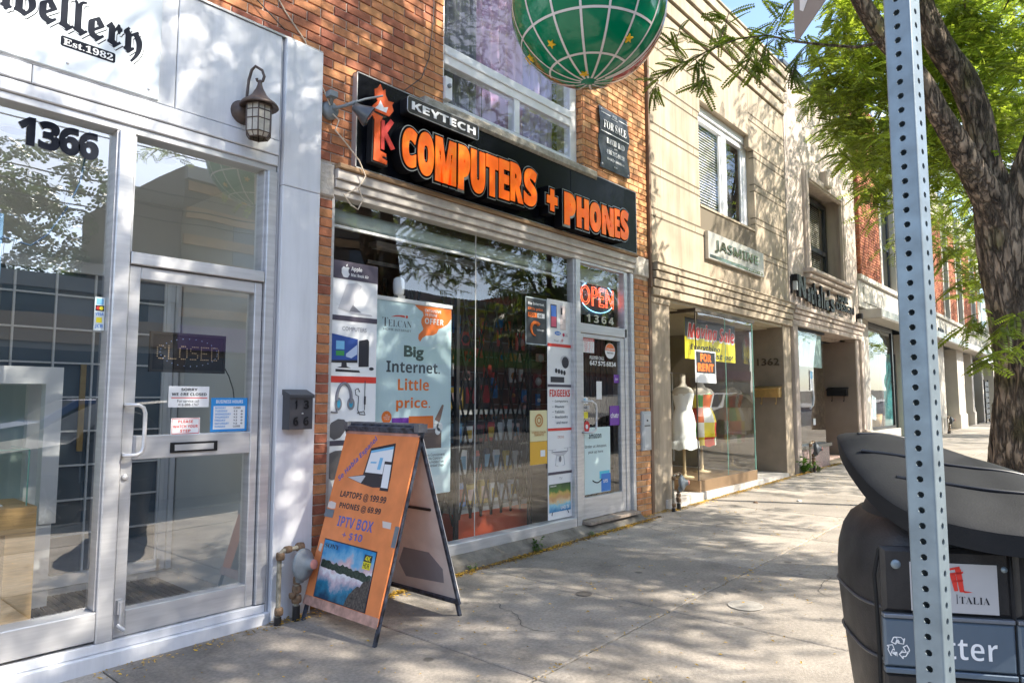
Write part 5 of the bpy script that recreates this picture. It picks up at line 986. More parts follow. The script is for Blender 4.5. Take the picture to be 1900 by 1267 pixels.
# upper window 1362
fw = FY(.12); mb = MB()
for a in ((8.50, 4.02, 8.62, 5.38), (10.28, 4.02, 10.42, 5.38), (8.62, 4.02, 10.28, 4.08), (8.62, 5.30, 10.28, 5.38), (9.50, 4.08, 9.66, 5.30)): mb.fbox(fw, *a, -.06, .0, .006)
mb.fbox(fw, 8.50, 5.385, 10.42, 5.50, -.08, .03, .004)
for a in ((8.62, 4.08, 8.66, 5.30), (9.46, 4.08, 9.50, 5.30), (9.66, 4.08, 9.71, 5.30), (10.22, 4.08, 10.28, 5.30)): mb.fbox(fw, *a, -.05, -.02)
uw2 = mb.build('window', white, D)
MB().quad(FY(.155), 8.66, 4.08, 9.46, 5.30).build('pane', GLS, uw2); MB().quad(FY(.155), 9.71, 4.08, 10.22, 5.30).build('pane', GLS, uw2)
for i in range(30):
    z = 4.10+.04*i; q = MB(); q.add([(8.63, .19, z), (9.49, .19, z), (9.49, .205, z+.022), (8.63, .205, z+.022)], [(0, 1, 2, 3)]); q.build('blind_slat', pwhite, uw2)
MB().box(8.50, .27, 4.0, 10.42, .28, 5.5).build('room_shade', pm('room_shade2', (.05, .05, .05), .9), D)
JM = thing('boutique_sign', 'mirror lettered silver sign plate on the limestone wall of 1362', 'sign', (9.6, -.04, 3.4))
MB().fbox(F0, 8.60, 3.285, 10.57, 3.665, .002, .055, .003).build('plate', pm('satin_steel', (.47, .45, .41), .35, .3, var=.12, sc=5), JM)
mir = pm('mirror_letters', (.30, .32, .24), .08, .95)
text(F0, [('JASMINE', 8.80, 3.40, 10.32, 3.575)], .058, mir, JM, ext=.012, off=-.005); MB().quad(F0, 8.64, 3.305, 10.5, 3.35, .0565).build('mirror_strip', mir, JM)
text(F0, [('F A S H I O N', 9.95, 3.312, 10.45, 3.342)], .058, pwhite, JM)
# vitrine
V = thing('display_window', 'frameless glass corner display window of the dress shop on a bronze base', 'shop window', (9.2, .5, .2))
brn = pm('bronze_base', (.33, .22, .13), .35, .5, var=.12, sc=4)
mb = MB(); mb.box(8.30, .0, .195, 10.20, .05, .335); mb.box(8.30, .05, .195, 8.345, 1.9, .335); mb.box(8.345, .05, .195, 10.20, 1.9, .30); mb.build('base', brn, V)
mb = MB(); mb.box(8.28, -.0, 2.535, 10.25, .06, 2.575); mb.box(8.28, .06, 2.535, 8.345, 1.9, 2.575); mb.build('top_rail', pm('dark_rail', (.08, .065, .05), .5), V)
MB().quad(FY(.02), 8.31, .335, 9.22, 2.535).build('pane', GL, V); MB().quad(FY(.02), 9.226, .335, 10.19, 2.535).build('pane', GL, V)
MB().quad(Fr((8.31, .02, 0), (0, -1, 0)), -1.8, .335, 0, 2.535).build('side_pane', GLD, V); MB().quad(Fr((10.19, .02, 0), (0, 1, 0)), 0, .335, 1.8, 2.535).build('side_pane', GL, V)
mb = MB(); mb.box(8.303, .013, .335, 8.317, .027, 2.535); mb.build('corner_joint', pm('dark_rail', 0), V); mb = MB(); mb.box(9.22, .017, .335, 9.226, .023, 2.535); mb.box(10.185, .013, .335, 10.197, .027, 2.535); mb.build('glass_edge', pm('glass_edge', 0), V)
olive = pm('olive_wall', (.75, .68, .26), .7, var=.05)
mb = MB(); mb.box(7.6, 2.2, .2, 9.3, 2.25, 2.56); mb.build('back_wall', olive, V); mb = MB(); mb.box(9.3, 2.2, .2, 11.45, 2.25, 2.56); mb.build('back_wall', pm('blue_grey_wall', (.16, .22, .25), .6, var=.2, sc=2), V)
MB().box(9.75, 2.1, .3, 9.80, 2.19, 2.5).build('post', pwhite, V)
RK = thing('clothes_rail', 'chrome clothes rail at the back of the dress shop display window', 'clothes rail', (9.6, 1.75, .3)); mb = MB(); mb.tube([(8.5, 1.75, .32), (8.5, 1.75, 1.85), (10.9, 1.75, 1.85), (10.9, 1.75, .32)], .015, 6); mb.build('rail', alu, RK)
for i_, (c_, w_) in enumerate((('3A6AA8', 'blue'), ('C8435A', 'rose'), ('E8E0C8', 'cream'), ('3F7F5A', 'green'), ('D88A2A', 'amber'), ('6A4A8A', 'violet'), ('B8C8D8', 'pale blue'), ('222228', 'black'))):
    x_ = 8.7+.28*i_; t = thing('hanging_garment', w_+' garment hanging on the clothes rail of the dress shop', 'garment', (x_, 1.75, 1.8), 'garments on the clothes rail')
    h_ = .75+.12*(i_ % 3); MB().poly(FY(1.78), [(x_-.12-.03*(i_ % 2), 1.78-h_), (x_+.12, 1.78-h_+.03), (x_+.10, 1.55), (x_+.15, 1.50), (x_+.04, 1.78), (x_-.04, 1.78), (x_-.15, 1.52), (x_-.10, 1.55)], 0, .07).build('cloth', pm('garment_'+c_, c_, .8, var=.25, sc=14), t)
    MB().tube([(x_, 1.75, 1.78), (x_, 1.75, 1.86)], .004, 5).build('hanger', alu, t)
def mannequin(x, y, zf, zd0, zd1, zn, lab, mats, w_, flare=1.1, free=None):
    t = thing('mannequin', lab, 'mannequin', (x, y, zf)); w_ *= 1.22; pale = pm('mannequin_cloth', (.62, .56, .48), .7)
    MB().lathe((x, y, zf), [(0, .0), (.13, 0), (.13, .02), (.03, .035), (.022, .06), (.028, .09), (.02, .12), (.02, zd0-zf+.2)], 16).build('stand', pm('pale_wood', (.55, .42, .24), .5, var=.1), t)
    H = zd1-zd0
    MB().lathe((x, y, zd0), [(w_*.5, H*.9), (w_*.52, H*.96), (w_*.42, H*1.02), (w_*.2, H*1.06), (w_*.13, H*1.12), (w_*.14, zn-zd0-.01), (0, zn-zd0)], 20, sq=(1, .7)).build('torso', pale, t)
    q = MB(); n = 32; prof = [(flare*.62, 0), (flare*.60, .12), (.56, .16), (.54, .3), (.56, .42), (.50, .55), (.38, .68), (.44, .8), (.50, .92), (.42, .98)]
    vs = []
    for i, (r, h) in enumerate(prof):
        for j in range(n):
            a = j*2*math.pi/n; fold = 1+(.09 if i < 2 else .03)*math.sin(a*7+i*.3)
            vs.append((x+w_*r*fold*math.cos(a), y+w_*r*.75*fold*math.sin(a), zd0+H*h+(.015*math.sin(a*7) if i == 0 else 0)))
    q.add(vs, [(i*n+j, i*n+(j+1) % n, (i+1)*n+(j+1) % n, (i+1)*n+j) for i in range(len(prof)-1) for j in range(n)], True)
    if len(mats) > 1:
        for i in range(len(q.mi)): q.mi[i] = mats_pick(i, n)
    q.build('dress', mats, t); return t
def mats_pick(i, n):
    r, c = divmod(i, n); return ((c//5)*3+(r//2)*2+(c//9)) % 5
mannequin(8.80, .47, .30, .70, 1.52, 1.74, 'mannequin in a white lace dress nearest the glass corner', [pm('white_lace', (.82, .82, .80), .8, bump=.8, bs=90)], .30)
cols = [pm('dress_'+k, c, .7) for k, c in (('orange', 'E8702A'), ('yellow', 'E8D23A'), ('green', '4FA03A'), ('white', 'EFEDE6'), ('red', 'C83A26'))]
mannequin(9.65, .62, .30, .70, 1.52, 1.74, 'mannequin in an orange yellow and green patterned dress', cols, .40, .85)
mannequin(8.62, 1.25, .30, .9, 1.72, 1.95, 'mannequin in a blue flowered top at the back of the display window', [pm('blue_flower', (.10, .14, .30), .7, var=.9, sc=25)], .30, .8)
SB = thing('sale_banner', 'black and yellow Moving Sale banner hung inside the dress shop window', 'banner', (9.7, .5, 2.3)); fs = FY(.22)
MB().fbox(fs, 8.40, 1.93, 10.03, 2.49, -.004, 0).build('sheet', yel, SB); MB().quad(fs, 8.40, 2.23, 10.03, 2.49, .001).build('black_band', blk, SB)
text(fs, [('Moving Sale', 8.48, 2.16, 10.0, 2.43, 'sital')], .003, redp, SB, off=.02); text(Fr((-.014, .22, -.014)), [('Moving Sale', 8.475, 2.145, 10.03, 2.455, 'sital')], .002, pwhite, SB, 'lettering_edge', off=.045)
text(fs, [('Everything', 8.55, 2.04, 9.5, 2.14, 'sital'), ('must go!', 9.02, 1.94, 9.95, 2.035, 'sital')], .0015, blk, SB, off=.01)
RSg = thing('for_rent_sign', 'orange and black FOR RENT sign leaning on the dress shop glass', 'sign', (8.6, 0, 1.6)); fs = FY(.014)
MB().fbox(fs, 8.27, 1.60, 8.89, 2.03, -.004, 0).build('sheet', pwhite, RSg); MB().quad(fs, 8.30, 1.73, 8.86, 2.01, .001).build('black_field', blk, RSg)
text(fs, [('FOR', 8.42, 1.88, 8.75, 1.99), ('RENT', 8.34, 1.75, 8.83, 1.86)], .002, orange, RSg, off=.05)
def wallbox(x, y0_, z, lab, m, hooks):
    t = thing('mailbox', lab, 'mailbox', (x, y0_, z))
    MB().box(x-.13, y0_, z, x, y0_+.40, z+.15).build('body', m, t); MB().poly(Fr((x, y0_-.01, z+.155), (-1, 0, 0)), [(0, 0), (.14, -.035), (.145, -.01), (0, .03)], 0, .42).build('lid', m, t)
    mb = MB()
    for yy in (y0_+.08, y0_+.32): mb.tube([(x-.03, yy, z), (x-.03, yy, z-.09), (x-.05, yy, z-.12), (x-.075, yy, z-.105), (x-.075, yy, z-.085)], .006, 6)
    mb.build('hook', hooks, t)
wallbox(11.445, .05, 1.42, 'brass mailbox with newspaper hooks on the 1362 entry wall', gold, gold)
wallbox(15.70, .17, 1.46, 'black mailbox with newspaper hooks in the salon entry', blkm, blkm)

# ------------------------------------------------------------------ 1360: stucco salon
E_ = thing('stucco_building', 'pinkish stucco building with the hair salon and black letters', 'building', (14, 0, 0))
def sbox(x0, y0_, z0, x1, y1_, z1, name='wall', m=stucco): return MB().box(x0, y0_, z0, x1, y1_, z1).build(name, m, E_)
sbox(11.83, 0, 3.0, 12.74, .5, 7.28); sbox(15.08, 0, 3.0, 16.10, .5, 7.28); sbox(12.742, 0, 3.0, 15.078, .5, 3.70); sbox(12.742, 0, 5.52, 15.078, .5, 7.28)
sbox(11.82, -.04, 7.282, 16.12, .6, 7.36, 'roof_flashing', pm('dark_flashing', (.07, .08, .09), .4, .4))
sbox(11.84, .5, 2.6, 16.08, 8, 7.2, 'core', dark)
fx = F0; mb = MB()
for a in ((12.68, 3.70, 12.86, 5.60), (14.96, 3.70, 15.14, 5.60), (12.86, 5.42, 14.96, 5.60)):
    mb.fbox(fx, *a, -.01, .05, .01); mb.fbox(fx, a[0]+.03, a[1]+.03, a[2]-.03, a[3]-.03, .05, .075, .01)
mb.build('window_surround', stucco, E_)
MB().fbox(fx, 13.74, 5.50, 14.02, 5.80, -.01, .14, .02).build('keystone', stucco, E_)
mb = MB(); mb.fbox(fx, 12.58, 3.66, 15.26, 3.74, -.1, .17, .02); mb.fbox(fx, 12.62, 3.57, 15.22, 3.655, -.01, .12, .02); mb.fbox(fx, 12.68, 3.48, 15.16, 3.565, -.01, .07, .02); mb.build('window_sill', stucco, E_)
fw = FY(.26); bf = pm('black_window_frame', (.02, .022, .028), .35, var=.1); mb = MB()
for a in ((12.86, 3.74, 12.98, 5.42), (14.84, 3.74, 14.96, 5.42), (12.98, 3.74, 14.84, 3.82), (12.98, 5.32, 14.84, 5.42), (12.98, 4.33, 14.84, 4.43), (13.62, 3.82, 13.72, 4.33)): mb.fbox(fw, *a, -.06, 0, .006)
w3 = mb.build('window', bf, E_)
for a in ((12.98, 3.82, 13.62, 4.33), (13.72, 3.82, 14.84, 4.33), (12.98, 4.43, 14.84, 5.32)): MB().quad(FY(.30), *a).build('pane', GLS, w3)
q = MB()
for i in range(36): z = 3.84+.042*i; q.add([(12.98, .36, z), (14.84, .36, z), (14.84, .375, z+.024), (12.98, .375, z+.024)], [(0, 1, 2, 3)])
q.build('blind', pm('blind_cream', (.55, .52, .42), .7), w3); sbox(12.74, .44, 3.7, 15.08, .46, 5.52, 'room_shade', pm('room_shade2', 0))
for z0, z1, d in ((2.93, 3.0, .12), (2.855, 2.925, .09), (2.76, 2.85, .06), (2.66, 2.755, .04)): MB().fbox(fx, 11.845, z0, 16.14, z1, -.4, d, .008).build('cornice_band', stucco, E_)
mb = MB()
for a, d in (((11.845, .12, 12.05, 2.655), .05), ((12.05, .12, 12.12, 2.655), .025)): mb.fbox(fx, *a, -.3, d, .01)
mb.build('pilaster', stucco, E_); mb = MB()
for a, d in (((15.72, .1, 15.92, 2.655), .02), ((15.925, .1, 16.14, 2.655), .07)): mb.fbox(fx, *a, -.2, d, .01)
mb.fbox(fx, 15.90, .1, 16.18, .75, -.2, .12, .02); mb.build('pilaster', stucco, E_)
sbox(15.705, .004, .15, 15.7195, 3, 2.61, 'entry_wall', pm('salon_taupe', (.27, .21, .17), .8, var=.12, sc=2, bump=.1)); sbox(12.1, .3, 2.62, 15.75, 3, 2.70, 'soffit', stucco)
sbox(12.12, .02, .1, 13.75, .3, .52, 'granite_plinth', pm('pink_granite', (.42, .29, .26), .4, var=.5, sc=70)); sbox(12.12, -.02, .52, 13.80, .34, .58, 'plinth_cap', pm('dark_granite', (.08, .08, .075), .3, var=.4, sc=60))
sbox(12.1, .3, -.1, 15.8, 3, .21, 'entry_floor', pm('entry_pink', (.40, .29, .25), .6, var=.1))
mb = MB(); mb.fbox(FY(.05), 12.12, 2.62, 13.80, 2.66, -.05, .01); mb.fbox(FY(.05), 12.12, .58, 12.16, 2.62, -.05, 0); mb.build('salon_frame', blkm, E_)
MB().quad(FY(.08), 12.16, .58, 13.78, 2.62).build('shop_window', GL, E_); MB().quad(Fr((13.78, .08, 0), (0, 1, 0)), 0, .58, 2.4, 2.62).build('side_pane', GL, E_)
sbox(12.16, .10, 1.98, 13.76, .106, 2.60, 'window_blind', pm('mint_blind', (.48, .66, .64), .7, var=.05, sc=3)); sbox(13.28, .60, .6, 13.45, .65, 2.5, 'grey_post', pm('post_grey', (.22, .26, .24), .6)); sbox(12.16, 2.4, .2, 15.72, 2.5, 2.62, 'back_wall', pm('salon_back', (.05, .06, .06), .7, var=.4, sc=2))
q = MB(); q.tube([(13.05, .12, 1.22), (13.1, .08, 1.28), (13.12, .07, 1.42), (13.1, .08, 1.54), (13.05, .12, 1.60)], .02, 8); q.build('door_handle', alu, E_)
t, f = sticker('salon_sticker', 'tall blue and white sticker on the salon glass', 'sticker', 12.95, 1.55, 13.12, 1.92, pwhite, .07); MB().quad(f, 12.97, 1.76, 13.10, 1.90, .001).build('panel', pm('tile_cyan', 0), t)
t, f = sticker('salon_sticker', 'tiny white sticker low on the salon glass', 'sticker', 13.05, .92, 13.18, 1.04, pwhite, .07)
NS = thing('salon_sign', 'raised black lettering on the stucco wall above the hair salon entry', 'sign', (13.8, -.05, 3.3)); fn = FY(-.02)
bk2 = pm('sign_black', (.015, .015, .018), .4)
specs = [('N', 12.05, 3.16, 12.42, 3.54), ('a', 12.50, 3.12, 12.64, 3.36), ('t', 12.68, 3.10, 12.84, 3.40), ('h', 12.88, 3.08, 13.02, 3.50), ('a', 13.06, 3.08, 13.2, 3.32), ('l', 13.28, 3.07, 13.34, 3.50), ('i', 13.42, 3.08, 13.48, 3.40), ('e', 13.54, 3.07, 13.72, 3.26), ("'", 13.75, 3.36, 13.79, 3.47), ('S', 13.84, 3.06, 14.08, 3.32)]
for c, a0, b0, a1, b1 in specs: text(fn, [(c, a0, b0, a1, b1, 'sans')], .02, bk2, NS, 'letter', ext=.05, off=.03)
text(fn, [('HAIR', 14.45, 3.34, 15.15, 3.47, 'plain'), ('DESIGN', 14.30, 3.16, 15.55, 3.31, 'plain')], .01, bk2, NS, 'letters', ext=.03, off=.02); text(fn, [('416-651-1088', 14.42, 3.045, 15.45, 3.10)], .001, bk2, NS)
def sconce(x, z, lab):
    t = thing('wall_light', lab, 'wall light', (x, -.02, z)); MB().box(x-.05, -.11, z, x+.05, 0, z+.11).build('head', blkm, t); mb = MB(); mb.box(x-.09, -.03, z-.22, x-.06, .0, z+.08); mb.build('fin', blkm, t); MB().box(x-.035, -.09, z-.16, x+.035, -.03, z-.002).build('shade', pm('pale_shade', (.55, .56, .55), .4), t)
sconce(11.97, 3.42, 'square black wall light at the left of the salon letters'); sconce(15.95, 3.12, 'square black wall light at the right of the salon letters')
regulator(12.30, -.13, .16, 'dark gas regulator in front of the pink granite plinth of the salon', 1.1, pm('dark_meter', (.10, .11, .12), .5))

# ------------------------------------------------------------------ 1356: red brick terrace
H = thing('brick_terrace', 'long red brick terrace with a pale stone band and metal canopy', 'building', (24, 0, 0))
X0 = 16.2; bays = [(18.30, 19.75), (22.6, 24.1), (26.6, 27.5), (29.2, 30.4), (32.6, 33.6)]; XE = 34.5
stb = pm('pale_stone_band', (.55, .51, .45), .85, var=.08, sc=2)
def hb(a0, b0, a1, b1, d0=-.4, d=.0, name='stone_band', m=stb, e=.008): MB().fbox(F0, a0, b0, a1, b1, d0, d, e).build(name, m, H)
hb(X0-.02, 3.42, XE, 4.02, -.4, .0); hb(X0-.02, 4.024, XE, 4.14, -.4, .06)
for k in range(5): hb(X0+.35+3.7*k, 3.55, X0+3.6+3.7*k, 3.90, -.02, .02)
JH = []
edges = [X0]+[v for b in bays for v in b]+[XE]
zt = 8.3
for i in range(0, len(edges), 2):
    a, b = edges[i], edges[i+1]
    if i == 0:
        JH += [(FY(-.06), q) for q in brick_rects(X0, 4.15, X0+.55, zt, .2)]; JH += [(FY(0), q) for q in brick_rects(X0+.62, 4.15, b-.12, zt, .2)]
        JH += [(Fr((X0, .5, 0), (0, -1, 0)), q) for q in brick_rects(0, 4.15, .56, zt, .2)]
    else: JH += [(FY(0), q) for q in brick_rects(a+.12, 4.15, b-.12, min(zt, 7.4), .2)]
lay(JH, H, B_RD, 300)
mb = MB(); mb.box(X0+.006, -.054, 4.14, X0+.556, .4, zt)
for i in range(0, len(edges), 2): mb.box(edges[i]+(.56 if i == 0 else 0), .006, 4.14, edges[i+1], .4, zt)
mb.build('mortar_wall', pm('light_mortar', (.52, .46, .38), .9), H)
for a, b in bays:
    mb = MB()
    for q in ((a-.12, 4.15, a+.02, 7.6), (b-.02, 4.15, b+.12, 7.6)): mb.fbox(F0, *q, -.1, .03, .01)
    mb.build('window_surround', stb, H)
    mb = MB()
    for q in ((a+.02, 4.15, a+.10, 7.5), (b-.10, 4.15, b-.02, 7.5), ((a+b)/2-.04, 4.15, (a+b)/2+.04, 7.5), (a+.1, 4.15, b-.1, 4.22), (a+.1, 5.2, b-.1, 5.28), (a+.1, 6.4, b-.1, 6.48)): mb.fbox(FY(.12), *q, -.05, 0)
    wo = mb.build('window', pm('navy_frame', (.03, .04, .06), .4), H); MB().quad(FY(.14), a+.1, 4.15, b-.1, 7.5).build('pane', GLS, wo)
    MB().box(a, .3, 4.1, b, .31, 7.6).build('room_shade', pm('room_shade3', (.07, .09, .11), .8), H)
MB().box(X0+.3, .42, 4.2, XE, 9, zt).build('core', dark, H)
lay([(Fr((X0+.28, 6, 0), (0, -1, 0)), q) for q in brick_rects(0, 6.9, 5.5, 8.8, .2)], H, B_DK, 60)
MB().box(X0+.29, .5, 6.8, X0+.6, 6, 8.8).build('parapet_core', dark, H); MB().box(X0+.2, .4, 8.8, X0+.7, 6.1, 8.9).build('parapet_cap', pm('dark_flashing', 0), H)
mb = MB(); mb.fbox(F0, X0+.1, 3.16, XE, 3.36, -.05, .42, .02); mb.build('canopy', pm('canopy_metal', (.50, .49, .46), .35, .5, var=.15, sc=3), H)
MB().fbox(F0, X0+.13, 3.15, XE-.03, 3.158, .0, .40).build('canopy_soffit', pm('canopy_soffit', (.45, .42, .37), .6), H)
mb = MB(); mb.fbox(F0, 21.3, 3.37, 25.6, 3.40, .1, .14); mb.build('sign_rail', blkm, H); text(FY(-.12), [('TRATTORIA  BAR', 21.5, 3.40, 25.4, 3.62)], .0, bk2, H, ext=.03)
for i, (a, b) in enumerate(((X0, 16.75), (20.9, 21.3), (24.9, 25.9), (28.4, 29.8), (31.6, 32.0))):
    g = gz(a); MB().fbox(F0, a, g-.2, b, 3.15, -1.2, .02, .01).build('pilaster', stb, H); MB().fbox(F0, a-.03, g-.2, b+.03, g+.5, -.1, .06, .02).build('pilaster_base', stb, H)
def shopfront(a, b, doorx=None, m=pm('black_window_frame', 0), ph=.45, inn=.35):
    g = gz((a+b)/2); MB().box(a, inn-.1, g-.2, b, inn+.05, g+ph).build('stall_riser', stb, H)
    mb = MB(); 
    for q in ((a, g+ph, a+.08, 3.15), (b-.08, g+ph, b, 3.15), (a+.08, g+ph, b-.08, g+ph+.07), (a+.08, 3.05, b-.08, 3.15)): mb.fbox(FY(inn), *q, -.05, 0)
    fo = mb.build('shopfront_frame', m, H); MB().quad(FY(inn+.03), a+.08, g+ph+.07, b-.08, 3.05).build('pane', GL, fo)
    MB().box(a, inn+1.5, g, b, inn+1.55, 3.15).build('shop_interior', pm('far_interior', (.09, .12, .13), .7, var=.7, sc=1.5), H)
shopfront(16.76, 19.35, inn=.06); shopfront(21.32, 24.88); shopfront(25.92, 28.38); shopfront(29.82, 31.58); shopfront(32.02, 34.3, ph=.6)
g = gz(20); MB().box(19.40, .35, g, 19.55, .42, 3.15).build('door_frame', pm('black_window_frame', 0), H); MB().box(19.56, .38, g, 20.75, .42, 2.6).build('door', pm('teal_door', (.05, .24, .26), .4), H); MB().box(19.56, .36, 2.62, 20.88, .44, 3.14).build('door_head', pm('black_window_frame', 0), H); MB().box(20.76, .33, g, 20.89, .45, 2.61).build('door_frame', pm('black_window_frame', 0), H)
MB().box(19.38, -.0, g-.2, 20.9, .4, g+.12).build('door_step', stb, H); MB().box(16.7, .5, 3.0, 34.4, 2.2, 3.15).build('ceiling', pm('canopy_soffit', 0), H); MB().box(16.6, 2.0, .1, 34.4, 2.2, 3.1).build('back_wall', dark, H)
regulator(25.2, -.16, gz(25.2), 'small gas regulator at the far pilaster of the brick terrace', 1.2, pm('dark_meter', 0))
regulator(36.0, -.16, gz(36), 'distant gas regulator beside the white fronted shop', 1.6, pm('dark_meter', 0))
for i, (x, h_, w_, c) in enumerate(((17.25, .95, .07, 'C9D6A8'), (17.7, .55, .35, 'B8D0D8'), (18.2, .3, .3, 'C0A070'))):
    t = thing('window_display_item', ('pale green roll standing in the first terrace window', 'white printed bag lying in the first terrace window', 'straw basket in the first terrace window')[i], ('roll', 'bag', 'basket')[i], (x, .3, .8))
    if i == 0: MB().lathe((x, .25, .74), [(0, 0), (w_, 0), (w_*.9, h_), (0, h_)], 14).build('roll', pm('display_'+c, c, .6), t)
    elif i == 1: MB().poly(FY(.25), [(x-.2, .95), (x+.2, .9), (x+.26, 1.42), (x-.1, 1.5)], 0, .08).build('bag', pm('display_'+c, c, .6, var=.3, sc=9), t)
    else: MB().lathe((x, .25, .74), [(0, 0), (w_*.35, 0), (w_*.5, h_), (w_*.42, h_)], 16).build('basket', pm('display_'+c, c, .8, bump=.6), t)
# far buildings beyond
K = thing('white_shop_building', 'distant pale fronted shop building past the brick terrace', 'building', (40, 0, .5))
def kb(x0, y0_, z0, x1, y1_, z1, n, m): return MB().box(x0, y0_, z0, x1, y1_, z1).build(n, m, K)
kb(34.55, .0, 3.6, 46, 6, 8.0, 'wall', pm('pale_render', (.50, .47, .42), .9, var=.06)); kb(34.55, -.06, 3.0, 46, .0, 3.6, 'sign_band', pwhite); kb(34.55, 0, .3, 35.0, 1, 3.0, 'pilaster', stb); kb(38.4, 0, .3, 39.0, 1, 3.0, 'pilaster', stb); kb(45.5, 0, .3, 46, 1, 3.0, 'pilaster', stb)
kb(35, .5, .3, 38.4, .6, 3.0, 'dark_door', pm('dark_grey_door', (.06, .065, .07), .5)); kb(39, .3, .3, 45.5, .6, 1.0, 'stall_riser', stb); kb(39, .6, 1.0, 45.5, .65, 3, 'window_back', pm('pale_window', (.40, .46, .46), .3, var=.2)); MB().quad(FY(.35), 39, 1.0, 45.5, 3.0).build('pane', GL, K)
for i in range(4): kb(35.3+2.7*i, -.02, 4.6, 36.6+2.7*i, .02, 6.6, 'window', pm('far_glass', (.08, .10, .12), .1))
kb(34.55, -.1, 8.0, 46, 6, 8.3, 'cornice', stb)
LL = thing('brick_block', 'far brick block at the end of the street', 'building', (60, 0, .6))
MB().box(46.1, 0, .4, 90, 8, 9).build('wall', pm('far_brick', (.33, .15, .09), .9, var=.15, sc=3), LL); mb = MB()
for i in range(12): mb = MB(); mb.box(47+3.5*i, -.03, 5, 48.6+3.5*i, .02, 7); mb.build('window', pm('far_glass', 0), LL); MB().box(47+3.5*i, -.03, 1.4, 49.6+3.5*i, .02, 3.4).build('shop_window', pm('far_glass', 0), LL)
AF = thing('pavement_sign', 'dark slatted sign board standing by the distant shop door', 'sign', (33.9, -.2, .5))
for k in range(7): MB().box(33.2, -.25, .62+.22*k, 34.2, -.2, .80+.22*k).build('slat', pm('dark_grey_door', 0), AF)
mb = MB(); mb.box(33.15, -.24, .47, 33.2, -.2, 2.2); mb.box(34.2, -.24, .47, 34.25, -.2, 2.2); mb.build('frame', blkm, AF)
# ------------------------------------------------------------------ hanging globe
GC = Vector((3.17, -1.87, 3.66)); GR = .452
HG = thing('globe_ornament', 'hanging green and red globe with white grid lines and gold stars', 'ornament', GC)
ggreen = pm('green_acrylic', (.0, .20, .09), .12, coat=.25, var=.12, sc=2, spec=.35); gred = pm('red_acrylic', (.45, .012, .02), .14, coat=.5); gwh = pm('globe_white', (.72, .68, .66), .3)
nrm = math.atan2(-.62, -.78)-.35
def sp(pol, az, r=GR): return GC+Vector((math.sin(pol)*math.cos(az)*r, math.sin(pol)*math.sin(az)*r, -math.cos(pol)*r))
def hemi(a0, a1, m, nm):
    q = MB(); na, npz = 36, 32; vs = [sp(math.pi*i/npz, a0+(a1-a0)*j/na) for i in range(npz+1) for j in range(na+1)]
    q.add(vs, [(i*(na+1)+j, i*(na+1)+j+1, (i+1)*(na+1)+j+1, (i+1)*(na+1)+j)[::-1] for i in range(npz) for j in range(na)], True); return q.build(nm, m, HG)
hemi(nrm-math.pi*.56, nrm+math.pi*.52, ggreen, 'green_half'); hemi(nrm+math.pi*.52, nrm+math.pi*1.44, gred, 'red_half')
hemi_cap = MB(); vs = [sp(R(18)*i/8, j*2*math.pi/36, GR*1.0015) for i in range(9) for j in range(36)]; hemi_cap.add(vs, [(i*36+j, i*36+(j+1) % 36, (i+1)*36+(j+1) % 36, (i+1)*36+j)[::-1] for i in range(8) for j in range(36)], True); hemi_cap.build('green_cap', ggreen, HG)
mb = MB()
def arcstrip(f, n, w=.0065, closed=False):
    P_ = [f(k/n) for k in range(n+1)]
    for k in range(n):
        a, b = P_[k], P_[k+1]; t = (b-a).normalized(); nn = (a-GC).normalized(); s = t.cross(nn)*w; nb = (b-GC).normalized(); s2 = t.cross(nb)*w
        mb.add([a-s, a+s, b+s2, b-s2], [(0, 1, 2, 3)], True)
for k in range(8):
    az = nrm-math.pi/2+math.pi*(k+.45)/8; arcstrip(lambda t, az=az: sp(R(6+84*t), az, GR*1.004), 30)
for pol in (30, 60): arcstrip(lambda t, pol=pol: sp(R(pol), nrm-math.pi*.47+math.pi*.9*t, GR*1.004), 48)
for k in range(6):
    az = nrm+math.pi*.56+math.pi*.84*k/5; arcstrip(lambda t, az=az: sp(R(4+80*t), az, GR*1.004), 20, .006)
arcstrip(lambda t: sp(R(12+160*t), nrm+math.pi*.525, GR*1.006), 40, .012); arcstrip(lambda t: sp(R(12+160*t), nrm-math.pi*.56, GR*1.006), 40, .006)
mb.build('grid_line', gwh, HG)
mb = MB()
for a0, a1, p0, p1 in ((-.47, -.40, 78, 100), (.36, .47, 84, 104)):
    vs = [sp(R(p0+(p1-p0)*j/6), nrm+math.pi*(a0+(a1-a0)*i/8), GR*1.003) for j in range(7) for i in range(9)]
    mb.add(vs, [(j*9+i, j*9+i+1, (j+1)*9+i+1, (j+1)*9+i)[::-1] for j in range(6) for i in range(8)], True)
mb.build('white_band', gwh, HG)
def star(pol, az):
    c = sp(pol, az, GR*1.006); n_ = (c-GC).normalized(); u = n_.cross(Vector((0, 0, 1))).normalized(); v = n_.cross(u); q = MB()
    q.poly(Fr(c, u, v), [((.027 if k % 2 == 0 else .011)*math.sin(k*math.pi/5+.3), (.027 if k % 2 == 0 else .011)*math.cos(k*math.pi/5+.3)) for k in range(10)], -.004, .006)
    q.build('gold_star', pm('star_gold', (.85, .48, .02), .4), HG)
for p_, a_ in ((48, -.38), (43, -.14), (12, .0), (44, .33), (60, -.53)): star(R(p_), nrm+math.pi*a_)
MB().tube([GC+Vector((0, 0, GR)), GC+Vector((0, 0, GR+1.6))], .01, 8).build('hanger', steel, HG)

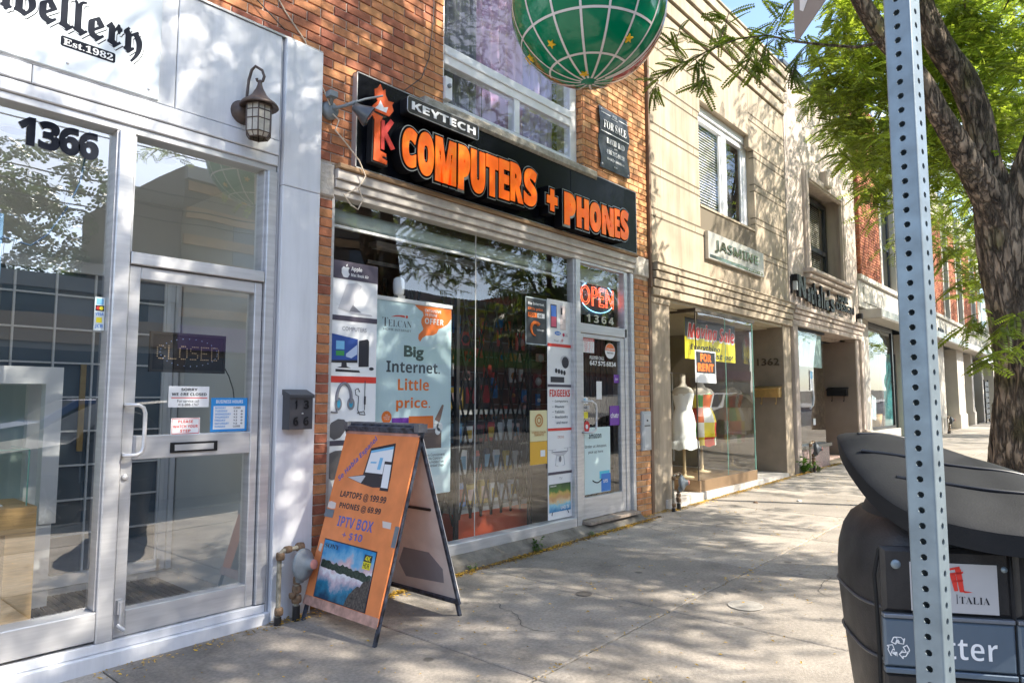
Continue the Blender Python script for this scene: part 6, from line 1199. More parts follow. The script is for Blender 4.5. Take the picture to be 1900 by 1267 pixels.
# ------------------------------------------------------------------ perforated post and sign plate
PC = Vector((1.337, -3.806, 0)); W2 = .0222
d_ = (PC-Vector((CAM.x, CAM.y, 0))).normalized(); r_ = Vector((d_.y, -d_.x, 0)); th = R(21)
mR = r_*math.cos(th)-d_*math.sin(th); nA = -d_*math.cos(th)-r_*math.sin(th)
PO = thing('sign_post', 'galvanised square steel post with rows of round holes', 'post', (PC.x, PC.y, 0))
mb = MB()
def face(n_):
    u = Vector((0, 0, 1)).cross(n_); pit = .0254; z0 = gz(1.3)-.0; N = 94; rr_ = .0055; e = .0035
    fr = Fr(PC+n_*W2, u, (0, 0, 1))
    for i in range(N):
        b = z0+i*pit; m = b+pit/2; h = W2-e
        oc = [(rr_*math.cos(R(22.5+45*k)), m+rr_*math.sin(R(22.5+45*k))) for k in range(8)]
        inn = [fr.P(x, y, 0) for x, y in oc]; dp = [fr.P(x, y, -.0026) for x, y in oc]
        out = [fr.P(h, m+h*0, 0)]
        c = [fr.P(h, b), fr.P(h, b+pit), fr.P(-h, b+pit), fr.P(-h, b)]
        mr, ml, mt, mbm = fr.P(h, m), fr.P(-h, m), fr.P(0, b+pit), fr.P(0, b)
        vs = inn+dp+c+[mr, mt, ml, mbm]
        # indices: inn 0-7 (angles 22.5..), dp 8-15, c 16 br,17 tr,18 tl,19 bl, 20 r,21 t,22 l,23 b
        fs = [(7, 20, 0), (0, 20, 17), (0, 17, 1), (1, 17, 21), (1, 21, 2), (2, 21, 18), (2, 18, 3), (3, 18, 22), (3, 22, 4), (4, 22, 19), (4, 19, 5), (5, 19, 23), (5, 23, 6), (6, 23, 16), (6, 16, 7), (7, 16, 20)]
        fs += [(k, (k+1) % 8, 8+(k+1) % 8, 8+k) for k in range(8)]
        mb.add(vs, fs)
    return u
ns = [nA, mR, -nA, -mR]
for n_ in ns: face(n_)
for i in range(4):
    a, b = ns[i], ns[(i+1) % 4]; e = .0035; h = W2-e; P_ = []
    for k in range(5):
        t = math.pi/2*k/4; P_.append(PC+a*(h+e*math.cos(t))+b*(h+e*math.sin(t)))
    z0 = gz(1.3); z1 = z0+94*.0254
    vs = [Vector((p.x, p.y, z)) for z in (z0, z1) for p in P_]
    mb.add(vs, [(k, k+1, k+6, k+5) for k in range(4)], True)
mb.build('post_tube', steel, PO)
P1 = CAM+(FW+RT*((1475-950)/1267)+UP*((633.5-84)/1267))*1.565
SPL = thing('parking_sign', 'grey back of a street sign with a torn sticker beside the perforated post', 'sign', P1)
us = Vector((-.793, -.609, 0)); fsn = Fr(P1, us, (0, 0, 1)); pts = [(0, .03), (.004, .012), (.014, .003), (.03, 0), (.44, 0), (.44, .42), (0, .42)]
MB().poly(fsn, pts, -.002, .0).build('plate', pm('sign_back_grey', (.30, .26, .235), .5, .2, var=.06, sc=10), SPL)
MB().poly(fsn, [(.04, .06), (.06, .045), (.10, .06), (.17, .09), (.20, .10), (.30, .14), (.30, .40), (.05, .40), (.035, .2), (.045, .12)], .001).build('torn_sticker', pm('torn_white', (.72, .70, .68), .6, var=.1, sc=30), SPL)
MB().poly(fsn, [(.09, .10), (.13, .115), (.15, .15), (.2, .2), (.2, .26), (.14, .22), (.10, .18)], .002).build('sticker_print', pm('sticker_red', (.60, .10, .05), .5, var=.7, sc=60), SPL)
MB().poly(fsn, [(.06, .17), (.09, .21), (.12, .28), (.07, .27)], .002).build('sticker_print', pm('sticker_green', (.2, .4, .25), .5, var=.5, sc=60), SPL)

# ------------------------------------------------------------------ litter bin
BO = Vector((2.393, -3.665, 0)); bu, bv = Vector((.488, -.872, 0)).normalized(), Vector((.872, .488, 0)).normalized()
BN = thing('litter_bin', 'large dark grey street litter and recycling bin with a raised lid', 'litter bin', (BO+bu*.17+bv*.3))
def bp_(u, v, z): return BO+bu*u+bv*v+Vector((0, 0, z+.0))
def superel(cu, cv, a, b, e, n=48):
    o = []
    for k in range(n):
        t = 2*math.pi*k/n; c, s = math.cos(t), math.sin(t); o.append((cu+a*math.copysign(abs(c)**(2/e), c), cv+b*math.copysign(abs(s)**(2/e), s)))
    return o
binm = pm('bin_plastic', (.028, .026, .026), .45, streak=.25, var=.4, sc=11, bump=.15, bs=150, det=9); binl = pm('bin_lid_plastic', (.017, .018, .020), .66, spec=.2, var=.18, sc=7, bump=.06, bs=160, det=9); bing = pm('bin_blue_grey', (.115, .155, .20), .38, .15, var=.1, sc=4, bump=.05, bs=90)
mb = MB(); rows = []
for z, f in ((.02, .82), (.25, .87), (.45, .93), (.60, .97), (.72, .995), (.80, 1.0), (.87, .985), (.93, .945), (.975, .88), (1.0, .80)):
    rows.append([bp_(u, v, z) for u, v in superel(.175, .30, .388*f, .295*f, 3.6)])
n = 48; mb.add([p for r in rows for p in r], [(i*n+j, i*n+(j+1) % n, (i+1)*n+(j+1) % n, (i+1)*n+j)[::-1] for i in range(len(rows)-1) for j in range(n)], True); mb.add(rows[-1], [tuple(range(n))]); mb.build('body', binm, BN)
def plate(u0, z0, u1, z1, v0, th, m, nm, bev=.004, par_=None): 
    fr = Fr(bp_(0, v0, 0), bu, (0, 0, 1)); return MB().fbox(fr, u0, z0, u1, z1, -.02, th, bev).build(nm, m, par_ or BN)
front = [(-.188, .157), (.165, .47)]
for a, b in front:
    plate(a, .745, b, .935, -.006, .0, binm, 'front_panel', .012); plate(a, .592, b, .728, -.006, .002, bing, 'band_panel', .006); plate(a, .40, b, .57, -.0, .0, binm, 'front_panel', .008)
    plate(a, .731, b, .742, -.006, .006, pm('bin_edge', (.20, .22, .25), .3, .3), 'band_edge', .002); plate(a, .573, b, .588, -.006, .004, bing, 'band_edge', .002)
fB = Fr(bp_(0, -.006, 0), bu, (0, 0, 1))
pl = MB().fbox(fB, -.112, .755, .118, .895, .001, .003).build('name_plate', pm('satin_plate', (.56, .56, .57), .35, .3, var=.05), BN)
text(fB, [('C', -.092, .782, -.078, .800, 'serif'), ('ORSO', -.076, .783, -.028, .796, 'serif'), ('I', .008, .782, .012, .808, 'serif'), ('TALIA', .016, .783, .095, .803, 'serif')], .0045, ink, BN, off=-.012)
mb = MB(); 
for q in ([(-.045, .82), (-.03, .82), (-.022, .87), (-.03, .872)], [(.004, .817), (.014, .818), (.010, .862), (.004, .87), (-.006, .862)], [(.018, .815), (.03, .815), (.024, .88), (.012, .884), (.008, .878)], [(-.018, .86), (.028, .868), (.030, .874), (-.018, .866)], [(-.02, .878), (.02, .888), (.022, .882), (-.02, .872)], [(.0, .842), (.028, .846), (.028, .851), (0, .847)], [(.026, .820), (.052, .816), (.03, .813)]): mb.poly(fB, q, .0045)
mb.build('red_arch_emblem', redp, BN)
def recycle(c, s, parent, m):
    mb = MB()
    for k in range(3):
        fr = Fr(fB.P(c[0], c[1], .005), bu, (0, 0, 1)).rot(0, 0, R(120*k))
        mb.poly(fr, [(-.30*s, .42*s), (.08*s, .42*s), (.17*s, .28*s), (.26*s, .33*s), (.14*s, .02*s), (-.14*s, .12*s), (-.03*s, .17*s), (-.09*s, .25*s), (-.40*s, .25*s)], 0)
    mb.build('recycling_symbol', m, parent)
text(fB, [('\u267b', -.184, .616, -.122, .678, 'plain')], .0045, pwhite, BN, 'recycling_symbol', off=.006)
text(fB, [('Litter', -.085, .625, .108, .690)], .0045, pwhite, BN, off=-.012)
mb = MB(); mb.lathe(fB.P(-.148, .885, 0), [(.014, 0), (.012, .004), (.006, .006), (0, .006)], 14, fB.n); mb.lathe(fB.P(.138, .883, 0), [(.009, 0), (.007, .005), (0, .006)], 12, fB.n); mb.build('bolt', steel, BN)
mb = MB(); mb.tube([bp_(-.198+.012*math.sin(i*.9)*0-.01*((i-3)/4)**2+.02*(i > 6), .012, .40+.075*i) for i in range(8)], .006, 6); mb.build('seam', pm('seam_black', (.005, .005, .005), .8), BN)
for z_, f_ in ((.738, .9965), (.58, .968)):
    P_ = [bp_(u, v, z_+.0) for u, v in superel(.175, .30, .390*f_, .297*f_, 3.6)[14:36]]; MB().tube(P_, .005, 6, False).build('side_seam', pm('seam_grey', (.07, .075, .085), .4), BN)
mb = MB(); rows = [[bp_(u, v, z) for u, v in superel(.18, .28, a, b, 3)] for z, a, b in ((.96, .34, .25), (1.0, .32, .24), (1.03, .31, .21), (1.06, .27, .17))]; mb.add([p for r in rows for p in r], [(i*n+j, i*n+(j+1) % n, (i+1)*n+(j+1) % n, (i+1)*n+j)[::-1] for i in range(3) for j in range(n)], True); mb.add(rows[-1], [tuple(range(n))]); mb.build('neck', pm('neck_black', (.015, .016, .018), .5), BN)
rim = [(-.212, .33, 1.222), (-.212, .20, 1.17), (-.185, .09, 1.105), (-.13, .0, 1.05), (-.05, -.05, 1.024), (.1, -.08, .998), (.3, -.08, .986), (.5, 0, .975), (.60, .27, .97), (.5, .50, .985), (.3, .60, 1.05), (.1, .60, 1.13), (-.07, .53, 1.20), (-.18, .45, 1.24)]
def catmull(P_, m=5):
    o = []; N = len(P_)
    for i in range(N):
        p0, p1, p2, p3 = [Vector(P_[(i+k-1) % N]) for k in range(4)]
        for j in range(m):
            t = j/m; o.append(.5*((2*p1)+(p2-p0)*t+(2*p0-5*p1+4*p2-p3)*t*t+(3*p1-p0-3*p2+p3)*t**3))
    return o
RM = catmull(rim); n = len(RM); cc = Vector((.17, .27, 1.085)); mb = MB()
def lidp(p, f):
    q = cc.lerp(p, f); q.z += .10*(1-f*f)**.75; return q
fsr = [1, .985, .93, .8, .65, .5, .33, .17, .04]
vs = [bp_(*(lidp(p, f) if f < 1 else p)) for f in fsr for p in RM]
mb.add(vs, [(i*n+j, i*n+(j+1) % n, (i+1)*n+(j+1) % n, (i+1)*n+j) for i in range(len(fsr)-1) for j in range(n)], True); mb.add(vs[-n:], [tuple(range(n))])
lo = [bp_(p.x*.985+.003, p.y*.985+.004, p.z-.06) for p in RM]; ou = [bp_(*p) for p in RM]
mb.add(ou+lo, [(j, n+j, n+(j+1) % n, (j+1) % n) for j in range(n)], True)
inn = [bp_(*(cc.lerp(p, .93)-Vector((0, 0, .06)))) for p in RM]; mb.add(lo+inn, [(j, n+j, n+(j+1) % n, (j+1) % n) for j in range(n)]); mb.add(inn, [tuple(range(n))[::-1]])
lid = mb.build('lid', binl, BN)
def ridge(v0, u0, u1):
    P_ = []
    for k in range(26):
        u = u0+(u1-u0)*k/25; v = v0+.05*math.sin(math.pi*k/25)*(1 if v0 < .27 else -.6)*-1
        d = Vector((u-cc.x, v-cc.y)); best = min(RM, key=lambda p: -((Vector((p.x-cc.x, p.y-cc.y)).normalized()).dot(d.normalized())) if d.length > 1e-4 else 0)
        f = min(.985, d.length/max(.01, Vector((best.x-cc.x, best.y-cc.y)).length)); q = lidp(best, f); P_.append([u, v, q.z+.001])
    for _ in range(6): P_ = [P_[0]]+[[a[1][0], a[1][1], (a[0][2]+2*a[1][2]+a[2][2])/4] for a in zip(P_, P_[1:], P_[2:])]+[P_[-1]]
    return [bp_(*q) for q in P_]
mb = MB()
for v0, a, b in ((.10, -.10, .50), (.22, -.17, .53), (.36, -.14, .52), (.48, -.02, .44)): mb.tube(ridge(v0, a, b), .007, 6)
mb.build('lid_ridge', pm('ridge_black', (.012, .013, .018), .35), lid)

# ------------------------------------------------------------------ trees
def leafmat(name, c, tcol, tw=.45):
    m = bpy.data.materials.new(name); m.use_nodes = True; n = m.node_tree; b = n.nodes['Principled BSDF']; o = n.nodes['Material Output']
    g = n.nodes.new('ShaderNodeNewGeometry'); r = n.nodes.new('ShaderNodeMapRange'); r.inputs['To Min'].default_value = .6; r.inputs['To Max'].default_value = 1.45; n.links.new(g.outputs['Random Per Island'], r.inputs['Value'])
    t = n.nodes.new('ShaderNodeTexNoise'); t.inputs['Scale'].default_value = 2.2; n.links.new(g.outputs['Position'], t.inputs['Vector'])
    mm = n.nodes.new('ShaderNodeMath'); mm.operation = 'MULTIPLY'; n.links.new(r.outputs[0], mm.inputs[0]); r2 = n.nodes.new('ShaderNodeMapRange'); r2.inputs['From Min'].default_value = .35; r2.inputs['From Max'].default_value = .65; r2.inputs['To Min'].default_value = .5; r2.inputs['To Max'].default_value = 1.5; n.links.new(t.outputs['Fac'], r2.inputs['Value']); n.links.new(r2.outputs[0], mm.inputs[1])
    def sc(col):
        h = n.nodes.new('ShaderNodeVectorMath'); h.operation = 'SCALE'; h.inputs[0].default_value = col; n.links.new(mm.outputs[0], h.inputs['Scale']); return h.outputs[0]
    n.links.new(sc(c), b.inputs['Base Color']); b.inputs['Roughness'].default_value = .45
    tr = n.nodes.new('ShaderNodeBsdfTranslucent'); n.links.new(sc(tcol), tr.inputs[0]); mi = n.nodes.new('ShaderNodeMixShader'); mi.inputs[0].default_value = tw
    n.links.new(b.outputs[0], mi.inputs[1]); n.links.new(tr.outputs[0], mi.inputs[2]); n.links.new(mi.outputs[0], o.inputs[0]); return m
LEAF = leafmat('locust_leaf', (.115, .18, .028), (.43, .54, .05), .5)
LEAF2 = leafmat('far_leaf', (.04, .08, .02), (.12, .2, .03), .3)
def leaf_proto(pairs, lw=.05, ll=.17):
    v, f = [], []
    for i in range(pairs):
        x = .12+.86*i/(pairs-1); z = -.22*x*x; L = ll*(1-.35*abs(2*x-1)**2)
        for s in (1, -1):
            a = len(v); c = math.cos(R(68)); q = math.sin(R(68))
            dx, dy = c*L, q*L*s
            v += [(x, 0, z), (x+dx*.5+lw*.9*q, dy*.5-lw*.3*s, z-.01), (x+dx, dy, z-.035), (x+dx*.5-lw*.6*q, dy*.5+lw*.3*s, z-.01)]
            f.append((a, a+1, a+2, a+3) if s > 0 else (a+3, a+2, a+1, a))
    a = len(v); v += [(0, .006, 0), (0, -.006, 0), (.5, -.004, -.05), (1, 0, -.22), (.5, .004, -.05)]; f.append((a, a+1, a+2, a+3)) ; 
    return np.array(v), np.array(f)
def leaf_cloud(name, P, D, S, proto, mat, parent, kind=None):
    """P positions, D rachis directions, S lengths"""
    v, f = proto; N = len(P); D = D/np.linalg.norm(D, axis=1, keepdims=True)
    up = np.tile([0, 0, 1.], (N, 1))+rng.normal(0, .38, (N, 3)); Y = np.cross(up, D); Y /= np.linalg.norm(Y, axis=1, keepdims=True); Z = np.cross(D, Y)
    V = P[:, None, :]+S[:, None, None]*(v[None, :, 0:1]*D[:, None, :]+v[None, :, 1:2]*Y[:, None, :]+v[None, :, 2:3]*Z[:, None, :])
    Fc = (f[None]+(np.arange(N)*len(v))[:, None, None]).reshape(-1, 4)
    me = bpy.data.meshes.new(name); me.vertices.add(N*len(v)); me.vertices.foreach_set('co', V.reshape(-1).astype(np.float32))
    nf = len(Fc); me.loops.add(nf*4); me.loops.foreach_set('vertex_index', Fc.reshape(-1).astype(np.int32)); me.polygons.add(nf)
    me.polygons.foreach_set('loop_start', np.arange(0, nf*4, 4, dtype=np.int32)); me.polygons.foreach_set('loop_total', np.full(nf, 4, dtype=np.int32))
    me.update(calc_edges=True); me.materials.append(mat); o = link(me, name, parent)
    return o
def inpoly(x, y, pg):
    c = False; j = len(pg)-1
    for i in range(len(pg)):
        if (pg[i][1] > y) != (pg[j][1] > y) and x < (pg[j][0]-pg[i][0])*(y-pg[i][1])/(pg[j][1]-pg[i][1])+pg[i][0]: c = not c
        j = i
    return c
def twigs_to_leaves(tw, per, size, spread=.12):
    P, D, S = [], [], []
    for a, b in tw:
        L = (b-a); ln = L.length; Ln = L.normalized()
        side = Ln.cross(Vector((0, 0, 1)));
        if side.length < .1: side = Vector((1, 0, 0))
        side.normalize()
        for k in range(per):
            t = (k+rng.random())/per; p = a+L*t; s = 1 if k % 2 else -1
            d = Ln*.55+side*s*(.8+.4*rng.random())+Vector((rng.normal(0, .3), rng.normal(0, .3), rng.normal(-.12, .3)))
            P.append(p); D.append(d); S.append(size*(.7+.5*rng.random()))
    return np.array([tuple(p) for p in P]), np.array([tuple(d) for d in D]), np.array(S)
bark = pm('locust_bark', (.29, .215, .15), .92, var=.7, sc=16, bump=1.0, bs=60, stretch=(1, 1, .3), det=12)
def bark_moss():
    m = bark; n = m.node_tree; b = n.nodes['Principled BSDF']; src = b.inputs['Base Color'].links[0].from_socket; g = n.nodes.new('ShaderNodeNewGeometry')
    t = n.nodes.new('ShaderNodeTexNoise'); t.inputs['Scale'].default_value = 3.5; t.inputs['Detail'].default_value = 7; n.links.new(g.outputs['Position'], t.inputs['Vector'])
    r = n.nodes.new('ShaderNodeMapRange'); r.inputs['From Min'].default_value = .55; r.inputs['From Max'].default_value = .7; r.inputs['To Max'].default_value = .75; n.links.new(t.outputs['Fac'], r.inputs['Value'])
    x = n.nodes.new('ShaderNodeMix'); x.data_type = 'RGBA'; x.inputs['B'].default_value = (.16, .14, .035, 1); n.links.new(r.outputs[0], x.inputs['Factor']); n.links.new(src, x.inputs['A']); n.links.new(x.outputs['Result'], b.inputs['Base Color'])
bark_moss()
from mathutils import noise as mnoise
def smooth_path(P_, R_, m=8):
    o, q = [], []; N = len(P_)
    for i in range(N-1):
        p0, p1, p2, p3 = P_[max(i-1, 0)], P_[i], P_[i+1], P_[min(i+2, N-1)]
        for j in range(m):
            t = j/m; o.append(.5*((2*p1)+(p2-p0)*t+(2*p0-5*p1+4*p2-p3)*t*t+(3*p1-p0-3*p2+p3)*t**3)); q.append(R_[i]+(R_[i+1]-R_[i])*t)
    o.append(P_[-1]); q.append(R_[-1]); return o, q
def bark_tube(mb, P_, R_, n=40, rid=.09, m=10):
    P_ = [Vector(p) for p in P_]; pts, rs = smooth_path(P_, R_, m); t0 = (pts[1]-pts[0]).normalized(); x = t0.cross(Vector((.3, 1, 0))).normalized(); vs = []
    acc = 0
    for i in range(len(pts)):
        t = (pts[min(i+1, len(pts)-1)]-pts[max(i-1, 0)]).normalized(); x = (x-t*x.dot(t)).normalized(); y = t.cross(x)
        if i: acc += (pts[i]-pts[i-1]).length
        for j in range(n):
            a = j*2*math.pi/n; r = rs[i]; wv = mnoise.noise(Vector((math.cos(a)*1.2, math.sin(a)*1.2, acc*1.1)))*.15
            rg = abs(mnoise.noise(Vector((math.cos(a)*6.0+acc*.6, math.sin(a)*6.0, acc*1.9)))); rg2 = abs(mnoise.noise(Vector((math.cos(a)*11, math.sin(a)*11-acc, acc*5))))
            k = r*(1+wv+rid*1.7*(.6-4.0*max(0, .2-rg))+rid*.5*(1-2.4*min(.5, rg2))); vs.append(pts[i]+x*math.cos(a)*k+y*math.sin(a)*k)
    mb.add(vs, [(i*n+j, i*n+(j+1) % n, (i+1)*n+(j+1) % n, (i+1)*n+j) for i in range(len(pts)-1) for j in range(n)], True)
Q = lambda px, py, Z: ray(px, py, Z)
def bark_cracks():
    n = bark.node_tree; b = n.nodes['Principled BSDF']; src = b.inputs['Base Color'].links[0].from_socket; g = n.nodes.new('ShaderNodeNewGeometry')
    mp = n.nodes.new('ShaderNodeMapping'); mp.inputs['Scale'].default_value = (22, 22, 4.5); n.links.new(g.outputs['Position'], mp.inputs[0])
    nn = n.nodes.new('ShaderNodeTexNoise'); nn.inputs['Scale'].default_value = 1.2; nn.inputs['Detail'].default_value = 5; n.links.new(mp.outputs[0], nn.inputs['Vector'])
    ad = n.nodes.new('ShaderNodeVectorMath'); ad.operation = 'MULTIPLY_ADD'; ad.inputs[1].default_value = (1.6, 1.6, 1.6); n.links.new(nn.outputs['Color'], ad.inputs[0]); n.links.new(mp.outputs[0], ad.inputs[2])
    vo = n.nodes.new('ShaderNodeTexVoronoi'); vo.feature = 'DISTANCE_TO_EDGE'; vo.inputs['Scale'].default_value = 1.0; n.links.new(ad.outputs[0], vo.inputs['Vector'])
    r = n.nodes.new('ShaderNodeMapRange'); r.inputs['From Max'].default_value = .22; r.inputs['To Min'].default_value = .34; r.inputs['To Max'].default_value = 1.08; n.links.new(vo.outputs['Distance'], r.inputs['Value'])
    s = n.nodes.new('ShaderNodeVectorMath'); s.operation = 'SCALE'; n.links.new(src, s.inputs[0]); n.links.new(r.outputs[0], s.inputs['Scale']); n.links.new(s.outputs[0], b.inputs['Base Color'])
    bp = n.nodes.new('ShaderNodeBump'); bp.inputs['Strength'].default_value = 1; bp.inputs['Distance'].default_value = .03; n.links.new(r.outputs[0], bp.inputs['Height'])
    old = b.inputs['Normal'].links[0].from_node; n.links.new(bp.outputs[0], old.inputs['Normal'])
bark_cracks()
T1 = thing('locust_tree', 'honey locust tree with a forked furrowed trunk just behind the litter bin', 'tree', (6.5, -3.45, 0))
mb = MB()
b0 = Q(1902, 1085, 5.1)
bark_tube(mb, [b0-Vector((0, 0, .3)), b0+Vector((0, 0, .05)), Q(1905, 930, 5.05), Q(1906, 800, 5.0), Q(1904, 680, 5.0), Q(1890, 570, 5.0), Q(1866, 470, 5.0), Q(1853, 400, 5.0), Q(1842, 350, 5.0)], [.33, .26, .22, .20, .185, .17, .15, .135, .12], 72, .085, 14)
bark_tube(mb, [Q(1855, 420, 4.98), Q(1835, 370, 4.95), Q(1803, 318, 4.9), Q(1772, 262, 4.85), Q(1742, 210, 4.8), Q(1716, 160, 4.8), Q(1680, 112, 4.8), Q(1640, 72, 4.8), Q(1598, 5, 4.8), Q(1560, -80, 4.8), Q(1480, -220, 4.9), Q(1400, -420, 5.0)], [.12, .10, .08, .07, .062, .058, .056, .054, .052, .048, .04, .03], 44, .09, 9)
bark_tube(mb, [Q(1862, 420, 5.05), Q(1845, 350, 5.1), Q(1826, 300, 5.1), Q(1812, 215, 5.1), Q(1786, 146, 5.1), Q(1752, 98, 5.1), Q(1724, 48, 5.1), Q(1706, 0, 5.15), Q(1700, -90, 5.3), Q(1720, -260, 5.6), Q(1760, -500, 6)], [.11, .10, .09, .085, .083, .08, .075, .072, .068, .05, .035], 44, .09, 9)
bark_tube(mb, [Q(1880, 470, 5.0), Q(1884, 400, 4.95), Q(1900, 330, 4.9), Q(1935, 230, 4.85), Q(1990, 60, 4.8), Q(2060, -150, 4.8), Q(2100, -420, 4.9)], [.12, .105, .09, .08, .07, .05, .03], 32, .09, 8)
mb.build('trunk', bark, T1)
REG1 = [(1545, -40), (1520, 60), (1500, 140), (1490, 200), (1520, 245), (1560, 320), (1600, 400), (1640, 440), (1720, 450), (1775, 540), (1795, 740), (1960, 740), (1960, -40)]
REG2 = [(1560, -40), (1555, 110), (1500, 160), (1495, 250), (1560, 330), (1600, 440), (1700, 520), (1780, 650), (1845, 660), (1960, 600), (1960, -40)]
def crown(center, rad, count, reg, per, size, seed, keep=1.0, sm=None, zmin=3.6, dens=None):
    rs_ = np.random.default_rng(seed); xr = random.Random(seed); out = []; tries = 0
    while len(out) < count and tries < count*60:
        tries += 1; d = rs_.normal(0, 1, 3); d /= np.linalg.norm(d); r = rs_.random()**.42
        p = Vector(center)+Vector((d[0]*rad[0]*r, d[1]*rad[1]*r, d[2]*rad[2]*r))
        if p.z < zmin or p.y > -.35: continue
        L = .55+.3*rs_.random(); e = p+Vector((d[0]*.7+rs_.normal(0, .4), d[1]*.7+rs_.normal(0, .4), -.35+rs_.normal(0, .3))).normalized()*L
        if e.y > -.3: continue
        bad = False; inside = False
        for q in (p, (p+e)/2, e):
            x, y, z = proj(q)
            if z < .6 and (q-CAM).length < 1.8: bad = True; break
            if z > 0 and -60 < x < 1960 and -60 < y < 1300:
                inside = True
                if z < 5.5 and reg is REG1 and xr.random() < .88: bad = True; break
                if not inpoly(x, y, reg): bad = True; break
        if bad: continue
        if mnoise.noise(p*.55+Vector((seed, 0, 0))) < -.16: continue
        out.append((p, e, inside))
    return out
tw = [t_ for t_ in crown((6.6, -4.3, 7.4), (4.3, 3.9, 3.5), 3000, REG1, 8, .2, 3) if (t_[2] or t_[0].y > -4.6 or t_[0].z > 5.3) and not (t_[0].x+.45*t_[0].y > 6.6 and t_[0].z+t_[0].y > 1.6) and (t_[2] or t_[0].z+t_[0].y < .4 or random.random() < .5)]
def branches(tw, roots, parent, mat, step, r0=.018, name='branch'):
    mb = MB()
    for i in range(0, len(tw), step):
        p = tw[i][0]; q = min(roots, key=lambda a: (a-p).length*(1 if a.z < p.z+.4 else 1.6)); mid = (p+q)/2+Vector((random.uniform(-.2, .2), random.uniform(-.2, .2), random.uniform(.05, .35)))
        mb.tube([q, q.lerp(mid, .5)+Vector((0, 0, .05)), mid, p.lerp(mid, .4), p, tw[i][1]], [r0, r0*.8, r0*.6, r0*.45, r0*.3, r0*.15], 5, False)
    mb.build(name, mat, parent)
roots = [Q(1803, 318, 4.9), Q(1716, 160, 4.8), Q(1640, 72, 4.8), Q(1560, -80, 4.8), Q(1480, -220, 4.9), Q(1400, -420, 5.0), Q(1812, 215, 5.1), Q(1724, 48, 5.1), Q(1700, -90, 5.3), Q(1720, -260, 5.6), Q(1760, -500, 6), Q(1935, 230, 4.85), Q(2060, -150, 4.8), Q(2100, -420, 4.9)]
branches(tw, roots, T1, bark, 5)
fine = [(a, b) for a, b, i in tw if i]; coarse = [(a, b) for a, b, i in tw if not i]
# extra sprays that show in the frame, and the low twig that reaches across the shopfronts
xs = np.random.default_rng(21)
for _ in range(2600):
    px, py = xs.uniform(1480, 1900), xs.uniform(-20, 560)
    if inpoly(px, py, REG1) and (py < 330 or xs.random() < .25):
        a = Q(px, py, xs.uniform(5.6, 7.6)); b = a+Vector((xs.normal(0, .3), xs.normal(0, .3), -.04+xs.normal(0, .12)))
        if b.y < -.3 and inpoly(*proj(b)[:2], REG1): fine.append((a, b))
    if len(fine) > 640: break
for (px, py, Z) in ((1815, 600, 4.6), (1850, 620, 4.6), (1870, 590, 4.55), (1840, 660, 4.6), (1885, 640, 4.6), (1800, 590, 4.7), (1780, 520, 5.3), (1760, 470, 5.4), (1730, 470, 5.4)):
    a = Q(px+25, py-15, Z); b = Q(px-20, py+22, Z-.05); fine.append((a, b))
tp = [(1640, 78, 4.8), (1590, 88, 4.75), (1532, 84, 4.7), (1480, 78, 4.65), (1422, 66, 4.6), (1370, 72, 4.55), (1320, 92, 4.5), (1265, 118, 4.45), (1215, 150, 4.4)]
TP = [Q(*p) for p in tp]; mbt = MB(); mbt.tube(TP, [.012, .010, .009, .008, .007, .006, .005, .004, .003], 6, False)
Lp, Ld, Ls = [], [], []
xs = np.random.default_rng(5)
for i in range(1, len(TP)-1):
    for k in range(6 if i < 3 else 13):
        t = xs.random(); p = TP[i].lerp(TP[i+1], t); d = RT*xs.normal(-.7, .6)+UP*xs.normal(-.35 if i > 2 else .25, .65)+FW*xs.normal(0, .4); Lp.append(tuple(p)); Ld.append(tuple(d)); Ls.append(.10+.07*xs.random())
for a, pts in ((7, [(1222, 150), (1205, 175)]), (6, [(1270, 118), (1250, 85), (1262, 55)]), (5, [(1330, 90), (1345, 50), (1352, 25)]), (4, [(1400, 68), (1395, 105), (1372, 135)]), (6, [(1290, 110), (1310, 140), (1300, 165)]), (3, [(1440, 66), (1450, 30), (1462, 5)]), (2, [(1500, 80), (1478, 110), (1470, 140)]), (3, [(1425, 66), (1420, 100), (1410, 120)])):
    PP = [Q(x, y, 4.5) for x, y in pts]; mbt.tube(PP, .003, 5, False)
    for j in range(len(PP)-1):
        for k in range(8): t = xs.random(); p = PP[j].lerp(PP[j+1], t); d = (PP[j+1]-PP[j]).normalized()*.5+RT*xs.normal(0, .6)+UP*xs.normal(-.3, .4)+FW*xs.normal(0, .5); Lp.append(tuple(p)); Ld.append(tuple(d)); Ls.append(.10+.07*xs.random())
mbt.build('twig', bark, T1)
P_, D_, S_ = twigs_to_leaves(fine, 9, .17); P_ = np.vstack([P_, np.array(Lp)]); D_ = np.vstack([D_, np.array(Ld)]); S_ = np.concatenate([S_, np.array(Ls)])
okm = np.array([(p[1] < -.25 and (lambda q: inpoly(q[0], q[1], REG1) or q[1] < -5 or q[0] > 1900 or i >= len(P_)-len(Lp))(proj(p))) for i, p in enumerate(P_)])
leaf_cloud('crown', P_[okm], D_[okm], S_[okm], leaf_proto(10, .075, .20), LEAF, T1)
P_, D_, S_ = twigs_to_leaves(coarse, 9, .22)
okm = np.array([(lambda q: q[2] < 0 or q[1] < -12 or q[0] > 1915 or q[0] < -15)(proj(p)) for p in P_])
leaf_cloud('upper_crown', P_[okm], D_[okm], S_[okm], leaf_proto(7, .085, .24), LEAF, T1)
